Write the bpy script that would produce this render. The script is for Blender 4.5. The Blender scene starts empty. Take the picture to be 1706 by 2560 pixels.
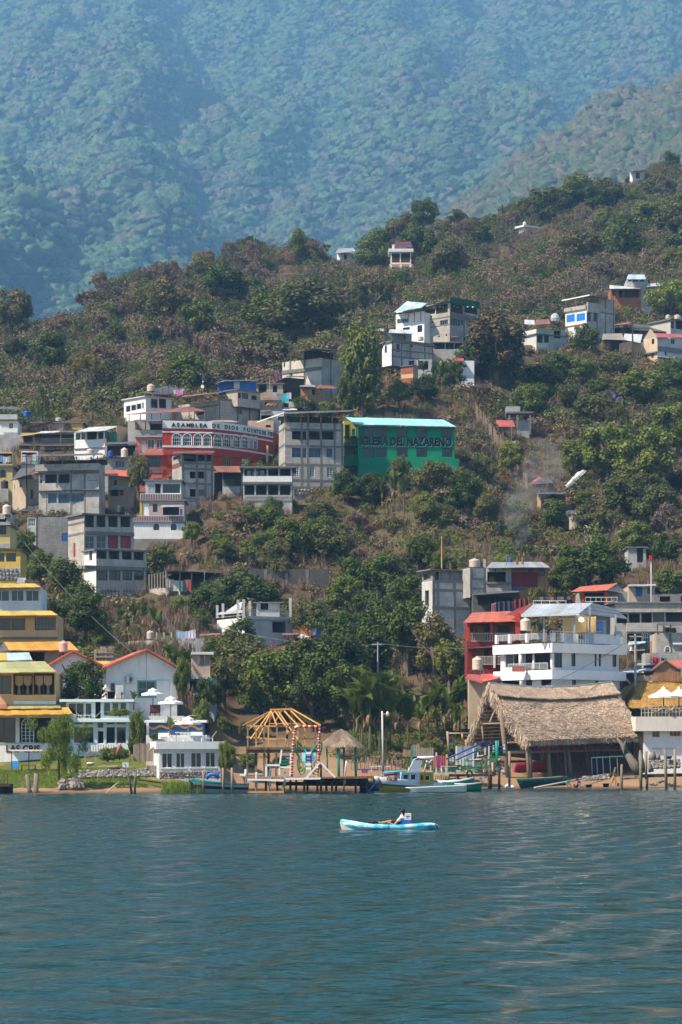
import bpy,math,random
import numpy as np
from mathutils import Vector,Matrix,Quaternion
# ------------------------------------------------------------------ camera, sky, sun, exposure
F=7000.0
CX,HZ=853.0,1905.0
CH=2.4
SUN_EL,SUN_AZ=50.0,-116.0
scn=bpy.context.scene
cam_d=bpy.data.cameras.new('camera');cam=bpy.data.objects.new('camera',cam_d)
scn.collection.objects.link(cam);scn.camera=cam
cam.location=(0,0,CH);cam.rotation_euler=(math.radians(90),0,0)
cam_d.sensor_fit='VERTICAL';cam_d.sensor_height=36.0;cam_d.sensor_width=24.0
cam_d.lens=36.0*F/2560.0
cam_d.shift_y=(HZ-1280.0)/2560.0
cam_d.clip_start=1.0;cam_d.clip_end=20000.0
world=bpy.data.worlds.new('World');scn.world=world;world.use_nodes=True
wn=world.node_tree.nodes;wl=world.node_tree.links
sky=wn.new('ShaderNodeTexSky');sky.sky_type='NISHITA';sky.sun_disc=False
sky.sun_elevation=math.radians(SUN_EL);sky.sun_rotation=math.radians(SUN_AZ)
sky.altitude=1500;sky.air_density=1.3;sky.dust_density=1.0;sky.ozone_density=2.0
wn['Background'].inputs['Strength'].default_value=0.085
wl.new(sky.outputs[0],wn['Background'].inputs['Color'])
tosun=Vector((math.sin(math.radians(SUN_AZ))*math.cos(math.radians(SUN_EL)),math.cos(math.radians(SUN_AZ))*math.cos(math.radians(SUN_EL)),math.sin(math.radians(SUN_EL))))
sun_d=bpy.data.lights.new('sun','SUN');sun_d.energy=5.0;sun_d.angle=math.radians(0.55);sun_d.color=(1.0,0.86,0.68)
sun=bpy.data.objects.new('sun',sun_d);scn.collection.objects.link(sun)
sun.rotation_euler=tosun.to_track_quat('Z','Y').to_euler();sun.location=(-200,100,400)
scn.view_settings.view_transform='Standard';scn.view_settings.look='None'
scn.view_settings.exposure=1.15;scn.view_settings.gamma=1.0;scn.view_settings.use_curve_mapping=False
scn.cycles.use_denoising=True;scn.cycles.use_adaptive_sampling=True;scn.cycles.adaptive_threshold=.025;scn.cycles.adaptive_min_samples=12
scn.cycles.max_bounces=5;scn.cycles.diffuse_bounces=2;scn.cycles.glossy_bounces=3
scn.cycles.transmission_bounces=3;scn.cycles.transparent_max_bounces=6;scn.cycles.volume_bounces=0
scn.cycles.caustics_reflective=False;scn.cycles.caustics_refractive=False
# ------------------------------------------------------------------ helpers
C=scn.collection
rnd=random.Random(7)
nrg=np.random.default_rng(11)
def at(px,py,Y):
 return Vector(((px-CX)/F*Y,Y,CH+(HZ-py)/F*Y))
def xat(px,Y):return(px-CX)/F*Y
def zat(py,Y):return CH+(HZ-py)/F*Y
FR=(0.0,0.0,1.0)
def fr(x0,y0,s):
 global FR
 FR=(float(x0),float(y0),float(s))
def X(v):return FR[0]+v/FR[2]
def Yp(v):return FR[1]+v/FR[2]
def empty(name,loc,label,cat,group=None):
 o=bpy.data.objects.new(name,None);C.objects.link(o);o.location=loc
 o.empty_display_size=0.2
 o['label']=label;o['category']=cat
 if group:o['group']=group
 return o
def tag(o,label=None,cat=None,group=None,kind=None):
 if label:o['label']=label
 if cat:o['category']=cat
 if group:o['group']=group
 if kind:o['kind']=kind
 return o
def rootloc(p):
 while p is not None and p.parent is not None:p=p.parent
 return Vector(p.location)if p is not None else Vector((0,0,0))
def link(name,me,parent=None,loc=None):
 o=bpy.data.objects.new(name,me);C.objects.link(o)
 if parent is not None:o.parent=parent
 if loc is not None:o.location=loc
 return o
def copy_tree(o,parent=None):
 c=o.copy();C.objects.link(c);c.parent=parent
 for ch in list(o.children):copy_tree(ch,c)
 return c
class MB:
 def __init__(s):s.v=[];s.f=[];s.uv=[];s.mi=[];s.m=0
 def face(s,pts,uvs=None):
  b=len(s.v);s.v.extend([tuple(p)for p in pts]);s.f.append(tuple(range(b,b+len(pts))))
  s.uv.append(uvs or[(0,0)]*len(pts));s.mi.append(s.m)
 def hexa(s,p):
  for q in((3,2,1,0),(4,5,6,7),(0,1,5,4),(1,2,6,5),(2,3,7,6),(3,0,4,7)):
   a=[Vector(p[i])for i in q]
   w=(a[1]-a[0]).length;h=(a[2]-a[1]).length
   s.face(a,[(0,0),(w,0),(w,h),(0,h)])
 def box(s,c,sz,rz=0.0,rx=0.0,ry=0.0):
  m=Matrix.Rotation(rz,3,'Z')@Matrix.Rotation(ry,3,'Y')@Matrix.Rotation(rx,3,'X')
  h=[x/2 for x in sz];c=Vector(c)
  s.hexa([c+m@Vector((sx*h[0],sy*h[1],sz_*h[2]))for sz_ in(-1,1)for sx,sy in((-1,-1),(1,-1),(1,1),(-1,1))])
 def bar(s,a,b,w,h=None,n=None):
  a=Vector(a);b=Vector(b);d=(b-a)
  if d.length<1e-6:return
  d.normalize();h=h or w
  up=Vector((0,0,1))if abs(d.z)<.95 else Vector((0,1,0))
  r=d.cross(up).normalized();u=r.cross(d).normalized()
  r*=w/2;u*=h/2
  s.hexa([a-r-u,a+r-u,a+r+u,a-r+u,b-r-u,b+r-u,b+r+u,b-r+u])
 def tube(s,pts,rad,n=6,caps=True):
  pts=[Vector(p)for p in pts];k=len(pts)
  if not hasattr(rad,'__len__'):rad=[rad]*k
  rings=[];prev=None
  for i in range(k):
   d=(pts[min(i+1,k-1)]-pts[max(i-1,0)])
   if d.length<1e-9:d=Vector((0,0,1))
   d.normalize()
   if prev is None:
    up=Vector((0,0,1))if abs(d.z)<.9 else Vector((1,0,0))
    r=d.cross(up).normalized()
   else:
    r=(prev-d*prev.dot(d))
    r=r.normalized()if r.length>1e-6 else d.orthogonal().normalized()
   prev=r;u=d.cross(r)
   b=len(s.v)
   for j in range(n):
    a=2*math.pi*j/n
    s.v.append(tuple(pts[i]+(r*math.cos(a)+u*math.sin(a))*rad[i]))
   rings.append(b)
  for i in range(k-1):
   for j in range(n):
    j2=(j+1)%n
    s.f.append((rings[i]+j,rings[i]+j2,rings[i+1]+j2,rings[i+1]+j))
    s.uv.append([(j/n,i),((j+1)/n,i),((j+1)/n,i+1),(j/n,i+1)]);s.mi.append(s.m)
  if caps:
   s.f.append(tuple(rings[0]+j for j in reversed(range(n))));s.uv.append([(0,0)]*n);s.mi.append(s.m)
   s.f.append(tuple(rings[-1]+j for j in range(n)));s.uv.append([(0,0)]*n);s.mi.append(s.m)
 def lathe(s,c,prof,n=16):
  c=Vector(c)
  s.tube_rings([[c+Vector((r*math.cos(2*math.pi*j/n),r*math.sin(2*math.pi*j/n),z))for j in range(n)]for r,z in prof])
 def tube_rings(s,rings,close=True,cap=True):
  idx=[]
  for r in rings:
   b=len(s.v);s.v.extend([tuple(p)for p in r]);idx.append(b)
  n=len(rings[0])
  for i in range(len(rings)-1):
   for j in range(n if close else n-1):
    j2=(j+1)%n
    s.f.append((idx[i]+j,idx[i]+j2,idx[i+1]+j2,idx[i+1]+j));s.uv.append([(0,0)]*4);s.mi.append(s.m)
  if cap and close:
   s.f.append(tuple(idx[0]+j for j in reversed(range(n))));s.uv.append([(0,0)]*n);s.mi.append(s.m)
   s.f.append(tuple(idx[-1]+j for j in range(n)));s.uv.append([(0,0)]*n);s.mi.append(s.m)
 def mesh(s,name,mats,off=(0,0,0),smooth=False):
  me=bpy.data.meshes.new(name)
  ox,oy,oz=off
  me.from_pydata([(a-ox,b-oy,c-oz)for a,b,c in s.v],[],s.f)
  uvl=me.uv_layers.new(name='UVMap')
  flat=[x for f in s.uv for p in f for x in p]
  uvl.data.foreach_set('uv',flat)
  if not isinstance(mats,(list,tuple)):mats=[mats]
  for m in mats:me.materials.append(m)
  if len(mats)>1:me.polygons.foreach_set('material_index',s.mi)
  if smooth:me.polygons.foreach_set('use_smooth',[True]*len(me.polygons))
  me.update()
  return me
 def build(s,name,mats,parent=None,smooth=False):
  if not s.v:return None
  if parent is not None:
   return link(name,s.mesh(name,mats,rootloc(parent),smooth),parent)
   # own origin at the base centre
  xs=[p[0]for p in s.v];ys=[p[1]for p in s.v];zs=[p[2]for p in s.v]
  o=Vector(((min(xs)+max(xs))/2,(min(ys)+max(ys))/2,min(zs)))
  return link(name,s.mesh(name,mats,o,smooth),None,o)
def np_mesh(name,V,Fq,mat,rnd_attr=None,smooth=False):
 me=bpy.data.meshes.new(name)
 V=np.asarray(V,dtype=np.float32);Fq=np.asarray(Fq,dtype=np.int32)
 me.vertices.add(len(V));me.vertices.foreach_set('co',V.ravel())
 k=Fq.shape[1]
 me.loops.add(Fq.size);me.loops.foreach_set('vertex_index',Fq.ravel())
 me.polygons.add(len(Fq));me.polygons.foreach_set('loop_start',np.arange(0,Fq.size,k,dtype=np.int32))
 me.polygons.foreach_set('loop_total',np.full(len(Fq),k,dtype=np.int32))
 if rnd_attr is not None:
  a=me.attributes.new('rnd','FLOAT','FACE');a.data.foreach_set('value',np.asarray(rnd_attr,dtype=np.float32))
 if smooth:me.polygons.foreach_set('use_smooth',np.ones(len(Fq),dtype=bool))
 me.materials.append(mat);me.update(calc_edges=True);me.validate()
 return me
 # ------------------------------------------------------------------ materials
_M={}
def srgb(r,g,b):
 f=lambda c:(c/12.92 if c<=.04045 else((c+.055)/1.055)**2.4)
 return(f(r/255),f(g/255),f(b/255))
def newmat(name):
 m=bpy.data.materials.new(name);m.use_nodes=True
 return m,m.node_tree.nodes,m.node_tree.links,m.node_tree.nodes['Principled BSDF']
def nd(n,t,**kw):
 x=n.new(t)
 for k,v in kw.items():setattr(x,k,v)
 return x
def mixc(n,l,fac,a,b,mode='MIX'):
 x=n.new('ShaderNodeMix');x.data_type='RGBA';x.blend_type=mode
 for i,v in((0,fac),(6,a),(7,b)):
  if hasattr(v,'links')or isinstance(v,bpy.types.NodeSocket):l.new(v,x.inputs[i])
  elif i==0:x.inputs[0].default_value=v
  else:x.inputs[i].default_value=(*v[:3],1)
 return x.outputs[2]
def noise(n,l,vec,scale,detail=4,rough=.55,dist=0.0):
 t=n.new('ShaderNodeTexNoise');t.inputs['Scale'].default_value=scale;t.inputs['Detail'].default_value=detail
 t.inputs['Roughness'].default_value=rough;t.inputs['Distortion'].default_value=dist
 if vec is not None:l.new(vec,t.inputs['Vector'])
 return t.outputs['Fac']
def ramp(n,l,fac,stops):
 r=n.new('ShaderNodeValToRGB');l.new(fac,r.inputs[0]);e=r.color_ramp.elements
 while len(e)<len(stops):e.new(0.5)
 for i,(p,c)in enumerate(stops):
  e[i].position=p;e[i].color=(*c,1)if hasattr(c,'__len__')else(c,c,c,1)
 return r.outputs[0]
def bump(n,l,p,h,strength,dist=0.05):
 b=n.new('ShaderNodeBump');b.inputs['Strength'].default_value=strength;b.inputs['Distance'].default_value=dist
 l.new(h,b.inputs['Height']);l.new(b.outputs[0],p.inputs['Normal'])
def scl(c,k):return tuple(min(1.0,x*k)for x in c)
def P(col,rough=.7,var=.18,sc=2.0,metal=0.0,name=None,spec=.3,bmp=0.0):
 """plain paint / plastic / cloth / metal with uneven tone"""
 key=('P',tuple(round(x,3)for x in col),rough,var,sc,metal,bmp)
 if key in _M:return _M[key]
 m,n,l,p=newmat(name or 'paint')
 tc=n.new('ShaderNodeTexCoord');oi=n.new('ShaderNodeObjectInfo')
 f=noise(n,l,tc.outputs['Object'],sc,5,.65)
 r=ramp(n,l,f,[(.25,0.0),(.75,1.0)])
 c=mixc(n,l,r,scl(col,1-var),scl(col,1+var*.6))
 hv=n.new('ShaderNodeHueSaturation');l.new(c,hv.inputs['Color'])
 mr=n.new('ShaderNodeMapRange');l.new(oi.outputs['Random'],mr.inputs[0]);mr.inputs[3].default_value=1-var*.6;mr.inputs[4].default_value=1+var*.4
 l.new(mr.outputs[0],hv.inputs['Value']);l.new(hv.outputs[0],p.inputs['Base Color'])
 p.inputs['Roughness'].default_value=rough;p.inputs['Metallic'].default_value=metal
 p.inputs['Specular IOR Level'].default_value=spec
 if bmp:bump(n,l,p,f,bmp)
 _M[key]=m
 return m
def W(col,block=0.0,dirt=.45,name=None,rough=.9):
 """masonry wall: plaster or concrete block with stains and run-off streaks (UV in metres)"""
 key=('W',tuple(round(x,3)for x in col),block,dirt)
 if key in _M:return _M[key]
 m,n,l,p=newmat(name or 'wall')
 uv=n.new('ShaderNodeTexCoord')
 geo=n.new('ShaderNodeNewGeometry')
 f1=noise(n,l,geo.outputs['Position'],.55,6,.62)
 mp=n.new('ShaderNodeMapping');l.new(uv.outputs['UV'],mp.inputs[0]);mp.inputs['Scale'].default_value=(2.2,.22,1)
 f2=noise(n,l,mp.outputs[0],1.3,5,.6)
 f3=noise(n,l,geo.outputs['Position'],5.0,4,.6)
 c=mixc(n,l,ramp(n,l,f1,[(.3,0.0),(.72,1.0)]),scl(col,1-.42*dirt),scl(col,1.08))
 c=mixc(n,l,ramp(n,l,f2,[(.52,0.0),(.78,dirt)]),c,scl((col[0]*.42,col[1]*.40,col[2]*.38),1))
 c=mixc(n,l,ramp(n,l,f3,[(.35,0.0),(.8,.35*dirt)]),c,scl(col,.6))
 if block:
  b=n.new('ShaderNodeTexBrick');l.new(uv.outputs['UV'],b.inputs['Vector'])
  b.inputs['Scale'].default_value=1.0;b.inputs['Brick Width'].default_value=.4;b.inputs['Row Height'].default_value=.2
  b.inputs['Mortar Size'].default_value=.016;b.inputs['Mortar Smooth'].default_value=.3
  b.inputs['Color1'].default_value=(.86,.86,.86,1);b.inputs['Color2'].default_value=(1.08,1.08,1.08,1);b.inputs['Mortar'].default_value=(.62,.62,.62,1)
  c=mixc(n,l,block,c,b.outputs['Color'],'MULTIPLY')
  bump(n,l,p,b.outputs['Fac'],.35,-.01)
 else:
  bump(n,l,p,f3,.25,.02)
 l.new(c,p.inputs['Base Color']);p.inputs['Roughness'].default_value=rough;p.inputs['Specular IOR Level'].default_value=.2
 _M[key]=m
 return m
def sheetmat(col,rust=.3,rough=.45,metal=.3,pitch=.12):
 """corrugated sheet: ribs run along V (UV metres), rust and dirt"""
 key=('S',tuple(round(x,3)for x in col),rust,metal)
 if key in _M:return _M[key]
 m,n,l,p=newmat('corrugated_sheet')
 uv=n.new('ShaderNodeTexCoord');oi=n.new('ShaderNodeObjectInfo');geo=n.new('ShaderNodeNewGeometry')
 mp=n.new('ShaderNodeMapping');l.new(uv.outputs['UV'],mp.inputs[0]);mp.inputs['Scale'].default_value=(3,.5,1)
 f=noise(n,l,mp.outputs[0],1.0,6,.65);g=noise(n,l,geo.outputs['Position'],.7,5,.6)
 c=mixc(n,l,ramp(n,l,g,[(.35,0.0),(.7,1.0)]),scl(col,.78),scl(col,1.1))
 c=mixc(n,l,ramp(n,l,f,[(.5,0.0),(.75,rust)]),c,(.16,.07,.035))
 hv=n.new('ShaderNodeHueSaturation');l.new(c,hv.inputs['Color'])
 mr=n.new('ShaderNodeMapRange');l.new(oi.outputs['Random'],mr.inputs[0]);mr.inputs[3].default_value=.84;mr.inputs[4].default_value=1.12
 l.new(mr.outputs[0],hv.inputs['Value']);l.new(hv.outputs[0],p.inputs['Base Color'])
 p.inputs['Roughness'].default_value=rough;p.inputs['Metallic'].default_value=metal
 wv=n.new('ShaderNodeTexWave');wv.wave_type='BANDS';wv.bands_direction='X';l.new(uv.outputs['UV'],wv.inputs['Vector'])
 wv.inputs['Scale'].default_value=1/pitch/3.14
 bump(n,l,p,wv.outputs['Fac'],.6,.02)
 _M[key]=m
 return m
def glassmat():
 if 'glass' in _M:return _M['glass']
 m,n,l,p=newmat('window_glass')
 tr=n.new('ShaderNodeBsdfTransparent');tr.inputs[0].default_value=(.36,.40,.42,1)
 gl=n.new('ShaderNodeBsdfGlossy');gl.inputs['Color'].default_value=(.6,.66,.7,1);gl.inputs['Roughness'].default_value=.04
 fz=n.new('ShaderNodeFresnel');fz.inputs[0].default_value=1.5
 mr=n.new('ShaderNodeMath');mr.operation='ADD';mr.inputs[1].default_value=.02;l.new(fz.outputs[0],mr.inputs[0])
 mx=n.new('ShaderNodeMixShader');l.new(mr.outputs[0],mx.inputs[0]);l.new(tr.outputs[0],mx.inputs[1]);l.new(gl.outputs[0],mx.inputs[2])
 l.new(mx.outputs[0],n['Material Output'].inputs['Surface'])
 _M['glass']=m
 return m
def leafmat(name,cols,trans=.25,big=.03,rough=.6):
 """foliage: tone by leaf, by plant and by drifts over the hillside"""
 if name in _M:return _M[name]
 m,n,l,p=newmat(name)
 at_=n.new('ShaderNodeAttribute');at_.attribute_name='rnd'
 oi=n.new('ShaderNodeObjectInfo');geo=n.new('ShaderNodeNewGeometry')
 g=noise(n,l,geo.outputs['Position'],big,2,.6)
 a=n.new('ShaderNodeMath');a.operation='MULTIPLY_ADD';l.new(oi.outputs['Random'],a.inputs[0]);a.inputs[1].default_value=.6
 a2=n.new('ShaderNodeMath');a2.operation='MULTIPLY_ADD';l.new(g,a2.inputs[0]);a2.inputs[1].default_value=1.5;a2.inputs[2].default_value=-.55
 l.new(a2.outputs[0],a.inputs[2])
 k=len(cols)
 c=ramp(n,l,a.outputs[0],[(i/max(1,k-1),cols[i])for i in range(k)])
 hv=n.new('ShaderNodeHueSaturation');l.new(c,hv.inputs['Color'])
 mr=n.new('ShaderNodeMapRange');l.new(at_.outputs['Fac'],mr.inputs[0]);mr.inputs[3].default_value=.62;mr.inputs[4].default_value=1.35
 l.new(mr.outputs[0],hv.inputs['Value'])
 l.new(hv.outputs[0],p.inputs['Base Color']);p.inputs['Roughness'].default_value=rough;p.inputs['Specular IOR Level'].default_value=.25
 if trans:
  tb=n.new('ShaderNodeBsdfTranslucent');l.new(hv.outputs[0],tb.inputs[0])
  mx=n.new('ShaderNodeMixShader');mx.inputs[0].default_value=trans
  l.new(p.outputs[0],mx.inputs[1]);l.new(tb.outputs[0],mx.inputs[2]);l.new(mx.outputs[0],n['Material Output'].inputs['Surface'])
 _M[name]=m
 return m
CONC=W((.48,.465,.44),block=.85,dirt=.95,name='concrete_block')
CONC2=W((.50,.465,.41),block=.75,dirt=.85,name='concrete_block_warm')
BEAM=W((.20,.19,.18),dirt=.7,name='concrete_beam')
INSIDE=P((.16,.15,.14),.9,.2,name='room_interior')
WHITEW=W((.74,.74,.72),dirt=.34,name='white_wall')
GREYW=W((.52,.52,.51),dirt=.65,name='grey_wall')
WOOD=P((.17,.11,.065),.8,.3,3,name='weathered_wood')
FRESH=P((.55,.31,.10),.65,.2,3,name='fresh_timber')
DARKW=P((.07,.05,.035),.8,.3,3,name='dark_wood')
GLASS=glassmat()
WHITE=P((.78,.78,.77),.5,.08,name='white_paint')
STEEL=P((.30,.31,.32),.4,.15,metal=.6,name='steel')
# ------------------------------------------------------------------ terrain
COLS=[(-700,[(190,-1.5),(212,0.0),(222,.7),(232,1.7),(250,5),(290,13.4),(350,24),(385,35),(408,39),(414,45),(430,51),(520,69),(640,96),(720,92),(820,60)]),(0,[(190,-1.5),(212,0.0),(222,.75),(232,1.7),(245,3.5),(262,9.0),(290,13.8),(350,25),(385,35),(408,39.3),(414,45),(430,51.5),(520,69),(640,100),(700,100),(800,62)]),(110,[(190,-1.5),(212,0.0),(221,.9),(231,1.6),(245,4.0),(265,9.0),(300,16),(350,24.5),(385,36),(408,40),(414,46),(430,52.5),(520,70),(640,101),(700,99),(800,64)]),(300,[(190,-1.5),(213,0.0),(221,1.0),(231,1.7),(250,6.5),(290,13.4),(350,22.5),(370,29.6),(400,40.5),(430,53.5),(480,64),(700,118),(760,112),(860,70)]),(430,[(195,-1.5),(217,0.0),(224,.9),(233,1.8),(250,6.0),(290,13.5),(345,22.5),(368,31),(382,36.5),(400,41),(430,54),(480,65),(730,128),(800,120),(900,80)]),(600,[(215,-1.5),(240,0.0),(252,1.3),(275,4.6),(290,8.4),(315,14.5),(345,23),(365,31),(378,36.5),(400,40.5),(408,44.5),(430,54.5),(480,65),(760,138),(840,128),(940,90)]),(853,[(220,-1.5),(246,0.0),(256,1.6),(275,5.2),(300,11.5),(340,21.5),(375,32),(395,41.5),(405,44.5),(430,53.5),(460,62),(480,68),(520,79),(780,142),(870,130),(980,95)]),(1100,[(225,-1.5),(252,0.0),(262,1.6),(274,3.4),(286,7.5),(300,12.5),(350,26.0),(385,39.5),(400,44),(440,54.5),(480,69),(520,80),(820,156),(900,146),(1020,105)]),(1400,[(228,-1.5),(256,0.0),(265,1.4),(277,2.4),(284,8.5),(300,15),(330,22.4),(400,37.5),(460,57),(500,72),(540,85),(700,128),(900,182),(990,172),(1100,130)]),(1706,[(228,-1.5),(256,0.0),(266,2.0),(278,3.0),(287,10),(310,16.5),(340,24.5),(400,39.5),(470,60),(520,75.6),(560,89),(700,129),(950,203),(1050,196),(1150,150)]),(2400,[(228,-1.5),(256,0.0),(266,2.0),(278,3.0),(287,10),(310,16.5),(340,24.5),(400,39.5),(470,60),(520,75.6),(560,89),(700,130),(950,215),(1050,215),(1150,170)]),]
_cp=np.array([c[0]for c in COLS],float)
def colz(i,Y):
 a=COLS[i][1]
 return np.interp(Y,[p[0]for p in a],[p[1]for p in a])
def H(px,Y):
 """ground height for arrays of photo column and depth"""
 px=np.asarray(px,float);Y=np.asarray(Y,float)
 px,Y=np.broadcast_arrays(px,Y)
 out=np.zeros(px.shape)
 i=np.clip(np.searchsorted(_cp,px)-1,0,len(_cp)-2)
 t=np.clip((px-_cp[i])/(_cp[i+1]-_cp[i]),0,1);t=t*t*(3-2*t)
 for k in range(len(_cp)-1):
  m=i==k
  if m.any():
   out[m]=colz(k,Y[m])*(1-t[m])+colz(k+1,Y[m])*t[m]
 X_=(px-CX)/F*Y
 amp=np.clip((Y-262)/120,0,1)
 out=out+amp*(.8*np.sin(X_*.31+Y*.13)*np.sin(Y*.21-X_*.17)+.5*np.sin(X_*.9+1.3)*np.sin(Y*.7))
 far=np.clip((Y-520)/150,0,1)
 out=out+far*(1.4*np.sin(X_*.11+Y*.03)+1.0*np.sin(X_*.23-Y*.07))
 return out
_YY=np.linspace(200,1000,4001)
def ground(px,py):
 """where the view ray through a photo pixel first meets the hillside"""
 z=H(np.full_like(_YY,px),_YY)
 pr=HZ-(z-CH)*F/_YY
 k=np.argmax(pr<=py)
 if pr[k]>py:k=int(np.argmin(pr))
 Y=_YY[k]
 return Vector((xat(px,Y),Y,float(z[k])))
def hz(px,Y):return float(H(np.array([px]),np.array([Y]))[0])
def sheet_mesh(name,pxs,Ys,zfun,mat,kind='structure'):
 PX,YY=np.meshgrid(pxs,Ys)
 Z=zfun(PX,YY)
 V=np.stack([(PX-CX)/F*YY,YY,Z],-1).reshape(-1,3)
 nr,nc=PX.shape
 a=(np.arange(nr-1)[:,None]*nc+np.arange(nc-1)[None,:]).ravel()
 q=np.stack([a,a+1,a+nc+1,a+nc],-1)
 o=link(name,np_mesh(name,V,q,mat,smooth=True));o['kind']=kind
 return o
def groundmat():
 m,n,l,p=newmat('hill_ground')
 geo=n.new('ShaderNodeNewGeometry');pos=geo.outputs['Position']
 f1=noise(n,l,pos,.05,5,.6);f2=noise(n,l,pos,.35,6,.65);f3=noise(n,l,pos,2.2,5,.7)
 c=mixc(n,l,ramp(n,l,f2,[(.35,0.0),(.65,1.0)]),(.07,.046,.028),(.125,.085,.05))
 c=mixc(n,l,ramp(n,l,f1,[(.45,0.0),(.62,.75)]),c,(.075,.085,.03))
 c=mixc(n,l,ramp(n,l,f3,[(.4,0.0),(.75,.7)]),c,(.07,.05,.035))
 sp=n.new('ShaderNodeSeparateXYZ');l.new(pos,sp.inputs[0])
 # sandy shore strip, grassy where the bank is low
 zr=n.new('ShaderNodeMapRange');l.new(sp.outputs[2],zr.inputs[0]);zr.inputs[1].default_value=5.5;zr.inputs[2].default_value=2.2;zr.clamp=True
 c=mixc(n,l,zr.outputs[0],c,mixc(n,l,f2,(.20,.125,.07),(.33,.215,.125)))
 za=n.new('ShaderNodeMapRange');l.new(sp.outputs[2],za.inputs[0]);za.inputs[1].default_value=.42;za.inputs[2].default_value=.62;za.clamp=True
 xa=n.new('ShaderNodeMapRange');l.new(sp.outputs[0],xa.inputs[0]);xa.inputs[1].default_value=-10.0;xa.inputs[2].default_value=-12.5;xa.clamp=True
 mu=n.new('ShaderNodeMath');mu.operation='MULTIPLY';l.new(za.outputs[0],mu.inputs[0]);l.new(xa.outputs[0],mu.inputs[1])
 zt=n.new('ShaderNodeMapRange');l.new(sp.outputs[2],zt.inputs[0]);zt.inputs[1].default_value=4.5;zt.inputs[2].default_value=2.5;zt.clamp=True
 mt_=n.new('ShaderNodeMath');mt_.operation='MULTIPLY';l.new(mu.outputs[0],mt_.inputs[0]);l.new(zt.outputs[0],mt_.inputs[1]);mu=mt_
 mu2=n.new('ShaderNodeMath');mu2.operation='MULTIPLY';l.new(mu.outputs[0],mu2.inputs[0]);l.new(ramp(n,l,f2,[(.34,0.0),(.5,1.0)]),mu2.inputs[1])
 c=mixc(n,l,mu2.outputs[0],c,mixc(n,l,f3,(.06,.085,.018),(.12,.14,.035)))
 zw=n.new('ShaderNodeMapRange');l.new(sp.outputs[2],zw.inputs[0]);zw.inputs[1].default_value=.25;zw.inputs[2].default_value=.02;zw.clamp=True
 c=mixc(n,l,zw.outputs[0],c,(.10,.065,.04))
 l.new(c,p.inputs['Base Color']);p.inputs['Roughness'].default_value=.95;p.inputs['Specular IOR Level'].default_value=.1
 bump(n,l,p,f3,.6,.15)
 return m
pxs=np.concatenate([np.linspace(-700,-60,40),np.linspace(-45,1750,150),np.linspace(1770,2400,36)])
Ysr=np.concatenate([np.linspace(190,290,84),np.linspace(292,540,90),np.linspace(544,1150,80)])
hill=sheet_mesh('hillside',pxs,Ysr,H,groundmat())
def forestmat(name,c0,c1):
 m,n,l,p=newmat(name);geo=n.new('ShaderNodeNewGeometry')
 c=mixc(n,l,noise(n,l,geo.outputs['Position'],.02,5,.6),c0,c1)
 l.new(c,p.inputs['Base Color']);p.inputs['Roughness'].default_value=1
 return m
def Hm(px,Y):
 px=np.asarray(px,float);Y=np.asarray(Y,float)
 py=np.interp(Y,[2700,3300,4200,5300,6600,9000],[960,800,520,240,-60,-420])
 z=CH+(HZ-py)/F*Y
 X_=(px-CX)/F*Y
 z=z+62*np.sin(X_*.0105+1.3*np.sin(Y*.0011)+.4)+30*np.sin(X_*.026+Y*.0022+1.1*np.sin(Y*.003))+26*np.sin(Y*.0041+X_*.003)+13*np.sin(X_*.055-Y*.006)+7*np.sin(X_*.07+Y*.017)
 return z
def Hr(px,Y):
 px=np.asarray(px,float);Y=np.asarray(Y,float)
 crest=np.interp(px,[-500,700,950,1077,1110,1175,1251,1306,1393,1447,1523,1632,1706,2300],[1200,960,730,595,551,497,453,410,366,334,296,252,230,20])
 z=CH+(HZ-crest)/F*3000
 X_=(px-CX)/F*Y
 z=z-np.where(Y<3000,(3000-Y)*.36,(Y-3000)*.7)
 return z+10*np.sin(X_*.025+Y*.015)+5*np.sin(X_*.06-Y*.02)
FGR=forestmat('mountain_shade_floor',(.006,.014,.006),(.012,.022,.009))  # near-black ground colour stands in for the shade between the crowns
mountain=sheet_mesh('mountain',np.linspace(-700,2400,150),np.linspace(2700,9000,150),Hm,FGR)
spur=sheet_mesh('mountain_spur',np.linspace(300,2400,110),np.linspace(2000,3300,80),Hr,FGR)
vmb=MB();vmb.face([(-2500,700,-2),(2500,700,-2),(2500,3400,-2),(-2500,3400,-2)])
valley=vmb.build('valley_floor',FGR);valley['kind']='structure'
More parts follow.
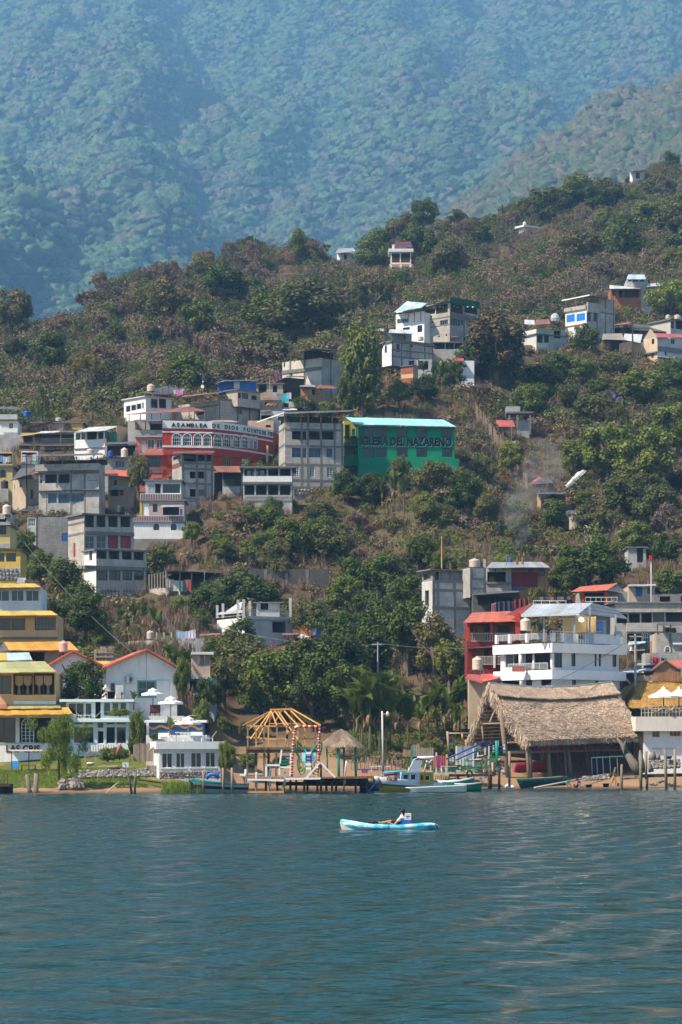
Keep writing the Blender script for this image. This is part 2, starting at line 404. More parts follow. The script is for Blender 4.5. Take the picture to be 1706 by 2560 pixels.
# ------------------------------------------------------------------ lake
def watermat():
 m,n,l,p=newmat('lake_water')
 geo=n.new('ShaderNodeNewGeometry');pos=geo.outputs['Position']
 p.inputs['Base Color'].default_value=(.006,.030,.034,1);p.inputs['Roughness'].default_value=.09;p.inputs['IOR'].default_value=1.33
 f=noise(n,l,pos,.012,3,.5)
 l.new(mixc(n,l,f,(.004,.037,.033),(.003,.028,.031)),p.inputs['Base Color'])
 mp=n.new('ShaderNodeMapping');l.new(pos,mp.inputs[0]);mp.inputs['Scale'].default_value=(.75,1.25,1);mp.inputs['Rotation'].default_value=(0,0,.25)
 a=noise(n,l,mp.outputs[0],6.5,3,.55,.3)
 b=n.new('ShaderNodeBump');b.inputs['Strength'].default_value=1.0;b.inputs['Distance'].default_value=.022;l.new(a,b.inputs['Height'])
 a2=noise(n,l,mp.outputs[0],2.4,3,.5,.4)
 b2=n.new('ShaderNodeBump');b2.inputs['Strength'].default_value=1.0;b2.inputs['Distance'].default_value=.07;l.new(a2,b2.inputs['Height']);l.new(b.outputs[0],b2.inputs['Normal'])
 m3=n.new('ShaderNodeMapping');l.new(pos,m3.inputs[0]);m3.inputs['Scale'].default_value=(.9,1.0,1);m3.inputs['Rotation'].default_value=(0,0,-.12)
 b3=n.new('ShaderNodeBump');b3.inputs['Strength'].default_value=1.0;b3.inputs['Distance'].default_value=.30;l.new(noise(n,l,m3.outputs[0],1.0,3,.55,.6),b3.inputs['Height']);l.new(b2.outputs[0],b3.inputs['Normal'])
 m4=n.new('ShaderNodeMapping');l.new(pos,m4.inputs[0]);m4.inputs['Scale'].default_value=(.06,.025,1)
 l.new(ramp(n,l,noise(n,l,m4.outputs[0],1.0,3,.6),[(.3,.45),(.7,1.0)]),b3.inputs['Strength'])
 l.new(b3.outputs[0],p.inputs['Normal'])
 return m
def Hw(px,Y):
 X_=(px-CX)/F*Y
 w=.022*np.sin(X_*2.1+Y*3.3+1.2*np.sin(X_*.7))+.018*np.sin(-X_*1.3+Y*4.6+1.5*np.sin(Y*.31+X_*.9))+.010*np.sin(Y*1.1+X_*.4+np.sin(X_*.23))
 return w*np.clip((Y-5)/20,0,1)
lake=sheet_mesh('lake',np.concatenate([[-3000,-2000,-1200],np.linspace(-600,2300,150),[2900,3700,4700]]),24*(300/24.)**np.linspace(0,1,900),Hw,watermat())
lm=MB();lm.face([(-900,-600,-.15),(900,-600,-.15),(900,300,-.15),(-900,300,-.15)])
lb=lm.build('lake_bed',P((.03,.05,.05),.9));lb['kind']='structure'
# ------------------------------------------------------------------ plant library
def leafcloud(clumps,n,size,g,asp=.5,up=.35,hang=0.0,jit=.28):
 """clumps: (centre, radius[3]); returns verts, quads, rnd"""
 cl=np.array([c[0]for c in clumps]);rr=np.array([c[1]if hasattr(c[1],'__len__')else(c[1],)*3 for c in clumps])
 w=(rr.prod(1))**.66;k=g.choice(len(clumps),n,p=w/w.sum())
 d=g.normal(size=(n,3));d/=np.linalg.norm(d,axis=1)[:,None]
 rad=g.uniform(.45,1.05,n)[:,None]
 c=cl[k]+d*rr[k]*rad
 nn=d*.7+np.array([0,0,up])+g.normal(size=(n,3))*jit;nn/=np.linalg.norm(nn,axis=1)[:,None]
 t=g.normal(size=(n,3));t[:,2]-=hang
 t-=nn*(t*nn).sum(1)[:,None];t/=np.linalg.norm(t,axis=1)[:,None]
 b=np.cross(nn,t)
 L=size*g.uniform(.6,1.3,n)[:,None]
 V=np.stack([c-t*L*.5,c+b*L*asp*.5,c+t*L*.5,c-b*L*asp*.5],1).reshape(-1,3)
 Fq=np.arange(n*4).reshape(-1,4)
 return V,Fq,g.uniform(0,1,n)
def clumps_in(g,k,rx,rz,cr,zlo=-.6):
 out=[]
 while len(out)<k:
  d=g.normal(size=3);d/=np.linalg.norm(d)
  r=g.uniform(.35,1)**.6
  if d[2]<zlo:continue
  out.append((np.array([d[0]*rx*r,d[1]*rx*r,d[2]*rz*r]),cr*g.uniform(.7,1.3)))
 return out
GREENS={'dark':[(.04,.066,.014),(.06,.094,.018),(.095,.13,.024),(.14,.165,.032)],'mid':[(.07,.10,.018),(.11,.145,.024),(.165,.195,.034),(.21,.22,.045)],'olive':[(.07,.085,.026),(.105,.115,.034),(.14,.135,.045),(.17,.135,.05)],'yellow':[(.13,.13,.03),(.2,.18,.035),(.27,.2,.05)],'lime':[(.10,.15,.02),(.17,.23,.03),(.22,.26,.05)],'dry':[(.13,.095,.075),(.17,.12,.09),(.21,.14,.09),(.15,.12,.075)],'rust':[(.07,.052,.016),(.10,.062,.02),(.07,.068,.02)],'flower':[(.20,.16,.42),(.25,.2,.5)],'pink':[(.45,.10,.28),(.5,.14,.32)],'far':[(.014,.042,.016),(.028,.07,.024),(.06,.12,.036),(.032,.06,.026),(.085,.085,.055),(.055,.058,.045)],'spur':[(.022,.05,.016),(.045,.07,.024),(.065,.072,.034),(.085,.07,.045),(.07,.075,.035)],'cover':[(.045,.06,.018),(.085,.10,.026),(.13,.12,.042),(.18,.125,.06),(.21,.14,.07)],'weed':[(.07,.10,.02),(.115,.145,.028),(.17,.195,.038)],}
LM={k:leafmat('leaf_'+k,v,trans=(0 if k in('far','spur','cover','dry','rust')else.25),big=(.004 if k in('far','spur')else.03 if k=='cover' else.08))for k,v in GREENS.items()}
BARK=P((.13,.10,.075),.9,.3,4,name='bark');BARKG=P((.22,.185,.155),.9,.3,4,name='pale_bark')
g=np.random.default_rng(5)
CROWN={}
def addcrown(kind,mesh):CROWN.setdefault(kind,[]).append(mesh)
for i in range(4):
 for nm,mt in(('dark','dark'),('mid','mid'),('olive','olive')):
  V,Q,R=leafcloud(clumps_in(g,40,.80,.78,.25,-.85),6500,.105,g,asp=.6)
  addcrown(nm,np_mesh('crown_'+nm,V,Q,LM[mt],R))
for i in range(2):
 for nm in('yellow','lime','rust'):
  V,Q,R=leafcloud(clumps_in(g,34,.8,.72,.26,-.8),5500,.10,g,asp=.6);addcrown(nm,np_mesh('crown_'+nm,V,Q,LM[nm],R))
 V,Q,R=leafcloud(clumps_in(g,52,.55,.9,.25,-.98),7000,.11,g,hang=1.0);addcrown('tall',np_mesh('crown_tall',V,Q,LM['mid'],R))
 V,Q,R=leafcloud(clumps_in(g,22,.75,.65,.12),700,.09,g);addcrown('flower',np_mesh('crown_flower',V,Q,LM['flower'],R));addcrown('pink',np_mesh('crown_pink',V,Q,LM['pink'],R))
 # willow-like feathery crown
cl=[(np.array([x,y,z]),(.16,.16,.26))for x,y,z in[(math.cos(a)*r,math.sin(a)*r,zz)for a,r,zz in zip(g.uniform(0,6.28,34),g.uniform(.1,.8,34),g.uniform(-.55,.75,34))]]
V,Q,R=leafcloud(cl,9000,.115,g,asp=.15,up=.1,hang=2.4,jit=.6);addcrown('willow',np_mesh('crown_willow',V,Q,LM['lime'],R))
# conifer
cl=[(np.array([math.cos(a)*r,math.sin(a)*r,z]),(.12,.12,.05))for z in np.linspace(-.9,.9,15)for a,r in[(a,(1-(z+.95)/2)*.75)for a in np.linspace(0,6.28,7)+z*5]]
V,Q,R=leafcloud(cl,3000,.12,g,asp=.3);addcrown('conifer',np_mesh('crown_conifer',V,Q,LM['dark'],R))
# twiggy dry-season crowns with real branches
def branches(seed,leafn,mt):
 r=random.Random(seed);tb=MB();tw=[];tips=[]
 def grow(p,d,L,rad,dep):
  q=p+d*L
  mid=p+d*L*.5+Vector((r.uniform(-1,1),r.uniform(-1,1),r.uniform(-1,1)))*L*.07
  if dep<4:tb.tube([p,mid,q],[rad,rad*.85,rad*.66],5 if dep<2 else 3,caps=False)
  else:tw.append((p,q,rad))
  if dep>=6:tips.append(q);return
  for k in range(r.choice((2,3,3))if dep<5 else 3):
   a=Vector((r.gauss(0,1),r.gauss(0,1),r.gauss(.15,.7))).normalized()
   nd_=(d*1.0+a*(.75 if dep else.6)).normalized()
   grow(q if k else mid.lerp(q,.8),nd_,L*r.uniform(.66,.86),rad*.62,dep+1)
 grow(Vector((0,0,0)),Vector((0,0,1)),.30,.032,0)
 trunk=tb.mesh('branching_trunk',BARKG)
 V=[];
 for p,q,rad in tw:
  s_=(q-p).cross(Vector((r.uniform(-1,1),r.uniform(-1,1),r.uniform(-1,1)))).normalized()*max(rad,.006)
  V+=[p-s_,p+s_,q+s_*.5,q-s_*.5]
 V=np.array([tuple(v)for v in V]);nt=len(V)//4
 T=np.array([tuple(t)for t in tips]);k=g.choice(len(T),leafn)
 lv,lq,lr=leafcloud([((0,0,0),1e-3)],leafn,.05,g)
 lv=lv.reshape(-1,4,3)+(T[k]+g.normal(size=(leafn,3))*.025)[:,None,:]
 V2=np.concatenate([V,lv.reshape(-1,3)]);Q2=np.arange(len(V2)).reshape(-1,4)
 return trunk,np_mesh('crown_'+mt,V2,Q2,LM[mt],np.concatenate([g.uniform(.2,.7,nt),lr]))
DRY={'bare':[branches(s,2200,'dry')for s in(1,2,3,8)],'drybrown':[branches(s,6000,'dry')for s in(4,5,9)],'gold':[branches(s,5500,'yellow')for s in(6,)],'sparse':[branches(s,5500,'olive')for s in(7,10)]}
# forking trunk for leafy trees, unit height
def trunk_mesh(seed):
 r=random.Random(seed);m=MB()
 m.tube([(0,0,-.12),(0,0,0),(r.uniform(-.02,.02),r.uniform(-.02,.02),.35),(r.uniform(-.05,.05),r.uniform(-.05,.05),.62)],[.06,.048,.04,.033],7)
 for k in range(5):
  a=r.uniform(0,6.28);z0=r.uniform(.32,.6);L=r.uniform(.25,.42)
  m.tube([(0,0,z0),(math.cos(a)*L*.45,math.sin(a)*L*.45,z0+L*.45),(math.cos(a)*L*.9,math.sin(a)*L*.9,z0+L*1.1)],[.028,.02,.009],5)
 return m.mesh('trunk',BARK)
TRUNKS=[trunk_mesh(s)for s in range(5)]
def tree(px,ptop,pbase,wpx,kind,label,group=None,Y=None,name=None,cat='tree',ry=None,lift=0.0):
 """tree by its photo extent: crown centre column, crown top row, trunk base row, crown width"""
 b=ground(px,pbase)if Y is None else Vector((xat(px,Y),Y,hz(px,Y)))
 if Y is not None and pbase is not None:b.z=min(b.z,zat(pbase,Y))if lift==0 else zat(pbase,Y)
 h=zat(ptop,b.y)-b.z;w=wpx/F*b.y
 o=empty(name or{'conifer':'conifer_tree','willow':'willow_tree','bush':'bush'}.get(kind,'tree'),b,label,cat,group)
 rz=rnd.uniform(0,6.28)
 if kind in DRY:
  tm,cm=rnd.choice(DRY[kind])
  s=(w/1.55,w/1.55,h/1.45)
  for nm,me in(('trunk',tm),('crown',cm)):
   c=link(nm,me,o);c.scale=s;c.rotation_euler=(0,0,rz)
  return o
 tall=kind in('tall','conifer','willow')
 ch=h*(.94 if tall else min(.95,max(.78,w/h*.9)));
 t=link('trunk',rnd.choice(TRUNKS),o);tr=max(h*.9,.5)
 q_=min(tr,w*1.3)*(.5 if kind=='willow' else 1);t.scale=(q_,q_,tr);t.rotation_euler=(0,0,rz)
 c=link('crown',rnd.choice(CROWN[kind]),o);c.location=(0,0,h-ch/2*.97)
 c.scale=(w/2/(.8 if tall and kind!='willow' else.98),(ry or w)/2/(.8 if tall else.98),ch/2/.95);c.rotation_euler=(0,0,rz)
 return o
def bush(px,ptop,pbase,wpx,kind,label,group=None,Y=None,z=False):
 b=ground(px,pbase)if Y is None else Vector((xat(px,Y),Y,hz(px,Y)))
 if z:b.z=zat(pbase,b.y)
 h=zat(ptop,b.y)-zat(pbase,b.y);w=wpx/F*b.y
 o=empty('bush',b,label,'bush',group)
 m=MB()
 for k in range(4):
  a=rnd.uniform(0,6.28);m.tube([b,b+Vector((math.cos(a)*w*.12,math.sin(a)*w*.12,h*.6))],[.05,.02],4)
 m.build('stem',BARK,o)
 c=link('foliage',rnd.choice(CROWN[kind]),o);c.location=(0,0,h*.45);c.scale=(w/2,w/2,h*.56);c.rotation_euler=(0,0,rnd.uniform(0,6.28))
 return o
 # banana plants: stem plus single big leaves
def banana_leaf(seed):
 r=random.Random(seed);m=MB();k=9;pts=[]
 droop=r.uniform(.5,1.2)
 for i in range(k+1):
  t=i/k
  w=.30*math.sin(math.pi*min(1,.12+t*.9))**.7+.01
  x=t*(1.0-.15*t*droop);z=t*.75-t*t*.75*droop
  pts.append((Vector((x,0,z)),w*(1.0 if r.random()>.25 else.8)))
 for i in range(k):
  (p,w0),(q,w1)=pts[i],pts[i+1]
  gap=.93 if r.random()>.5 else 1
  q2=p.lerp(q,gap)
  for s_ in(-1,1):
   m.face([p,q2,q2+Vector((0,s_*w1*.5,w1*.22)),p+Vector((0,s_*w0*.5,w0*.22))])
 return m
LB=leafmat('leaf_banana',[(.08,.14,.025),(.12,.19,.035),(.17,.24,.045),(.23,.28,.065)],trans=.35,rough=.4)
LBD=P((.22,.14,.07),.8,.3,name='dead_banana_leaf')
BLEAF=[banana_leaf(s).mesh('leaf',LB)for s in range(5)]
BDEAD=[banana_leaf(s).mesh('leaf',LBD)for s in(11,12)]
STEMG=P((.11,.13,.05),.7,.35,3,name='banana_stem')
_bs=MB();_bs.tube([(0,0,-.1),(0,0,0),(.01,.01,.5),(0,.02,1.0)],[.075,.07,.058,.035],7);BSTEM=_bs.mesh('stem',STEMG)
def banana(px,ptop,pbase,label,group,Y=None,nl=9,lean=0.0):
 b=ground(px,pbase)if Y is None else Vector((xat(px,Y),Y,zat(pbase,Y)))
 h=zat(ptop,b.y)-b.z
 o=empty('banana_plant',b,label,'banana plant',group)
 s=link('stem',BSTEM,o);sh=h*.55;s.scale=(max(.9,h*.25),)*2+(sh,)
 a0=rnd.uniform(0,6.28)
 for k in range(nl):
  dead=k>=nl-2
  lf=link('leaf',rnd.choice(BDEAD if dead else BLEAF),o)
  L=h*rnd.uniform(.42,.62)*(.36 if dead else 1)
  lf.location=(0,0,sh*rnd.uniform(.9,1.0)if not dead else sh*.85)
  pitch=-rnd.uniform(.35,1.25)if not dead else rnd.uniform(1.3,1.7)
  lf.rotation_euler=(rnd.uniform(-.3,.3),pitch,a0+k*2.4+rnd.uniform(-.3,.3));lf.scale=(L,L*1.0,L)
 return o
 # ------------------------------------------------------------------ masses that nobody could count (geometry-node scatter)
def scatter(name,pts,sc,meshes,label,flat=1.0):
 src=bpy.data.collections.new(name+'_source')
 for m in meshes:
  src.objects.link(bpy.data.objects.new(name+'_source_plant',m))
 me=bpy.data.meshes.new(name);me.vertices.add(len(pts));me.vertices.foreach_set('co',np.asarray(pts,np.float32).ravel())
 for nm,v in(('sc',sc),('rz',g.uniform(0,6.28,len(pts)))):
  a=me.attributes.new(nm,'FLOAT','POINT');a.data.foreach_set('value',np.asarray(v,np.float32))
 a=me.attributes.new('vi','INT','POINT');a.data.foreach_set('value',g.integers(0,len(meshes),len(pts)).astype(np.int32))
 o=link(name,me);o['kind']='stuff';o['label']=label;
 t=bpy.data.node_groups.new(name+'_scatter','GeometryNodeTree')
 t.interface.new_socket('Geometry',in_out='INPUT',socket_type='NodeSocketGeometry');t.interface.new_socket('Geometry',in_out='OUTPUT',socket_type='NodeSocketGeometry')
 n=t.nodes;l=t.links
 gi=n.new('NodeGroupInput');go=n.new('NodeGroupOutput')
 ci=n.new('GeometryNodeCollectionInfo');ci.inputs['Collection'].default_value=src;ci.inputs['Separate Children'].default_value=True;ci.inputs['Reset Children'].default_value=True
 ip=n.new('GeometryNodeInstanceOnPoints');ip.inputs['Pick Instance'].default_value=True
 def na(nm,dt):
  x=n.new('GeometryNodeInputNamedAttribute');x.data_type=dt;x.inputs['Name'].default_value=nm;return x.outputs['Attribute']
 cx=n.new('ShaderNodeCombineXYZ');l.new(na('rz','FLOAT'),cx.inputs[2])
 er=n.new('FunctionNodeEulerToRotation');l.new(cx.outputs[0],er.inputs[0])
 cs=n.new('ShaderNodeCombineXYZ');sa=na('sc','FLOAT');l.new(sa,cs.inputs[0]);l.new(sa,cs.inputs[1])
 fm=n.new('ShaderNodeMath');fm.operation='MULTIPLY';l.new(sa,fm.inputs[0]);fm.inputs[1].default_value=flat;l.new(fm.outputs[0],cs.inputs[2])
 l.new(gi.outputs[0],ip.inputs['Points']);l.new(ci.outputs[0],ip.inputs['Instance']);l.new(na('vi','INT'),ip.inputs['Instance Index'])
 l.new(er.outputs[0],ip.inputs['Rotation']);l.new(cs.outputs[0],ip.inputs['Scale']);l.new(ip.outputs[0],go.inputs[0])
 md=o.modifiers.new('scatter','NODES');md.node_group=t
 return o
def farcrowns(k,mt,rz=.8):
 """rounded lumpy crowns for forest too far to show leaves"""
 out=[]
 for i in range(k):
  nu,nv=14,8;ph=g.uniform(0,6.28,12);V=[]
  for b_ in range(nv):
   th=math.pi*(.02+.66*b_/(nv-1))
   for a_ in range(nu):
    f=2*math.pi*a_/nu;x,y,z=math.sin(th)*math.cos(f),math.sin(th)*math.sin(f),math.cos(th)
    r=1+.16*math.sin(3*f+ph[0]+2*th)+.13*math.sin(5*f+ph[1]-5*th)+.12*math.sin(7*th+ph[2]+2*f)+g.uniform(-.14,.14)
    V.append((x*r,y*r,z*r*rz))
  Q=[(b_*nu+a_,b_*nu+(a_+1)%nu,(b_+1)*nu+(a_+1)%nu,(b_+1)*nu+a_)for b_ in range(nv-1)for a_ in range(nu)]
  out.append(np_mesh('far_crown',V,[q[::-1]for q in Q],LM[mt],g.uniform(.15,.85,len(Q))))
 return out
 # mountain forest
N=52000
fpx=g.uniform(-250,1960,N);fy=np.sqrt(g.uniform(2900**2,7400**2,N))
fz=Hm(fpx,fy);fs=np.clip(g.normal(9,3.2,N),4,21)
scatter('mountain_forest',np.stack([(fpx-CX)/F*fy,fy,fz+fs*.3],-1),fs,farcrowns(8,'far'),'hazy blue-green forest covering the far mountain slope')
N=11000
fpx=g.uniform(850,2100,N);fy=g.uniform(2350,3060,N);fz=Hr(fpx,fy);fs=np.clip(g.normal(8.5,2.8,N),4,17)
scatter('spur_forest',np.stack([(fpx-CX)/F*fy,fy,fz+fs*.3],-1),fs,farcrowns(5,'spur'),'brownish dry woodland on the spur behind the village ridge')
# ------------------------------------------------------------------ building kit
class Panel:
 """vertical wall plane from plan point A (left) to B (right), seen from outside"""
 def __init__(s,A,B,z0,z1):
  s.A=Vector(A);s.B=Vector(B);s.z0=z0;s.z1=z1
  s.D=(s.B-s.A);s.L=s.D.length;s.d=s.D.normalized();s.n=Vector((s.d.y,-s.d.x))
 def loc(s,zx,zy):
  k=(X(zx)-CX)/F
  t=(k*s.A.y-s.A.x)/(s.D.x-k*s.D.y)
  return t*s.L,zat(Yp(zy),s.A.y+t*s.D.y)
 def pos(s,u,z,out=0.0):
  p=s.A+s.d*u+s.n*out
  return Vector((p.x,p.y,z))
 def rect(s,x0,y0,x1,y1):
  a=s.loc(x0,y1);b=s.loc(x1,y0)
  return a[0],a[1],b[0],b[1]
 def box(s,mb,u0,z0,u1,z1,o0,o1):
  p=[s.pos(u0,z0,o1),s.pos(u1,z0,o1),s.pos(u1,z0,o0),s.pos(u0,z0,o0),s.pos(u0,z1,o1),s.pos(u1,z1,o1),s.pos(u1,z1,o0),s.pos(u0,z1,o0)]
  mb.hexa(p)
 def quad(s,mb,u0,z0,u1,z1,o=0.0):
  mb.face([s.pos(u0,z0,o),s.pos(u1,z0,o),s.pos(u1,z1,o),s.pos(u0,z1,o)],[(u0,z0),(u1,z0),(u1,z1),(u0,z1)])
CURT=[P(c,.9,.15)for c in((.5,.42,.3),(.35,.06,.08),(.25,.3,.38),(.55,.5,.42),(.12,.2,.3))]
DARKF=P((.045,.035,.03),.5,.2);BROWNF=P((.12,.06,.03),.6,.2);BLUEF=P((.03,.13,.38),.5,.15);TEALF=P((.10,.42,.36),.5,.15);GREYF=P((.35,.36,.37),.5,.1);REDF=P((.30,.03,.03),.6,.2)
FC={'w':WHITE,'k':DARKF,'b':BROWNF,'u':BLUEF,'t':TEALF,'y':GREYF,'r':REDF,'m':P((.16,.035,.045),.6,.15),'o':P((.55,.2,.04),.6,.15),'l':P((.55,.62,.60),.5,.1),'n':FRESH,'g':P((.02,.25,.16),.6,.15)}
def text_mesh(name,txt,mat,bold=.012,ext=.015,size=1.0,align='LEFT'):
 cu=bpy.data.curves.new(name,'FONT');cu.body=txt;cu.extrude=ext;cu.offset=bold;cu.size=size;cu.align_x=align;cu.resolution_u=4
 t=bpy.data.objects.new(name,cu);C.objects.link(t);bpy.context.view_layer.update()
 me=bpy.data.meshes.new_from_object(t.evaluated_get(bpy.context.evaluated_depsgraph_get()));me.name=name
 bpy.data.objects.remove(t);bpy.data.curves.remove(cu);me.materials.clear();me.materials.append(mat)
 return me
FOOT=[]
class Bld:
 def __init__(s,name,label,cat,zx,zy,Y,group=None):
  s.Y=Y;s.root=empty(name,at(X(zx),Yp(zy),Y),label,cat,group)
  s.F=s.S=None
  # ---- one wall plane with openings
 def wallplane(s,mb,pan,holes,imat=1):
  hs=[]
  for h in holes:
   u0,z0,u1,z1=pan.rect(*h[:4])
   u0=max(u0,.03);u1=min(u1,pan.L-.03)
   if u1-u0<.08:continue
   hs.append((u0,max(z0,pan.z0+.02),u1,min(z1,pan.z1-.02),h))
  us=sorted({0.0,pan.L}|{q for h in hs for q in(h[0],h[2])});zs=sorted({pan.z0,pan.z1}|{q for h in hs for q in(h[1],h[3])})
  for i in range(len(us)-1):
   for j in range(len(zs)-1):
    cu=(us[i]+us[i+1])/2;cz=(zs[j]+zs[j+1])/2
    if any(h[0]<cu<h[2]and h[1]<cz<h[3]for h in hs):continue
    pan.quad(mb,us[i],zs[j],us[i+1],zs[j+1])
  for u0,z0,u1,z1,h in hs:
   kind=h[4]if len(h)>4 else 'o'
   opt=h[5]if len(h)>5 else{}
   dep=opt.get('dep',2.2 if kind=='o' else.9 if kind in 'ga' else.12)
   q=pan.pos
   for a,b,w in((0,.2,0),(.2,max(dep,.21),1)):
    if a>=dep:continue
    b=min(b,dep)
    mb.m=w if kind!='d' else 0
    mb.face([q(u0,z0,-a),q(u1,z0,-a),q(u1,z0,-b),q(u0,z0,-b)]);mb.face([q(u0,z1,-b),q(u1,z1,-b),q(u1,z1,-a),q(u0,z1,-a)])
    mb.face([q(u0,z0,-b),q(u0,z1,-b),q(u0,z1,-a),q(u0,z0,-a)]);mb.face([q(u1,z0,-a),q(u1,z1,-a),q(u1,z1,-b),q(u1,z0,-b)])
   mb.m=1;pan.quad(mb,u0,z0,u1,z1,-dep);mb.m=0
   if kind=='a' or opt.get('arch'):
    r=(u1-u0)/2;zc=z1-min(r,(z1-z0)*.6);hr=z1-zc;um=(u0+u1)/2;N_=7
    for sgn,uc in((-1,u0),(1,u1)):
     arc=[(um+sgn*r*math.cos(t),zc+hr*math.sin(t))for t in[math.pi/2*k/N_ for k in range(N_+1)]]
     for k in range(N_):
      tri=[q(uc,z1,.004),q(arc[k][0],arc[k][1],.004),q(arc[k+1][0],arc[k+1][1],.004)]
      mb.face(tri if sgn>0 else tri[::-1])
   if kind in 'ga':s.window(pan,u0,z0,u1,z1,opt,arch=(kind=='a'))
   elif kind=='d':s.door(pan,u0,z0,u1,z1,opt)
   elif opt.get('rail'):
    m=MB();r_=opt['rail'];zt=z0+min(.95,(z1-z0)*.5)
    pan.box(m,u0,zt-.05,u1,zt,-.12,-.07);k=max(2,int((u1-u0)/.22))
    for i in range(k+1):uu=u0+.02+(u1-u0-.04)*i/k;pan.box(m,uu-.018,z0,uu+.018,zt-.052,-.11,-.08)
    m.build('railing',FC[r_],s.root)
   if opt.get('cur')is not None:s.curtain(pan,u0,z0,u1,z1,opt['cur'],s.root)
 def curtain(s,pan,u0,z0,u1,z1,c,par):
  m=MB();k=max(5,int((u1-u0)/.12))
  for i in range(k):
   ua=u0+(u1-u0)*i/k;ub=u0+(u1-u0)*(i+1)/k
   o=-.30-.05*(i%2);o2=-.30-.05*((i+1)%2)
   m.face([pan.pos(ua,z0+.02,o),pan.pos(ub,z0+.02,o2),pan.pos(ub,z1-.02,o2),pan.pos(ua,z1-.02,o)])
  m.build('curtain',CURT[c%len(CURT)],par)
 def window(s,pan,u0,z0,u1,z1,opt,arch=False):
  fm=FC[opt.get('fc','k')];nx=opt.get('nx',2);ny=opt.get('ny',1);fw=min(.07,(u1-u0)*.12);mw=fw*.7
  m=MB()
  for a in((u0,z0,u0+fw,z1),(u1-fw,z0,u1,z1),(u0+fw,z0,u1-fw,z0+fw),(u0+fw,z1-fw,u1-fw,z1)):pan.box(m,*a,-.16,-.09)
  for i in range(1,nx):uu=u0+(u1-u0)*i/nx;pan.box(m,uu-mw/2,z0+fw,uu+mw/2,z1-fw,-.155,-.10)
  for j in range(1,ny):zz=z0+(z1-z0)*j/ny;pan.box(m,u0+fw,zz-mw/2,u1-fw,zz+mw/2,-.15,-.105)
  if arch:
   r=(u1-u0)/2;zc=z1-min(r,(z1-z0)*.6);hr=z1-zc;um=(u0+u1)/2
   pts=[(u0,z0)]+[(um-r*math.cos(t),zc+hr*math.sin(t))for t in[math.pi*k/12 for k in range(13)]]+[(u1,z0)]
   for k in range(len(pts)-1):m.bar(pan.pos(*pts[k],.03),pan.pos(*pts[k+1],.03),.09,.09)
   for t in(.6,1.05,math.pi-1.05,math.pi-.6):m.bar(pan.pos(um,zc,-.12),pan.pos(um+r*.95*math.cos(t),zc+hr*.95*math.sin(t),-.12),.035)
   pan.box(m,u0,zc-.03,u1,zc+.03,-.14,-.08)
  w=m.build('window',fm,s.root)
  pw=(u1-u0)/nx*F/pan.A.y;ph=(z1-z0)/ny*F/pan.A.y
  single=pw>=9 and ph>=9
  cells=[(i,j)for i in range(nx)for j in range(ny)]if single else[None]
  for c in cells:
   m=MB()
   if c:i,j=c;pan.quad(m,u0+(u1-u0)*i/nx,z0+(z1-z0)*j/ny,u0+(u1-u0)*(i+1)/nx,z0+(z1-z0)*(j+1)/ny,-.128)
   else:pan.quad(m,u0,z0,u1,z1,-.128)
   m.build('pane',GLASS,w)
  if opt.get('sill'):
   m=MB();pan.box(m,u0-.08,z0-.08,u1+.08,z0-.005,-.02,.08);m.build('sill',FC[opt['sill']],w)
  if opt.get('cur')is not None:opt=dict(opt)
 def door(s,pan,u0,z0,u1,z1,opt):
  m=MB();pan.box(m,u0+.01,z0+.01,u1-.01,z1-.01,-.11,-.05)
  k=2
  for j in range(k):
   za=z0+(z1-z0)*(j+.12)/k;zb=z0+(z1-z0)*(j+.88)/k;w_=(u1-u0)*.18
   pan.box(m,u0+w_,za,u1-w_,zb,-.052,-.035)
  d=m.build('door',FC.get(opt.get('fc','b')),s.root)
  m=MB();pan.box(m,u1-.14,z0+1.0,u1-.08,z0+1.12,-.05,.0);m.build('handle',STEEL,d)
  # ---- a rectangular block by its photo outline
 def block(s,x0,x1,x2,yt,yb,Y=None,rot=0.0,dep=6.0,f=(),sd=(),mat=None,smat=None,down=3.0,top=None,name='wall',inm=None):
  Y=Y or s.Y;mat=mat or CONC;th=math.radians(abs(rot))
  N_=Vector((xat(X(x1),Y),Y))
  def cut(dr,zx):
   k=(X(zx)-CX)/F
   return(k*N_.y-N_.x)/(dr.x-k*dr.y)
  if rot>=0:
   d=Vector((math.cos(th),math.sin(th)));e=Vector((-math.sin(th),math.cos(th)))
   Wd=cut(d,x2);Dp=cut(e,x0)if(x0 is not None and rot>0)else dep
   R=N_+d*Wd;Lb=N_+e*Dp;Rb=R+e*Dp
   z1=zat(Yp(yt),Y);z0=zat(Yp(yb),Y)-down
   s.F=Panel(N_,R,z0,z1);s.S=Panel(Lb,N_,z0,z1);others=(Panel(R,Rb,z0,z1),Panel(Rb,Lb,z0,z1))
   s.foot=[N_,R,Rb,Lb]
  else:
   d=Vector((-math.cos(th),math.sin(th)));e=Vector((math.sin(th),math.cos(th)))
   Wd=cut(d,x0);Dp=cut(e,x2)if x2 is not None else dep
   L_=N_+d*Wd;Rb=N_+e*Dp;Lb=L_+e*Dp
   z1=zat(Yp(yt),Y);z0=zat(Yp(yb),Y)-down
   s.F=Panel(L_,N_,z0,z1);s.S=Panel(N_,Rb,z0,z1);others=(Panel(Rb,Lb,z0,z1),Panel(Lb,L_,z0,z1))
   s.foot=[L_,N_,Rb,Lb]
  s.z0,s.z1=z0,z1
  q_=[CX+p.x/p.y*F for p in s.foot];FOOT.append((min(q_),max(q_),HZ-(z1-CH)*F/Y,Yp(yb),Y,[tuple(p)for p in s.foot]))
  mb=MB();s.wallplane(mb,s.F,f)
  if smat is None:s.wallplane(mb,s.S,sd)
  for o in others:o.quad(mb,0,z0,o.L,z1)
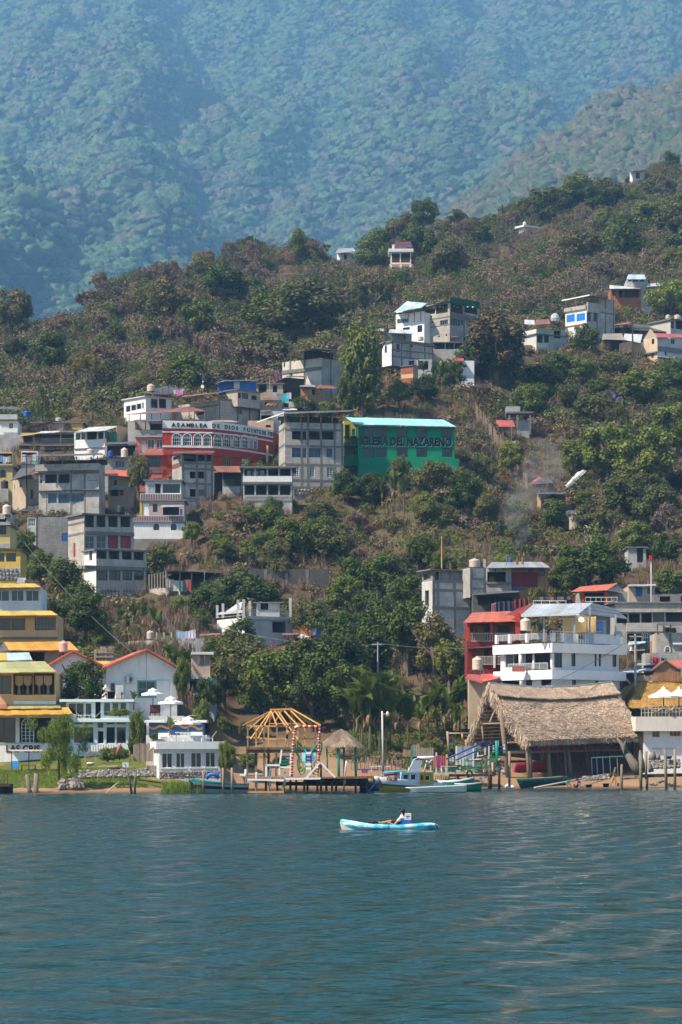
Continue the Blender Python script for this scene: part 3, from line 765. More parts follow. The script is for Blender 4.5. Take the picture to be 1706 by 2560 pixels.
  mb.face([(p.x,p.y,z1)for p in s.foot],[(p.x,p.y)for p in s.foot])
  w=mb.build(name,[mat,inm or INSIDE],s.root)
  if smat is not None:
   mb=MB();s.wallplane(mb,s.S,sd);mb.build(name,[smat,inm or INSIDE],s.root)
  if top:s.slab(yt,top[0],top[1],top[2]if len(top)>2 else BEAM)
  return s
 def slab(s,yc,thick,over,mat=None,name='slab',z=None):
  """floor or roof slab round the last block's footprint, its top at photo row yc"""
  z1=zat(Yp(yc),s.foot[0].y if s.F.A==s.foot[0]else s.Y)+.012 if z is None else z
  c=sum(s.foot,Vector((0,0)))/4;a,b,cc,dd=s.foot
  ex=(b-a).normalized()*over;ey=(dd-a).normalized()*over
  q=[a-ex-ey,b+ex-ey,cc+ex+ey,dd-ex+ey]
  m=MB();m.hexa([(p.x,p.y,z1-thick)for p in q]+[(p.x,p.y,z1)for p in q])
  return m.build(name,mat or BEAM,s.root)
 def band(s,x0,y0,x1,y1,out=.05,mat=None,name='beam',pan=None,inn=.05):
  pan=pan or s.F;u0,z0,u1,z1=pan.rect(x0,y0,x1,y1)
  m=MB();pan.box(m,u0,z0,u1,z1,-inn,out);return m.build(name,mat or BEAM,s.root)
 def frame(s,xs=(),ys=(),w=.28,out=.035,pan=None,mat=None,xr=None,yr=None):
  """concrete frame showing on a block wall: columns at xs, beams at ys"""
  pan=pan or s.F
  for x_ in xs:
   u,_=pan.loc(x_,0);m=MB();zt,zb=pan.z1-.02,pan.z0
   if yr:zt=pan.loc(x_,yr[0])[1];zb=pan.loc(x_,yr[1])[1]
   u=min(max(u,w/2),pan.L-w/2)
   pan.box(m,u-w/2,zb,u+w/2,zt,-.05,out);m.build('column',mat or BEAM,s.root)
  for y_ in ys:
   x_=xr or None;z=pan.loc(CX if False else FR[0]*0+(X_mid(pan)),y_)[1]
   u0,u1=(0,pan.L)if not xr else(pan.loc(xr[0],0)[0],pan.loc(xr[1],0)[0])
   m=MB();pan.box(m,u0,z-w/2,u1,z+w/2,-.05,out+.004);m.build('beam',mat or BEAM,s.root)
 def rail(s,x0,y0,x1,y1,out=.6,mat=None,n=None,pan=None,fill=None,name='railing'):
  pan=pan or s.F;u0,z0,u1,z1=pan.rect(x0,y0,x1,y1);m=MB();b=.05
  pan.box(m,u0,z1-b,u1,z1,out-b,out);pan.box(m,u0,z0,u1,z0+b,out-b,out)
  n=n or max(3,int((u1-u0)/.25))
  for i in range(n+1):
   u=u0+.025+(u1-u0-.05)*i/n;pan.box(m,u-.018,z0+b,u+.018,z1-b,out-b+.008,out-.008)
  r=m.build(name,mat or WHITE,s.root)
  if fill:
   m=MB();pan.box(m,u0,z0+b,u1,z1-b,out-.035,out-.02);m.build('infill',fill,r)
  return r
 def ledge(s,x0,yt,x1,yb,out,mat=None,pan=None,name='slab'):
  return s.band(x0,yt,x1,yb,out,mat,name,pan,.02)
 def roof(s,q,n=8,mat=None,th=.05,part='roof_sheet',sag=0.0,jit=.04,lap=.02):
  """sloping sheet roof; q = front-left, front-right, back-right, back-left as (x, y, depth offset)"""
  c=[at(X(a),Yp(b),s.Y+dy)for a,b,dy in q]
  up=(c[1]-c[0]).cross(c[3]-c[0]).normalized()
  if up.z<0:up=-up
  for i in range(n):
   t0=i/n;t1=(i+1)/n-lap/n*.5
   a,b=c[0].lerp(c[1],t0),c[0].lerp(c[1],t1);d,e=c[3].lerp(c[2],t0),c[3].lerp(c[2],t1)
   j=up*rnd.uniform(-jit,jit)*.5;k=(a-d).normalized()*rnd.uniform(-jit,jit)*1.5
   a,b=a+j+k,b+j+k;d,e=d+j,e+j
   m=MB();m.hexa([a,b,e,d,a+up*th,b+up*th,e+up*th,d+up*th])
   # uv along the fall
   m.build(part,mat,s.root)
 def post(s,x,yt,yb,dY=0.0,w=.12,mat=None,name='post'):
  a=at(X(x),Yp(yb),s.Y+dY);b=at(X(x),Yp(yt),s.Y+dY);m=MB();m.box((a+b)/2,(w,w,(b-a).length));return m.build(name,mat or WOOD,s.root)
 def beam(s,x0,y0,d0,x1,y1,d1,w=.1,mat=None,name='beam'):
  m=MB();m.bar(at(X(x0),Yp(y0),s.Y+d0),at(X(x1),Yp(y1),s.Y+d1),w);return m.build(name,mat or WOOD,s.root)
 def gable(s,ax,ay,over=.4,th=.12,mat=None,wmat=None):
  """gable wall over the front panel and a tiled pitched roof running back"""
  F_=s.F;ua,za=F_.loc(ax,ay);z1=s.z1;dep=(s.foot[3]-s.foot[0]).length
  e=(s.foot[3]-s.foot[0]).normalized()
  P3=lambda u,z,b:Vector((*(F_.A+F_.d*u+e*b),z))
  for b in(0,dep):
   m=MB();t=[P3(0,z1-.01,b),P3(F_.L,z1-.01,b),P3(ua,za,b)]
   m.face(t if b==0 else t[::-1],[(0,z1),(F_.L,z1),(ua,za)]);m.build('gable',wmat or WHITEW,s.root)
  for sgn,ue in((-1,0.0),(1,F_.L)):
   sl=(z1-za)/(ue-ua);ux=ue+sgn*over;zx_=za+sl*(ux-ua)
   n=max(3,int((dep+2*over)/1.0))
   for i in range(n):
    b0=-over+(dep+2*over)*i/n;b1=-over+(dep+2*over)*(i+.985)/n;dz=.03+rnd.uniform(0,.02)
    lo=[P3(ux,zx_+dz,b0),P3(ua,za+dz,b0),P3(ua,za+dz,b1),P3(ux,zx_+dz,b1)]
    if sgn>0:lo=[lo[1],lo[0],lo[3],lo[2]]
    m=MB();m.hexa(lo+[p+Vector((0,0,th))for p in lo]);m.build('roof_sheet',mat,s.root)
 def text(s,txt,x0,y0,x1,y1,mat,pan=None,out=.03,bold=.012,name='lettering',ext=.015,shear=0.0):
  pan=pan or s.F;u0,z0,u1,z1=pan.rect(x0,y0,x1,y1)
  me=text_mesh(name,txt,mat,bold,ext);o=link(name,me)
  co=[v.co for v in me.vertices];bx0=min(c.x for c in co);bx1=max(c.x for c in co);by0=min(c.y for c in co);by1=max(c.y for c in co)
  sx=(u1-u0)/(bx1-bx0);sy=(z1-z0)/(by1-by0)
  rz=math.atan2(pan.d.y,pan.d.x)
  o.parent=s.root;o.rotation_euler=(math.pi/2,0,rz);o.scale=(sx,sy,1)
  p=pan.pos(u0-bx0*sx,z0-by0*sy,out);o.location=p-Vector(s.root.location)
  return o
def X_mid(pan):
 p=(pan.A+pan.B)/2
 return(CX+p.x/p.y*F-FR[0])*FR[2]
_TK={}
def tank(x,yt,yb,w,Y,col,label,group='rooftop water tanks'):
 """ribbed plastic water tank with a domed shoulder and lid"""
 b=at(X(x),Yp(yb),Y);h=zat(Yp(yt),Y)-b.z;r=w/FR[2]/F*Y/2
 o=empty('water_tank',b,label,'water tank',group)
 m=MB();pr=[(0,0),(r*.96,0),(r,h*.03)]
 for k in range(5):z=h*(.05+.13*k);pr+=[(r,z),(r*.965,z+h*.03),(r*.965,z+h*.06),(r,z+h*.09)]
 pr+=[(r,h*.72),(r*.93,h*.80),(r*.7,h*.87),(r*.34,h*.92),(r*.3,h*.93)]
 m.lathe(b,pr,18);mt=P(col,.45,.14,1.5);m.build('body',mt,o,True)
 m=MB();m.lathe(b,[(0,h*.915),(r*.33,h*.915),(r*.33,h*.98),(r*.25,h),(0,h)],14);m.build('lid',mt,o)
 m=MB();m.tube([b+Vector((r*1.02,-.05,h*.1)),b+Vector((r*1.15,-.08,h*.1)),b+Vector((r*1.15,-.08,-.5))],.025,5);m.build('pipe',WHITE,o)
 return o
def clothesline(x0,y0,x1,y1,Y,items,label,Y2=None):
 a=at(X(x0),Yp(y0),Y);b=at(X(x1),Yp(y1),Y2 or Y)
 o=empty('clothesline',a,label,'laundry','washing hung out to dry')
 m=MB();pts=[a.lerp(b,t)-Vector((0,0,.25*math.sin(math.pi*t)))for t in(0,.25,.5,.75,1)];m.tube(pts,.012,4);m.build('line',GREYF,o)
 n=len(items)
 for i,(c,w,h)in enumerate(items):
  t=(i+.5)/n;p=a.lerp(b,t)-Vector((0,0,.25*math.sin(math.pi*t)));d=(b-a).normalized()
  m=MB();k=4
  for q in range(k):
   ua=(q/k-.5)*w;ub=((q+1)/k-.5)*w;oa=.05*(q%2);ob=.05*((q+1)%2)
   m.face([p+d*ua+Vector((0,oa,-h*rnd.uniform(.92,1))),p+d*ub+Vector((0,ob,-h)),p+d*ub+Vector((0,ob*.3,0)),p+d*ua+Vector((0,oa*.3,0))])
  m.build('garment',P(c,.9,.15),o)
 return o
def stones(root,pan,x0,y0,x1,y1,sz=.45,mat=None,out=.06):
 """rubble stones set proud of a plinth wall, each a piece"""
 u0,z0,u1,z1=pan.rect(x0,y0,x1,y1);z=z0;row=0
 rz=math.atan2(pan.d.y,pan.d.x)
 while z<z1-.1:
  hh=sz*rnd.uniform(.75,1.0);u=u0+rnd.uniform(0,.1)
  while u<u1-.15:
   w=sz*rnd.uniform(.6,1.1)
   o=link('stone',rnd.choice(STONES),root);o.location=pan.pos(u+w/2,z+hh/2,out*.3)-rootloc(root)
   o.rotation_euler=(0,rnd.uniform(-.15,.15),rz);o.scale=(w*.46,out*1.6,min(hh,z1-z)*.44)
   u+=w+.07
  z+=hh+.06
def stone_mesh(seed,mat,sq=.75):
 r=random.Random(seed);m=MB();rings=[]
 for zz,rr in((-1,.6),(-.3,1.05),(.55,.9),(1,.4)):
  rings.append([Vector((math.cos(a)*rr*r.uniform(.65,1.2),math.sin(a)*rr*r.uniform(.65,1.2),zz+r.uniform(-.28,.28)))for a in[2*math.pi*k/6+r.uniform(-.3,.3)for k in range(6)]])
 m.tube_rings(rings);return m.mesh('stone',mat)
STM=[P(c,.9,.25,3,bmp=.3)for c in((.22,.20,.18),(.14,.125,.11),(.31,.28,.25))]
STONES=[stone_mesh(i,STM[i%3])for i in range(7)]
def G(nx=2,ny=1,fc='k',**k):return dict(nx=nx,ny=ny,fc=fc,**k)
def row(xs,y0,y1,kind='o',opt=None,**kw):
 out=[]
 for i,(a,b)in enumerate(xs):
  o=dict(opt or{});
  out.append((a,y0,b,y1,kind,o))
 return out
 # ------------------------------------------------------------------ buildings, left half of the slope
TIN=sheetmat((.42,.42,.42),.45);TIND=sheetmat((.13,.12,.115),.6);RUST=sheetmat((.30,.12,.07),.6,metal=.1);YEL=sheetmat((.62,.43,.05),.25,metal=.05)
ORA=sheetmat((.66,.33,.04),.25,metal=.05);MOSS=sheetmat((.42,.40,.14),.3,metal=.05);CYAN=sheetmat((.34,.74,.80),.05,metal=.0);PALE=sheetmat((.62,.64,.64),.12,metal=.1)
TILE=sheetmat((.55,.13,.06),.15,metal=0);REDR=sheetmat((.50,.10,.08),.15,metal=0);LBLUE=sheetmat((.45,.60,.66),.1,metal=.05)
YW=W((.60,.42,.10),dirt=.3);PYW=W((.58,.47,.20),dirt=.4);PEACH=W((.62,.40,.20),dirt=.25);BEIGE=W((.46,.37,.27),dirt=.5);PINKW=W((.50,.37,.33),dirt=.4)
SALM=W((.52,.17,.13),dirt=.3);REDW=W((.46,.055,.03),dirt=.42);GREENW=W((.006,.25,.125),dirt=.45);TEALW=W((.03,.26,.19),dirt=.35);BLOCKB=W((.30,.29,.28),block=1.0,dirt=.7)
BLUEW=P((.02,.12,.40),.6,.15);MAROON=W((.20,.03,.035),dirt=.3);BRICKR=W((.32,.12,.07),block=.8,dirt=.4);YELLIT=W((.50,.50,.08),dirt=.2)
BLACKT=P((.012,.012,.014),.6,.1);CREAM=(.62,.52,.42)
o_={}
fr(0,980,3.647)
# white house over grey base at the left edge
b=Bld('stacked_house','white upper house over bare grey storey at left edge, below the conifer','house',40,545,425)
b.block(None,-90,162,250,390,mat=WHITEW,f=[(82,280,122,335,'g',G(2,1,'w'))],down=.3,top=(.2,.25))
b.block(None,-90,190,388,548,Y=424,mat=CONC,down=6)
for x_ in(-60,60,168):b.post(x_,150,250,.5,.15,BEAM)
b.band(-90,205,160,250,.1,mat=GREYW,name='parapet')
b.roof([(-100,158,-1),(185,160,-1),(165,138,6),(-100,132,6)],6,TIND)
b=Bld('shop_house','yellow house with an open dark shop floor at left edge','house',20,800,408)
b.block(None,-90,115,545,1010,mat=PYW,f=[(-60,560,112,655,'o',{}),(5,710,48,780,'a',G(2,2,'k'))],down=4)
b.slab(668,.25,.3);b.band(-90,880,82,1010,.5,mat=CONC,name='wall')
clothesline(5,575,100,580,406.5,[((.1,.25,.5),.8,.9),((.5,.5,.55),.5,1.0),((.6,.6,.62),.6,.8),((.35,.25,.1),.5,.9)],'washing in the open shop floor at the left edge')
tank(43,800,878,70,405.5,(.04,.04,.05),'black water tank below the yellow arched-window house at left edge')
tank(243,170,225,58,440,(.01,.10,.45),'bright blue water tank beside the conifer')
# terrace house with yellow eaves
b=Bld('terrace_house','low beige and yellow house with arched window behind the long balcony','house',520,360,433)
b.block(None,300,757,275,375,mat=PINKW,f=[(590,290,650,345,'a',G(2,2,'b')),(430,318,466,358,'d',{'fc':'b'}),(384,335,406,360,'g',G(1,1,'k'))],down=3,top=(.18,.3))
b.band(656,278,756,356,.05,YW,'painted_panel');b.band(568,278,588,356,.05,YW,'painted_panel')
b.roof([(255,318,-3),(470,268,-1),(560,258,4),(330,300,4)],6,RUST);b.post(282,318,372,-2.5);b.post(372,300,370,-2)
tank(537,232,266,58,435,(.5,.5,.48),'pale round tank on the flat roof of the arched-window house')
b=Bld('balcony_house','long dark house with picket balcony and yellow eave, behind the big grey block','house',430,560,424)
b.block(None,190,680,372,565,mat=BEIGE,f=[(215,400,300,470,'o',{}),(318,385,548,470,'o',{}),(560,385,672,470,'o',{}),(345,498,372,560,'d',{'fc':'o'}),(395,500,520,560,'g',G(4,1,'y'))],down=4)
b.ledge(180,485,682,500,1.2);b.rail(318,430,682,487,1.2,mat=P((.22,.22,.21),.8,.3),n=34);b.rail(186,462,320,500,1.2,mat=WOOD,n=16)
b.roof([(188,405,-1.5),(372,378,-1.5),(372,366,2),(188,395,2)],5,YEL);b.roof([(370,380,-1.5),(545,366,-1.5),(545,355,2),(370,362,2)],5,PALE);b.roof([(545,368,-1),(690,372,-1),(690,358,3),(545,352,3)],4,TIND)
b=Bld('small_shop','small house with brick-red balcony panel and hanging clothes below the picket balcony','house',260,660,413)
b.block(None,195,345,540,665,mat=WHITEW,f=[(200,550,335,610,'o',{})],down=3);b.band(205,606,335,660,.4,BRICKR,'parapet');b.band(295,636,338,662,.5,P((.1,.5,.38),.7),'awning')
clothesline(205,565,330,560,411.8,[((.65,.65,.66),.6,1.1),((.2,.35,.55),.6,1.3),((.55,.2,.2),.5,.8),((.6,.6,.6),.5,1.0)],'white and blue washing above the brick-red balcony panel')
# pale terrace house with green side wall
b=Bld('terrace_house','white two-level house with pale sheet roof and green side wall','house',810,570,414)
b.block(680,957,1190,356,575,rot=-24,mat=WHITEW,smat=TEALW,f=[(690,368,782,442,'g',G(2,1,'w',cur=3)),(792,362,885,436,'o',{}),(895,366,945,430,'o',{})],sd=[(972,372,1003,440,'d',{'fc':'k'}),(1110,410,1150,462,'o',{'dep':1})],down=2)
b.band(1066,332,1192,472,.04,BEIGE,'wall',pan=b.S);b.band(680,508,957,518,.2)
b.roof([(683,366,-.6),(958,356,-.6),(1095,312,6),(820,322,7)],8,PALE);b.post(966,425,585,-1.5,.2,FC['o'])
tank(824,515,572,66,409,CREAM,'cream water tank in front of the white terrace house')
b=Bld('service_block','low grey block with dark open shed on top, beside the salmon wing','house',1090,715,403)
b.block(None,958,1238,478,722,mat=CONC,f=[(978,492,1232,582,'o',{'dep':3}),(1050,625,1140,690,'g',G(3,1,'y'))],down=5);b.ledge(955,585,1240,600,.6)
b.roof([(965,480,-1),(1240,470,-1),(1240,455,4),(965,462,4)],7,TIND)
tank(1136,506,597,64,402.2,CREAM,'cream water tank with a red stripe beside the salmon wing');
tank(960+50,530,590,50,402.2,(.02,.08,.3),'small dark blue drum in the open shed above the red tiled hut')
# big grey block with blue window frames
b=Bld('grey_block','big bare grey concrete house with blue-framed windows and open roof deck','house',620,1110,385)
b.block(355,905,958,655,1112,rot=-14,mat=CONC,f=[(412,745,520,832,'o',{}),(533,745,637,832,'o',{}),(362,745,392,838,'g',G(1,2,'w')),(440,925,520,1015,'g',G(4,2,'u',cur=2)),(535,925,638,1015,'g',G(4,2,'u')),(660,925,770,1000,'g',G(5,2,'u',cur=2))],down=5)
b.ledge(338,652,908,728,.7,CONC,name='parapet');b.ledge(355,888,910,908,.5);b.frame(ys=(740,),xs=(650,775));b.band(805,802,890,810,.06)
b.post(440,585,652,.3);b.post(572,585,652,.3);b.post(700,585,652,.3);b.post(355,590,652,.3);b.post(890,585,652,.3)
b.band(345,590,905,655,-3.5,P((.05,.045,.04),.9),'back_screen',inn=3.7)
b.roof([(335,592,-1.5),(950,572,-1.5),(930,560,6),(350,575,6)],13,TIND)
stones(b.root,b.F,410,1103,625,1150,.5,out=.1)
b=Bld('tiled_hut','small beige hut with red tiled roof between grey block and salmon wing','house',1100,880,391)
b.block(None,988,1222,768,950,mat=BEIGE,f=[(1040,805,1070,850,'o',{'dep':.8}),(1010,890,1080,948,'o',{}),(1095,892,1125,945,'d',{'fc':'r'})],down=4)
b.roof([(955,768,-1.2),(1255,775,-1.2),(1235,715,4),(955,718,4)],9,TILE);b.roof([(995,892,-2),(1140,888,-2),(1140,874,0),(995,876,0)],4,TIN)
b=Bld('street_house','sunlit ochre side house with junk-covered dark roof beside the street','house',240,990,398)
b.block(116,238,348,790,995,rot=42,mat=BEIGE,sd=[(180,825,205,872,'g',G(1,2,'u')),(132,845,145,890,'d',{'fc':'y'})],f=[(280,890,305,975,'d',{'fc':'b'})],down=4)
b.roof([(100,812,-2),(240,760,-3),(350,690,3),(190,700,6)],6,TIND);b.roof([(238,762,-3),(352,740,-1),(352,690,4),(300,690,5)],5,RUST)
# stepped concrete stack
b=Bld('stepped_block','four-storey stepped concrete block with sunlit side above the mango trees','house',900,1860,350)
b.block(622,768,1216,1106,1440,Y=354,rot=27,mat=CONC2,f=row(((778,860),(882,965),(990,1076),(1100,1192)),1125,1230,'o',{'dep':1.6})+[(778,1312,860,1425,'g',G(2,2,'y',cur=2)),(882,1310,968,1425,'g',G(2,2,'y',cur=4)),(988,1310,1080,1425,'o',{'dep':1.5,'cur':1}),(1100,1310,1196,1425,'o',{'dep':1.5,'cur':1})],sd=[(672,1375,690,1505,'d',{'fc':'r'})],down=12)
b.slab(1106,.2,.35);b.ledge(768,1285,1220,1298,.25);b.frame(ys=(1200,1298),pan=b.S)
b.block(768,878,1336,1430,1872,Y=347,rot=27,mat=CONC2,smat=WHITEW,f=row(((885,975),(995,1090),(1115,1202),(1222,1312)),1440,1532,'o',{'dep':1.6})+[(885,1630,982,1716,'g',G(3,1,'k')),(997,1630,1097,1716,'g',G(3,1,'k')),(1118,1630,1206,1716,'g',G(2,1,'k',cur=2)),(1224,1630,1314,1716,'g',G(3,1,'k'))],sd=[(815,1450,842,1538,'o',{})],down=8)
b.slab(1430,.2,.3);b.ledge(766,1600,1340,1612,.3);b.ledge(766,1606,878,1616,.3,pan=b.S);b.ledge(878,1535,1335,1600,.1,CONC2,name='parapet')
stones(b.root,b.F,890,1796,1100,1856,.42,out=.1);stones(b.root,b.F,1120,1796,1310,1856,.42,out=.1)
tank(1102,1032,1098,74,353,(.03,.035,.04),'black water tank on the stepped concrete block')
b2=Bld('yard_wall','brown block retaining wall with blue gate under the big grey house','wall',480,1330,362)
b2.block(None,350,620,1140,1340,mat=BLOCKB,f=[(565,1290,618,1360,'d',{'fc':'u'})],down=3,dep=2);b2.block(None,250,330,1145,1290,Y=364,mat=GREYW,f=[(258,1150,326,1225,'g',G(4,2,'w'))],dep=2)
# asphalt street ramp
mb=MB();pts=[(105,960),(350,1000),(392,1060),(400,1118),(180,1118),(110,1050)]
mb.face([ground(X(a),Yp(c))+Vector((0,0,.5))for a,c in pts]);st=mb.build('street',P((.055,.055,.06),.9,.2));st['kind']='structure'
fr(280,940,3.564)
# white and pink house
b=Bld('balcony_house','white and pink house with two maroon-railed balconies below the red church','house',420,1500,370)
b.block(None,300,618,925,1052,Y=376,mat=GREYW,f=[(450,957,612,1048,'g',G(1,1,'w',sill='w')),(330,965,380,1045,'d',{'fc':'y'}),(385,960,435,1045,'o',{})],top=(.15,.3),down=1)
b.block(None,262,645,1102,1246,Y=372,mat=PINKW,f=[(275,1135,332,1246,'d',{'fc':'w'}),(365,1138,407,1212,'g',G(1,2,'k')),(455,1165,600,1240,'o',{}),(608,1185,630,1240,'d',{'fc':'u'})],top=(.2,.25),down=1)
b.rail(255,1050,617,1104,.15,WHITE,24,fill=P((.12,.05,.06),.7));b.roof([(440,1172,-2),(640,1165,-2),(640,1150,0),(440,1155,0)],5,TIN);b.band(250,1060,270,1246,.1,W((.6,.4,.03)),'yellow_corner')
b.block(None,196,645,1296,1452,Y=369,mat=WHITEW,f=[(370,1315,422,1374,'g',G(2,1,'m',arch=1)),(525,1313,577,1374,'g',G(2,1,'k',arch=1))],down=.5,top=(.2,.2))
b.rail(190,1246,642,1297,.15,WHITE,30,fill=P((.12,.05,.06),.7));b.block(None,196,645,1450,1505,Y=368.9,mat=BLOCKB,down=3)
# grey tower with lit side
b=Bld('grey_tower','narrow grey tower with four square windows and lit left side, below red church','house',760,1200,384)
b.block(537,622,903,690,1210,rot=20,mat=CONC,f=[(636,697,755,760,'o',{'dep':3}),(770,697,890,760,'o',{'dep':3}),(695,852,748,912,'o',{}),(765,852,823,912,'o',{}),(695,1008,750,1075,'o',{}),(768,1010,825,1075,'g',G(2,1,'y',cur=2))],sd=[(545,700,610,755,'o',{'dep':2})],down=4)
b.frame(xs=(635,758,835,893),ys=(780,830,960,1090));b.roof([(530,690,-1.2),(905,684,-1),(925,672,4),(560,676,6)],9,TIND);b.band(540,765,620,830,.05,RUST,'sheet_cladding',pan=b.S)
b=Bld('rust_roof_shed','dark balcony shed with rusty sheet roof between tower and gallery','house',1030,1120,394)
b.block(None,905,1165,850,1130,mat=W((.30,.28,.26),dirt=.6),f=[(912,862,985,1100,'o',{'dep':2.5}),(992,865,1150,978,'o',{'dep':2.5}),(1085,1005,1130,1042,'g',G(2,1,'y'))],down=4)
b.rail(995,926,1088,980,.1,mat=P((.3,.29,.28),.8),n=11);b.band(990,985,1140,1128,.06,GREYW,'wall');b.roof([(940,858,-1.5),(1170,862,-1.5),(1145,805,4),(903,806,4)],9,RUST)
# gallery building
b=Bld('gallery_house','two-storey open gallery house with white parapet beside the tall grey tower','house',1380,1130,381)
xs=((1182,1270),(1285,1378),(1393,1482),(1498,1592))
b.block(None,1170,1606,808,1128,mat=CONC,f=row(xs,826,890,'o',{'dep':3})+row(xs,972,1060,'o',{'dep':3}),down=8)
b.slab(808,.2,.5);b.ledge(1168,894,1606,944,.3,WHITEW,name='parapet');b.ledge(1165,944,1608,962,.35);b.rail(1185,1064,1600,1108,.12,GREYW,40,name='balustrade')
clothesline(1190,836,1370,832,381.5,[((.4,.4,.42),.5,.8),((.5,.45,.4),.8,.5),((.2,.25,.35),.6,.8)],'washing inside the open gallery house')
# red church with curved front
b=Bld('red_church','bright red church with curved front, arched white windows and lettered white band','church',900,860,403)
pl=[(450,402.0),(897,403.2),(1069,405.6),(1222,408.5),(1432,414.0)]
zt=zat(Yp(403),402);zb_=zat(Yp(870),402)-4
P2=[Vector((xat(X(a),y),y))for a,y in pl]
holes=[[(537,512,620,616),(630,513,712,618),(728,515,803,620),(812,515,888,622)],[(905,520,980,627),(988,522,1063,629)],[(1075,526,1143,632),(1152,529,1216,637)],[(1228,540,1257,642),(1263,545,1297,648)]]
low=[[],[(985,722,1062,800,'g',G(4,1,'y'))],[(1158,735,1215,798,'d',{'fc':'w'})],[]]
pans=[];mb=MB()
for i in range(4):
 p=Panel(P2[i],P2[i+1],zb_,zt);pans.append(p)
 b.wallplane(mb,p,[h+('a',G(4,3,'w'))for h in holes[i]]+low[i])
bk=[Vector((P2[4].x+1,P2[4].y+6)),Vector((P2[0].x,417))]
for a,c in((P2[4],bk[0]),(bk[0],bk[1]),(bk[1],P2[0])):q=Panel(a,c,zb_,zt);q.quad(mb,0,zb_,q.L,zt)
mb.face([(p.x,p.y,zt-.02)for p in P2+bk])
b.wall=mb.build('wall',[REDW,INSIDE],b.root)
for i,p in enumerate(pans):
 for z0,z1,o,mt,nm in((zt-1.0,zt+.1,.10,WHITEW,'sign_band'),(zt-1.62,zt-1.42,.07,WHITEW,'moulding'),(zat(Yp(634),402.0),zat(Yp(618),402.0),.07,WHITEW,'moulding'),(zat(Yp(700),402.0),zat(Yp(690),402),.12,REDW,'ledge')):
  m=MB();p.box(m,0 if i==0 else-.02,z0,p.L+.02,z1,-.05,o+.002*i);m.build(nm,mt,b.root)
  # letters along the band, one by one, following the curve
TXT='ASAMBLEA DE DIOS FUENTE DE VID'
xs_=[550,590,635,682,718,756,792,830,None,905,945,None,1015,1045,1075,1110,None,1175,1212,1243,1270,1294,1315,None,1340,1360,None,1392,1408,1422]
for ch,xx in zip(TXT,xs_):
 if xx is None:continue
 i=0 if xx<897 else 1 if xx<1069 else 2 if xx<1222 else 3
 p=pans[i];u,_=p.loc(xx,440)
 lo=link('letter',text_mesh('letter',ch,BLACKT,.034,.02,.95,'CENTER'),b.root);lo.scale=(.92 if ch!='I' else 1,.82,1)
 lo.rotation_euler=(math.pi/2,0,math.atan2(p.d.y,p.d.x));lo.location=p.pos(u,zt-.78,.135)-Vector(b.root.location)
b.F=pans[1];b.rail(1290,745,1400,800,.5,STEEL,5,pan=pans[3]);b.Y=412;b.post(1385,620,800,-2,.3,PYW)
b.Y=404;b.roof([(840,408,1),(1140,412,4),(1060,395,12),(900,398,12)],5,sheetmat((.5,.36,.25),.3))
# salmon wing
b=Bld('salmon_wing','salmon-pink balcony wing with bare concrete roof deck left of the red church','house',340,860,402.5)
b.block(None,212,462,480,865,mat=SALM,f=[(262,575,305,690,'d',{'fc':'y'}),(318,565,380,655,'g',G(2,1,'l',cur=2)),(397,562,455,655,'g',G(2,1,'l',cur=2)),(318,725,432,820,'g',G(3,2,'k'))],down=4)
b.ledge(205,485,462,547,.35,CONC,name='parapet');b.ledge(212,698,466,712,1.0,SALM);b.rail(214,645,464,700,1.0,P((.5,.3,.28),.6),30);b.rail(300,820,464,862,.6,P((.4,.22,.2),.6),18)
for x_ in(212,300,345,440):b.post(x_,400,486,.6,.14)
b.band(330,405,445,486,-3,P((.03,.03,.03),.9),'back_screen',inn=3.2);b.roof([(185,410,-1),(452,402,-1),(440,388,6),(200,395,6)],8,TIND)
# row of houses above the red church
b=Bld('white_house','white house with brown twin windows and lit glazed side above the red church','house',300,340,429)
b.block(108,303,530,178,345,rot=40,mat=WHITEW,sd=[(125,262,165,324,'g',G(1,1,'y')),(172,253,215,312,'g',G(1,1,'y')),(220,243,262,300,'g',G(1,1,'y')),(270,235,284,292,'g',G(1,1,'y'))],f=[(348,207,410,282,'g',G(3,2,'b',cur=0)),(420,208,485,284,'g',G(3,2,'b',cur=0))],down=4)
b.slab(176,.18,.3,GREYW);b.roof([(255,152,-1),(470,168,1),(675,128,9),(480,92,9)],9,TIND)
for x_,y_ in((300,150),(375,125),(455,105),(505,95),(640,130)):b.post(x_,y_,180,2)
b.band(515,142,670,172,-4,BRICKR,'parapet',inn=4.3)
tank(349,70,138,72,431,CREAM,'cream water tank on the white house above the red church')
clothesline(555,118,640,108,433,[((.5,.5,.55),.7,.7),((.6,.15,.35),.6,.9),((.6,.25,.4),.6,.8),((.5,.5,.5),.5,.7)],'pink washing on the white house roof deck')
b=Bld('roof_deck','long open roof deck with rusty sheets on thin posts behind the salmon wing','house',300,480,417)
b.block(None,142,215,398,500,mat=GREYW,down=3);b.block(None,215,830,388,480,Y=419,mat=CONC,f=[(560,395,690,440,'o',{})],down=3)
b.roof([(128,345,-2),(830,312,0),(700,274,9),(560,290,10)],13,RUST)
for x_,y_ in((155,345),(255,338),(355,333),(435,328),(520,324),(605,320),(690,318),(735,316),(825,312)):b.post(x_,y_,405,-1,.12,FC['o']if x_<160 else WOOD)
b=Bld('concrete_house','large bare concrete house with lit side wall above the church lettering','house',950,405,426)
b.block(552,952,1322,215,408,rot=46,mat=CONC2,f=[(1125,290,1165,340,'g',G(2,1,'y'))],sd=[(760,318,820,350,'o',{}),],down=4)
b.frame(xs=(960,1120,1225,1310),ys=(225,));b.frame(ys=(285,),pan=b.S)
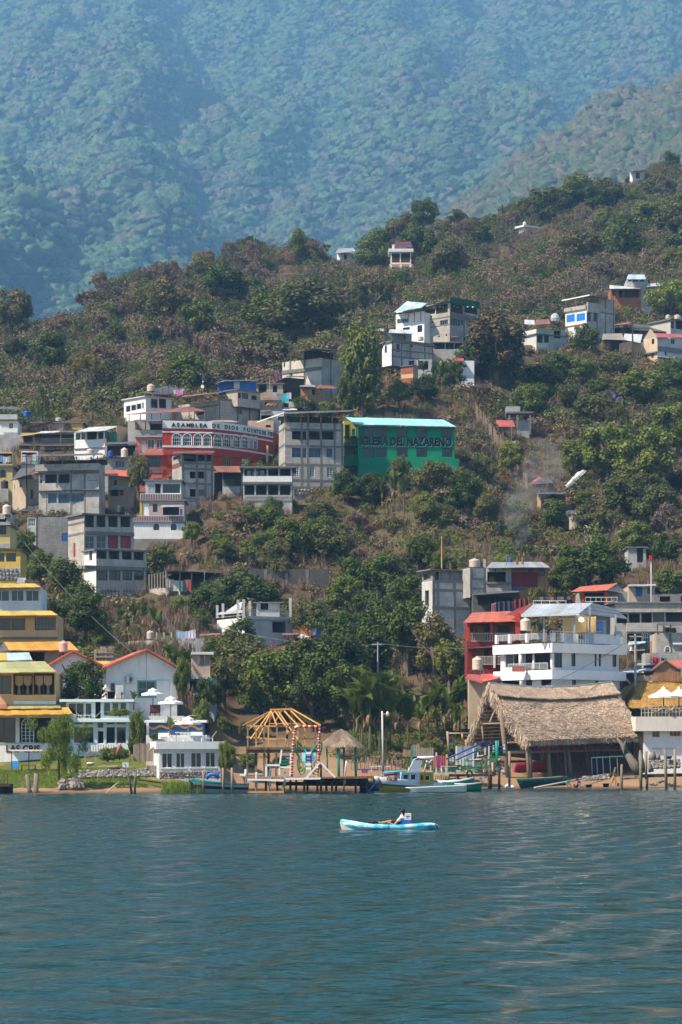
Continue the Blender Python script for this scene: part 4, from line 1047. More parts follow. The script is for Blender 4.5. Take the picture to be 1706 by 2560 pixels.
b.block(1015,1122,1322,118,240,Y=427,rot=46,mat=CONC2,f=[(1126,152,1152,196,'o',{'dep':1}),(1158,155,1215,200,'g',G(2,1,'b',cur=0)),(1245,178,1292,210,'o',{'dep':1})],down=.5,top=(.15,.3))
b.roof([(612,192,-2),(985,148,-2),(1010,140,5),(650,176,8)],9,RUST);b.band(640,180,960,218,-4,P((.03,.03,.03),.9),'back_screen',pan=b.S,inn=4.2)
for x_ in(618,755,805,975):b.post(x_,188-(x_-612)*.11,225 if x_<900 else 215,-.5)
b=Bld('tarp_shelter','rooftop shelter clad in bright blue tarps above the concrete house','shelter',1110,125,434)
b.block(None,950,1282,48,128,mat=BLUEW,dep=4,down=.2);b.band(1088,55,1138,112,.06,GREYW,'panel');b.band(1030,50,1086,118,.05,P((.015,.07,.28),.6),'panel');b.roof([(920,72,-2),(1000,46,-1),(1000,40,4),(940,64,4)],3,TIN)
b.roof([(990,50,-.6),(1300,42,-.6),(1300,36,4),(990,42,4)],6,TIND)
# dish antenna mast
o=empty('antenna_mast',at(X(812),Yp(140),429),'thin mast with a round white dish on the rooftop above the church','antenna')
m=MB();m.tube([at(X(812),Yp(145),429),at(X(812),Yp(-30),429)],.05,5);m.build('mast',STEEL,o)
m=MB();c=at(X(808),Yp(95),428.8);m.lathe((0,0,0),[(0,0),(.13,.02),(.24,.07),(.27,.1)],14);v=[(c.x+x,c.y-z,c.z+y)for x,y,z in m.v];m.v=v;m.build('dish',WHITE,o)
m=MB();m.box(at(X(812),Yp(50),428.8),(.2,.12,.15));m.build('radio',WHITE,o)
# water pipe-like pole trough
fr(620,900,5.6)
b=Bld('dark_window_house','beige house with dark windows and pole beside the blue tarps','house',300,520,440)
b.block(None,110,490,325,540,mat=BEIGE,f=[(150,345,262,450,'o',{}),(350,355,412,450,'o',{})],down=4,top=(.15,.3))
clothesline(360,455,600,450,436,[((.3,.45,.6),.8,.6),((.3,.06,.06),.6,.6),((.02,.4,.3),1.0,1.2),((.02,.4,.5),1.0,1.6),((.5,.45,.6),.7,1.0)],'teal and pale washing below the dark-windowed house')
b=Bld('timber_shed','dark board shed with lean-to roof under the pale walled house','shed',640,400,446)
b.block(470,550,792,245,420,rot=32,mat=P((.09,.075,.065),.9,.3,3),down=3)
b.roof([(375,312,-3),(550,238,-3),(560,225,4),(420,290,6)],5,TIND);b.roof([(548,240,-1),(800,242,-.5),(800,228,5),(548,226,5)],6,TIND)
b=Bld('orange_hut','patched hut with orange wall and rusty sheet roof beside the tall eucalyptus','hut',900,500,443)
b.block(None,735,1040,372,510,mat=W((.34,.22,.13),dirt=.5),f=[(850,405,895,490,'d',{'fc':'y'}),(900,410,940,490,'o',{})],down=4);b.band(775,425,845,495,.06,FC['o'],'panel')
b.roof([(720,372,-1.5),(950,380,-1.5),(930,352,4),(735,355,4)],5,TIN);b.roof([(960,400,-2),(1255,402,-2),(1180,362,4),(985,358,4)],7,RUST)
b=Bld('lower_terrace','cluttered grey terrace with timber stack below the washing','house',330,690,431)
b.block(None,175,480,560,700,mat=CONC,f=[(240,590,380,650,'o',{})],down=3);b.block(None,490,760,580,700,Y=433,mat=GREYW,f=[(500,605,570,660,'o',{})],down=3)
b.roof([(235,545,-1),(480,548,-1),(470,515,3),(240,518,3)],6,RUST);b.roof([(480,705,-2),(690,705,-2),(690,665,3),(520,668,3)],5,PALE)
for k in range(7):b.beam(250+k*18,650-(k%3)*10,-1,300+k*20,590,-.5,.12,FRESH,'plank')
b=Bld('low_house','low grey house with dark shed roof just above the church end','house',330,860,419)
b.block(None,180,520,715,880,mat=GREYW,f=[(185,770,330,835,'o',{'dep':3}),(420,790,490,850,'g',G(2,1,'k'))],down=4);b.roof([(170,735,-1),(330,715,-1),(330,700,5),(190,712,5)],4,TIND)
b.block(None,0,360,850,960,Y=416.5,mat=BEIGE,f=[(250,910,320,945,'o',{'dep':1})],down=2)
# ------------------------------------------------------------------ churches' neighbours and the upper houses
fr(660,840,3.015)
b=Bld('tall_tower','tall grey block tower with blue windows between red church and green church','house',380,1225,392)
xs=((212,320),(337,424),(440,528))
b.block(113,160,602,650,1228,rot=11,mat=CONC2,f=row(xs,718,780,'o',{'dep':3})+[(212,845,322,915,'g',G(4,2,'u',cur=4)),(340,845,430,915,'g',G(4,2,'u',cur=4)),(472,848,516,912,'g',G(2,2,'u')),(212,983,265,1060,'g',G(3,5,'w',cur=1)),(344,985,383,1062,'g',G(2,5,'w')),(474,988,538,1064,'g',G(3,5,'w',cur=1))],down=4)
b.frame(xs=(285,332,432,534,590),yr=(655,1150));b.frame(ys=(708,832,970,1088,1143));b.frame(ys=(708,832,970,1088),pan=b.S)
for x_ in(157,280,335,430,515,592):b.post(x_,580,652,.3,.16,RUST)
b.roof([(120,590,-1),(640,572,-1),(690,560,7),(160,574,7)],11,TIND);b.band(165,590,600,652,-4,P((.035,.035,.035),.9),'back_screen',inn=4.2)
b.beam(-50,650,3,155,578,-1,.12,FC['w'],'awning_pole')
stones(b.root,b.F,218,1152,345,1200,.5,out=.12);stones(b.root,b.F,355,1152,465,1220,.5,out=.12);stones(b.root,b.F,475,1152,600,1225,.5,out=.12)
for x_,w_ in((205,'leftmost'),(250,'middle'),(310,'rightmost')):bush(X(x_),Yp(610),Yp(655),22,'mid',w_+' of three green plants on the tall tower roof deck','roof deck plants',Y=393.2,z=True)
# green church
b=Bld('green_church','vivid green two-storey church with sky-blue roof and painted lettering','church',1000,985,398)
w1=((750,830),(847,928),(1000,1080),(1150,1230),(1338,1416));w2=((752,835),(848,930),(1003,1085),(1150,1232),(1343,1422))
DK={'dep':.5}
b.block(None,710,1440,678,985,rot=7,dep=9,mat=GREENW,f=row(w1,690,765,'g',G(2,1,'k',dep=2.0))+row(w2,842,912,'g',G(2,1,'k',dep=2.0)),down=3)
b.text('IGLESIA DEL NAZARENO',731,771,1420,829,P((.75,.75,.75),.6),bold=.03,out=.012,name='lettering_outline')  # white painted outline layer behind the black letters
b.text('IGLESIA DEL NAZARENO',728,768,1417,826,BLACKT,bold=.05,out=.035)
Fp=b.F
b.block(None,712,1472,915,990,Y=397.4,rot=7,dep=8,mat=GREENW,down=5,name='plinth')
b.block(None,604,712,640,988,Y=400.5,rot=7,dep=6,mat=YELLIT,inm=YELLIT,f=[(612,668,655,762,'o',{'dep':2.5}),(664,700,690,764,'d',{'fc':'u'}),(612,835,700,905,'o',{'dep':2})],down=4)
b.ledge(602,762,714,768,1.2,GREENW);b.ledge(602,818,714,834,1.4,GREENW);b.rail(602,766,714,820,1.2,W((.22,.07,.05)),14);b.ledge(602,905,714,985,1.5,GREENW,name='plinth')
b.post(650,668,765,-1.2,.2,YELLIT);b.post(706,690,765,-1.2,.2,YELLIT)
b.Y=398;b.roof([(690,668,-1.0),(1450,684,.8),(1352,632,9),(618,615,7)],16,CYAN)
b.roof([(690,670,-1.0),(622,616,7),(600,640,7.5),(604,612,9)],2,CYAN)if False else None
b=Bld('terrace_house','pale house with open roofed deck and sunlit side beside the tall eucalyptus','house',430,370,452)
b.block(140,435,650,165,378,rot=52,mat=CONC2,smat=W((.56,.52,.45),dirt=.35),sd=[(150,190,160,235,'g',G(1,1,'k')),(283,258,300,275,'o',{'dep':.6}),(343,240,358,256,'o',{'dep':.6}),(408,228,422,242,'o',{'dep':.6}),(203,280,216,305,'g',G(1,1,'k'))],down=4)
b.band(140,255,437,262,.15,pan=b.S);b.frame(xs=(200,308),pan=b.S,w=.4);b.frame(xs=(505,))
for x_,y_ in((205,130),(232,128),(280,112),(305,106),(333,100),(370,92),(505,105),(600,118)):b.post(x_,y_,168+max(0,(370-x_)*.22),1.0 if x_<371 else 2.5,.13)
b.roof([(180,140,-1),(375,95,-3),(650,118,6),(440,98,14)],12,TIND)
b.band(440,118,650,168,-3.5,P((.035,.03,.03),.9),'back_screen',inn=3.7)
fr(880,720,3.136)
b=Bld('hall','pale blue gabled hall with orange-framed windows high on the slope','house',450,330,484)
b.block(345,568,620,190,420,rot=50,mat=WHITEW,smat=W((.68,.72,.74),dirt=.2),sd=[(352,192,440,222,'g',G(4,1,'l')),(354,234,440,282,'g',G(6,1,'l')),(448,172,486,206,'g',G(2,1,'o',cur=0)),(496,165,535,190,'g',G(2,1,'o',cur=0)),(450,205,486,250,'d',{'fc':'w'}),(515,290,552,348,'g',G(2,2,'k')),(400,305,455,332,'g',G(3,1,'k'))],down=3)
b.band(440,165,447,270,.05,FC['o'],'column',pan=b.S);b.band(488,160,494,272,.05,FC['o'],'column',pan=b.S);b.band(538,155,545,262,.05,FC['o'],'column',pan=b.S)
b.roof([(333,192,2),(545,155,-2),(592,120,4),(432,106,12)],9,LBLUE)
m=MB();m.face([at(X(345),Yp(195),493),at(X(560),Yp(160),484),at(X(440),Yp(108),492)]);m.build('gable',WHITEW,b.root)
b=Bld('hilltop_restaurant','three-storey concrete house with green open top floor and hanging lamps','house',770,420,482)
GOP=W((.012,.10,.06),dirt=.3)
b.block(570,768,1002,108,422,rot=45,mat=CONC,smat=CONC2,inm=P((.012,.05,.035),.9),f=[(776,122,872,190,'o',{'dep':4,'rail':'b'}),(886,124,985,192,'o',{'dep':4,'rail':'b'}),(775,246,852,292,'g',G(4,1,'y',cur=2)),(856,248,876,292,'g',G(1,1,'y'))],sd=[(660,122,752,205,'o',{'dep':4,'rail':'b'}),(576,160,652,212,'g',G(5,1,'b',cur=0)),(590,216,632,236,'g',G(1,1,'k')),(690,246,752,300,'g',G(4,1,'y')),(582,268,598,280,'o',{'dep':.5}),(622,262,640,274,'o',{'dep':.5}),(675,372,690,386,'o',{'dep':.5}),(735,362,748,376,'o',{'dep':.5})],down=4)
b.ledge(768,232,1002,240,.1);b.frame(ys=(238,300),pan=b.S,w=.2);b.frame(xs=(880,),yr=(110,420))
b.roof([(545,160,4),(755,102,-1),(1016,128,6),(800,96,14)],11,sheetmat((.16,.10,.07),.4));b.band(768,108,1002,122,.06,GOP,'fascia');b.band(655,112,768,124,.06,GOP,'fascia',pan=b.S)
for i,(x_,y_,c)in enumerate(((690,145,(.6,.3,.05)),(720,150,(.1,.5,.3)),(800,142,(.6,.5,.1)),(830,150,(.5,.1,.1)),(910,150,(.1,.4,.6)),(950,152,(.6,.5,.2)))):
 p=at(X(x_),Yp(y_),483.5);m=MB();m.lathe(p,[(0,-.2),(.18,-.1),(.2,0),(.14,.14),(0,.2)],8);m.build('hanging_lamp',P(c,.5),b.root)
b.roof([(770,388,-1.2),(835,386,-1),(832,378,1),(772,380,1)],3,RUST)
b=Bld('grey_block','long grey concrete block with lit white end below the hilltop restaurant','house',450,560,473)
b.block(238,312,640,415,560,rot=36,mat=CONC,smat=WHITEW,f=[(350,440,375,500,'g',G(1,2,'k')),(460,445,478,462,'o',{'dep':.6}),(585,450,620,460,'o',{'dep':.6}),],sd=[(258,450,275,510,'g',G(1,1,'k'))],down=1)
b.frame(xs=(320,390,458,572,632),ys=(425,500,552));b.slab(415,.2,.3)
b.block(None,640,875,425,545,Y=480,mat=CONC,f=[(645,430,728,478,'o',{}),(736,430,800,478,'o',{}),(808,430,862,478,'o',{})],down=2,top=(.15,.4))
b.block(None,390,630,560,660,Y=474.5,mat=GREYW,f=[(445,570,488,640,'o',{}),(520,570,560,640,'d',{'fc':'k'}),(570,575,600,640,'o',{})],down=4)
b.block(250,256,470,345,420,Y=478,rot=20,mat=GREYW,f=[(370,372,420,405,'o',{})],down=1);b.roof([(290,352,-1),(490,362,2),(440,330,9),(285,325,9)],7,PALE);b.roof([(180,335,2),(255,338,2),(250,320,9),(185,322,9)],3,TIN)
tank(273,312,345,44,477,(.035,.035,.04),'black water tank below the hilltop hall');tank(540,378,412,46,475,CREAM,'cream water tank at the foot of the hilltop restaurant')
b=Bld('brick_hut','small brick-red and ochre hut among the banana plants','hut',440,710,465)
b.block(388,480,520,605,715,rot=55,mat=BEIGE,smat=BRICKR,down=3);b.band(390,672,482,712,.05,PEACH,'wall',pan=b.S);b.slab(605,.12,.2)
b=Bld('pink_hut','small white hut with red eave under the big brown-crowned tree','hut',840,660,474)
b.block(None,790,960,570,700,mat=WHITEW,f=[(825,592,862,635,'g',G(2,2,'k'))],down=4);b.roof([(785,578,-1),(880,572,-1),(875,552,3),(792,556,3)],4,REDR)
fr(1260,640,3.516)
b=Bld('blue_window_house','concrete house with bright blue window panels and open roof deck on right slope','house',730,630,530)
b.block(540,728,975,428,640,rot=42,mat=CONC,smat=WHITEW,sd=[(552,510,625,586,'g',G(4,1,'u',cur=4)),(640,500,715,576,'g',G(4,1,'u',cur=4))],f=[(731,500,763,572,'g',G(1,1,'k')),(788,502,816,572,'g',G(1,1,'k'))],down=4)
for x0_,x1_,y0_,y1_ in((553,624,513,582),(641,714,503,572)):
 u0,z0,u1,z1=b.S.rect(x0_,y0_,x1_,y1_);n_=4
 for i in range(n_):m=MB();b.S.box(m,u0+(u1-u0)*(i+.06)/n_,z0,u0+(u1-u0)*(i+.94)/n_,z1,-.09,-.05);m.build('blue_panel',P((.02,.22,.75),.4,.06),b.root)
b.ledge(538,432,728,496,.3,CONC2,pan=b.S,name='parapet');b.ledge(728,425,840,490,.3,CONC2,name='parapet');b.frame(xs=(820,895,965),ys=(495,));b.band(545,590,728,632,.05,BRICKR,'wall',pan=b.S)
b.block(740,838,975,368,430,Y=533,rot=42,mat=CONC,down=.3);b.frame(xs=(892,965))
b.roof([(512,398,5),(755,350,-1.5),(970,374,4),(720,356,12)],9,TIND);b.beam(512,392,5,755,344,-1.5,.22,FC['w'],'eave_beam')
for x_,y_ in((545,390),(632,375),(768,352),(725,355)):b.post(x_,y_,432,2,.14,BEAM)
o=empty('tarp_bundle',at(X(450),Yp(570),533),'grey-white plastic bundle beside the blue-windowed house','tarp');m=MB()
m.lathe(at(X(450),Yp(575),533),[(0,0),(.8,.03),(.9,.6),(.7,1.2),(.3,1.5),(0,1.55)],9);m.build('sheeting',P((.5,.52,.54),.5,.25,1.2),o)
b=Bld('orange_house','small orange house with glass sunroom on top, high on right slope','house',1100,370,585)
b.block(None,940,1205,288,372,mat=W((.38,.15,.07),dirt=.4),f=[(1010,300,1050,365,'o',{}),(1060,300,1190,365,'o',{}),(950,312,985,350,'g',G(1,1,'k'))],down=5);b.block(None,1205,1320,290,350,Y=586,mat=GREYW,f=[(1232,305,1275,345,'g',G(1,1,'k'))],down=5)
b.block(None,1082,1248,205,275,Y=588,mat=GREYW,f=[(1090,205,1125,228,'g',G(1,1,'w')),(1130,180,1185,228,'g',G(1,1,'w')),(1190,190,1243,228,'g',G(1,1,'w'))],down=2)
b.roof([(930,290,-2),(1200,288,-2),(1200,278,4),(930,258,4)],7,PALE);b.roof([(1078,205,-1),(1250,205,-1),(1235,165,4),(1095,165,4)],4,LBLUE);b.roof([(1250,270,-1),(1400,265,-1),(1390,240,4),(1260,245,4)],4,PALE)
b=Bld('red_roof_house','two-storey beige house with red sheet roof at the right edge','house',1380,900,522)
b.block(1228,1350,1640,712,905,rot=36,mat=GREYW,smat=W((.58,.46,.34),dirt=.3),sd=[(1300,725,1323,776,'g',G(1,2,'k')),(1240,850,1262,905,'o',{}),(1296,850,1318,900,'d',{'fc':'b'})],f=[(1468,720,1503,772,'g',G(2,1,'y')),(1415,842,1433,872,'o',{'dep':.7})],down=4)
b.ledge(1350,826,1640,836,.15);b.ledge(1226,850,1350,860,.4,pan=b.S);b.roof([(1345,718,-1),(1660,718,5),(1600,690,12),(1278,678,8)],9,REDR);b.roof([(1165,755,8),(1280,684,4),(1290,678,8),(1190,740,12)],3,TIND)
m=MB();m.face([b.S.pos(0,b.z1,0),b.S.pos(b.S.L,b.z1,0),b.S.pos(b.S.L*.5,b.z1+1.8,0)]);m.build('gable',BEIGE,b.root)
b.roof([(1340,885,-1.5),(1640,915,2),(1640,905,5),(1370,880,3)],6,PALE)
b=Bld('corner_house','grey house with rounded parapet and red-framed window above red sheet roof, right edge','house',1450,690,538)
b.block(1280,1466,1640,552,700,rot=34,mat=GREYW,smat=W((.5,.48,.44),dirt=.4),f=[(1466,575,1497,636,'g',G(1,2,'r')),(1510,575,1600,640,'o',{})],down=5);b.slab(552,.25,.35)
tank(1443,515,552,42,540,(.55,.52,.48),'pale tank at left on the rounded-parapet house');tank(1527,515,555,58,541,CREAM,'cream tank at right on the rounded-parapet house')
b=Bld('shed_row','row of low huts under patched tin and palm roofs on right slope','hut',1000,830,524)
b.block(None,870,1060,735,830,mat=P((.15,.11,.08),.9,.3,3),f=[(950,745,1040,825,'o',{})],down=3);b.block(None,1125,1235,760,830,Y=525,mat=BEIGE,down=3)
b.roof([(860,735,-1.5),(1060,740,-1.5),(1040,682,5),(870,685,5)],6,sheetmat((.42,.36,.28),.4));b.roof([(1050,738,0),(1200,765,0),(1220,690,6),(1060,685,6)],5,PALE)
for k in range(14):b.post(1020+k*9,770-k*2,860-k,-2,.12,P((.3,.22,.15),.9,.3),'picket')
b=Bld('lean_to','long dark lean-to with reddish ridge beside the blue-windowed house','hut',1000,680,540)
b.block(None,870,1300,628,690,mat=W((.14,.12,.11),dirt=.5),f=[(900,635,1020,685,'o',{}),(1060,635,1180,685,'o',{})],down=4)
b.roof([(840,632,-2),(1110,596,-1),(1120,585,5),(985,600,6)],6,TIND);b.roof([(975,618,-1),(1110,596,-1),(1105,582,3),(980,602,4)],4,REDR);b.roof([(1110,650,-1),(1460,670,-1),(1440,615,6),(1120,598,5)],8,TIND)
b=Bld('porch_house','pale greenish house with open porch left of the blue-windowed house','house',300,800,522)
b.block(170,286,545,640,810,rot=30,mat=W((.36,.42,.38),dirt=.5),smat=W((.6,.58,.54),dirt=.3),f=[(292,690,345,760,'o',{}),(355,690,400,760,'o',{}),(440,660,500,720,'o',{})],down=2);b.slab(680,.2,.3,z=None)
b.block(165,288,420,800,900,Y=520,rot=30,mat=GREYW,smat=W((.62,.58,.5),dirt=.3),f=[(190,820,230,850,'g',G(2,1,'k')),(330,830,372,890,'o',{})],down=4)
b.roof([(270,605,0),(410,600,0),(400,560,6),(285,560,6)],5,RUST);b.roof([(180,600,2),(270,605,2),(270,565,7),(182,562,7)],3,PALE)
b=Bld('slope_hut','half-hidden pale hut under the hanging branches of the brown-crowned tree','hut',130,850,512)
b.block(None,-60,175,690,900,mat=W((.5,.45,.42),dirt=.4),f=[(40,760,80,800,'o',{}),(95,765,150,850,'o',{})],down=5);b.roof([(-80,765,-2),(180,770,-2),(170,735,4),(-60,735,4)],6,TIN)
# ridge houses
fr(940,560,2.8)
b=Bld('stilt_house','white open stilt house with maroon roof and orange panels on the ridge','house',170,300,700)
b.block(None,106,246,196,288,mat=WHITEW,inm=P((.3,.12,.05),.9),f=[(112,205,168,270,'o',{'dep':4,'rail':'o'}),(176,203,240,270,'o',{'dep':4,'rail':'o'})],down=0)
b.slab(175,.8,.6,WHITEW);b.slab(290,.8,.5,W((.5,.3,.22)),z=b.z0+.2)
for x_,y_ in((104,370),(176,415),(243,330)):b.post(x_,285,y_,-.3,.55,WHITE,'stilt')
b.roof([(130,165,0),(258,165,0),(245,123,6),(140,128,6)],6,sheetmat((.16,.04,.045),.3));b.post(122,145,180,0,.6,WHITE);b.rail(135,165,210,187,.1,GREYF,8)
b=Bld('ridge_villa','white villa half hidden by trees on the upper right ridge','house',1080,80,800)
b.block(1000,1040,1120,10,110,rot=35,mat=WHITEW,f=[(1060,40,1085,70,'g',G(2,1,'k')),(1095,45,1112,70,'g',G(2,1,'k'))],down=6,top=(.5,.8,WHITEW));b.block(None,1170,1230,40,90,Y=802,mat=WHITEW,f=[(1180,50,1215,75,'g',G(2,1,'u'))],down=6)
tank(1042,-18,12,26,801,(.6,.6,.58),'white water tank on the ridge villa')
b=Bld('timber_cabin','small plank cabin with grey roof below the ridge trees','cabin',900,215,730)
b.block(830,870,978,168,218,rot=20,mat=W((.28,.15,.10),dirt=.4),f=[(900,178,925,205,'g',G(1,1,'k')),(940,175,960,215,'d',{'fc':'b'})],down=6);b.roof([(815,178,-3),(985,170,-2),(970,152,7),(835,158,7)],5,TIN)
fr(0,0,1)
b=Bld('ridge_hut','tiny white-ended hut among trees on the ridge line','hut',860,650,790)
b.block(843,852,885,630,652,rot=35,mat=WHITEW,f=[(860,636,868,648,'g',G(1,1,'k'))],down=6);b.roof([(838,634,-2),(890,628,-1),(884,620,8),(846,622,8)],5,TIN)
b=Bld('crest_hut','small white hut with dark roof on the far right crest','hut',1590,450,930)
b.block(1575,1582,1612,425,452,rot=30,mat=WHITEW,f=[(1590,432,1600,446,'g',G(1,1,'k'))],down=8);b.roof([(1570,430,-2),(1618,424,-1),(1612,414,8),(1578,418,8)],4,TIND)
b=Bld('brown_hut','low ochre hut between bare trees on the wooded slope','hut',720,680,770)
b.block(None,700,740,662,684,mat=BEIGE,f=[(712,668,722,680,'o',{'dep':1})],down=6);b.roof([(694,664,-2),(748,662,-2),(742,652,6),(700,654,6)],4,TIN)
# scattered shelters on the right hillside
fr(1100,980,2.587)
def GY(x,y):return ground(X(x),Yp(y)).y
b=Bld('red_shelter','small red sheet roof on posts beside a bare concrete frame','shelter',430,300,GY(430,315))
b.roof([(385,225,-2),(492,228,-1),(470,187,3),(362,182,3)],5,REDR)
for x_ in(408,465):b.post(x_,225,312,-1.5,.16,BEAM)
b.post(375,190,300,2.5,.16,BEAM)
b=Bld('unfinished_house','unfinished concrete frame with bare slab on the right hillside','house',510,280,GY(510,285)+1);Y0=b.Y
b.block(None,430,520,92,140,Y=Y0+2,mat=CONC,dep=3,down=.2);b.ledge(425,138,595,150,2.5);b.Y=Y0-2
for x_,y_ in((502,245),(585,275),(450,230)):b.post(x_,150,y_,0,.3,BEAM)
b.block(None,505,580,185,280,Y=Y0+.5,mat=CONC,dep=2,down=2)
b=Bld('tin_lean_to','tilted white tin sheet lean-to below the red shelter','shelter',450,345,GY(450,368))
b.roof([(410,345,-1),(455,352,-1),(495,320,3),(440,325,3)],3,PALE);b.post(420,340,365,-1);b.post(470,338,370,0)
b=Bld('collapsed_roof','ragged white tin roof tilted steeply among shrubs','shelter',870,600,GY(850,640))
b.roof([(805,608,-3),(832,618,-3),(952,508,4),(895,512,4)],5,sheetmat((.72,.73,.73),.12,metal=.05),jit=.3);b.post(830,605,640,-2);b.post(905,540,600,2)
b=Bld('red_roof_hut','tiny hut with red roof slope near the smoke','hut',640,600,GY(650,625))
b.block(None,590,720,580,625,mat=DARKW,dep=4,down=3);b.roof([(578,594,-1),(605,598,-1),(670,552,3),(640,550,3)],4,REDR);b.roof([(605,598,-1),(735,590,-1),(700,560,3),(668,552,3)],4,TIND)
b=Bld('plank_hut','wooden plank hut with dark window and sunlit end above the stone terrace','hut',720,740,GY(720,770))
b.block(630,655,812,658,770,rot=30,mat=P((.13,.085,.055),.9,.3,3),smat=P((.42,.27,.13),.9,.3,3),f=[(692,668,738,706,'o',{'dep':1.2})],down=4);b.roof([(620,662,-1),(825,660,0),(815,650,5),(640,652,5)],7,TIND)  # end wall is a lighter plank colour, with the sunlight painted in
b=Bld('stone_terrace','dark rubble terrace wall below the plank hut','wall',800,840,GY(800,855))
b.block(None,690,930,765,850,mat=BLOCKB,dep=1.2,down=3);stones(b.root,b.F,695,770,925,830,.7,out=.15)
o=empty('water_cistern',at(X(885),Yp(890),GY(870,895)),'concrete water cistern with two white hoses on right hillside','cistern')
m=MB();m.lathe(at(X(870),Yp(890),GY(870,895)),[(0,0),(.72,0),(.72,1.5),(.65,1.55),(0,1.55)],16);m.build('drum',W((.42,.38,.32),dirt=.5),o)
for a_,b_ in(((905,842),(985,970)),((905,885),(945,972))):
 m=MB();p=at(X(a_[0]),Yp(a_[1]),GY(870,895)-1);q=at(X(b_[0]),Yp(b_[1]),GY(960,975));m.tube([p,p.lerp(q,.4)+Vector((.3,0,.5)),q],.05,5);m.build('hose',P((.5,.48,.44),.5),o)
b=Bld('retaining_wall','long dark stone retaining wall above the terrace path','wall',500,870,390)
fr(340,1400,3.267);b.root.location=at(X(1250),Yp(215),GY(1250,215));b.Y=GY(1250,215)+.6
b.block(None,930,1580,75,215,mat=W((.10,.095,.09),block=.5,dirt=.6),dep=1.5,down=4);b.frame(xs=(1060,1230,1400),w=.4)
# ------------------------------------------------------------------ left-hand yellow hotel stack and the white houses by the water
fr(0,1300,3.647)
b=Bld('yellow_house','pale yellow house with barred window under a tank at left edge','house',30,255,322)
b.block(None,-120,94,30,258,mat=PYW,f=[(-40,55,58,132,'g',G(7,1,'k'))],down=3,top=(.3,.2));b.band(-120,215,95,256,.1,CONC,'plinth')
b.block(None,-120,100,-60,30,Y=321.5,mat=CONC,dep=4,down=.2,f=[(-20,-20,60,18,'o',{'dep':1})])
fr(0,980,3.647);tank(63,1022,1118,76,321.2,CREAM,'cream water tank on the pale yellow house at left edge')
b.rail(-20,1120,55,1165,1.2,WHITE,3)
fr(0,1300,3.647)
b=Bld('yellow_house','deep yellow house on a rubble plinth beside the mango trees','house',90,545,311)
b.block(None,-120,187,265,548,mat=YW,f=[(-50,303,42,380,'g',G(3,1,'b',cur=0)),(58,303,148,380,'g',G(3,1,'b',cur=0))],down=3,top=(.15,.25,BROWNF))
b.band(-120,437,188,548,.06,CONC,'plinth');stones(b.root,b.F,-10,440,186,545,.42,out=.12)
o_t=Bld('tin_lean_to','small tilted tin roof beside the deep yellow house','shelter',195,575,306);o_t.roof([(150,580,-1),(240,575,0),(235,528,3),(165,532,3)],3,TIN);o_t.post(155,560,590);o_t.post(232,550,590)
b=Bld('yellow_roof_house','white-walled house with bright yellow roof and wide windows at left edge','house',190,810,287)
b.block(None,-130,375,618,812,mat=WHITEW,f=[(-60,640,88,742,'g',G(2,1,'w',cur=4)),(103,638,220,742,'g',G(2,1,'w',cur=2)),(235,638,358,742,'g',G(2,1,'w',cur=4))],down=3)
b.roof([(-140,624,-1.2),(378,614,-1.2),(322,583,5),(-140,583,5)],9,YEL)
b=Bld('peach_house','peach house with bright yellow roof and brown curtained windows, left edge','house',250,1080,273)
b.block(None,-130,525,868,1075,mat=PEACH,f=[(-60,897,100,1005,'g',G(2,1,'b')),(106,897,231,1005,'g',G(1,1,'b')),(318,890,510,1005,'g',G(6,2,'b',cur=3))],down=.5)
b.ledge(-130,1068,528,1080,.3,BEAM);b.block(None,-130,525,1078,1120,Y=273.2,mat=BEIGE,f=[(115,1092,238,1116,'o',{}),(248,1092,370,1116,'o',{})],down=5)
b.roof([(-140,876,-1.2),(527,870,-1.2),(470,832,5),(-140,834,5)],11,YEL)
b=Bld('orange_roof_house','low house with weathered orange sheet roof behind the pink water tank','house',380,1285,264)
b.block(None,90,690,1186,1300,mat=BEIGE,f=[(275,1206,408,1290,'o',{'dep':3})],down=5);b.roof([(85,1192,-1.5),(720,1190,-1.5),(640,1112,6),(38,1118,6)],11,ORA);b.roof([(-10,1210,1),(85,1192,-1.5),(38,1118,6),(0,1180,6)],2,TIND)
tank(580,1098,1202,78,258.5,(.58,.40,.34),'pinkish water tank before the orange sheet roof')
b=Bld('tank_stand','low stand of posts under the pinkish water tank','stand',580,1260,258.5)
for x_ in(548,580,612):b.post(x_,1202,1300,0,.14,WOOD)
b.band if False else None
m=MB();m.box(at(X(580),Yp(1206),258.5),(1.0,.9,.08));m.build('platform',WOOD,b.root)
b=Bld('lean_roof','half yellow half white corrugated roof above the restaurant at left edge','roof',150,1280,252)
b.roof([(-120,1284,-1.5),(70,1283,-1.5),(62,1215,4),(-120,1216,4)],4,YEL);b.roof([(70,1283,-1.5),(298,1281,-1.5),(265,1213,4),(62,1215,4)],4,LBLUE)
b.block(None,-120,280,1270,1300,Y=252.5,mat=BEIGE,dep=4,down=3)
fr(0,1600,3.267)
b=Bld('lakeside_restaurant','peach lakeside restaurant with mossy roof and knotted curtains, lettered white base','restaurant',250,1062,238)
b.block(None,-150,458,262,528,Y=241,mat=PEACH,f=[(-60,290,95,440,'g',G(2,1,'b',cur=0)),(115,283,265,444,'o',{'dep':2.5}),(280,278,442,442,'o',{'dep':2.5})],down=.3)
for q in((110,278,270,285),(110,442,270,449),(110,285,117,442),(263,285,270,442),(275,273,447,280),(275,440,447,447),(275,280,282,440),(440,280,447,440),(187,285,191,442),(353,280,357,440)):b.band(*q,.04,BROWNF,'window_frame')
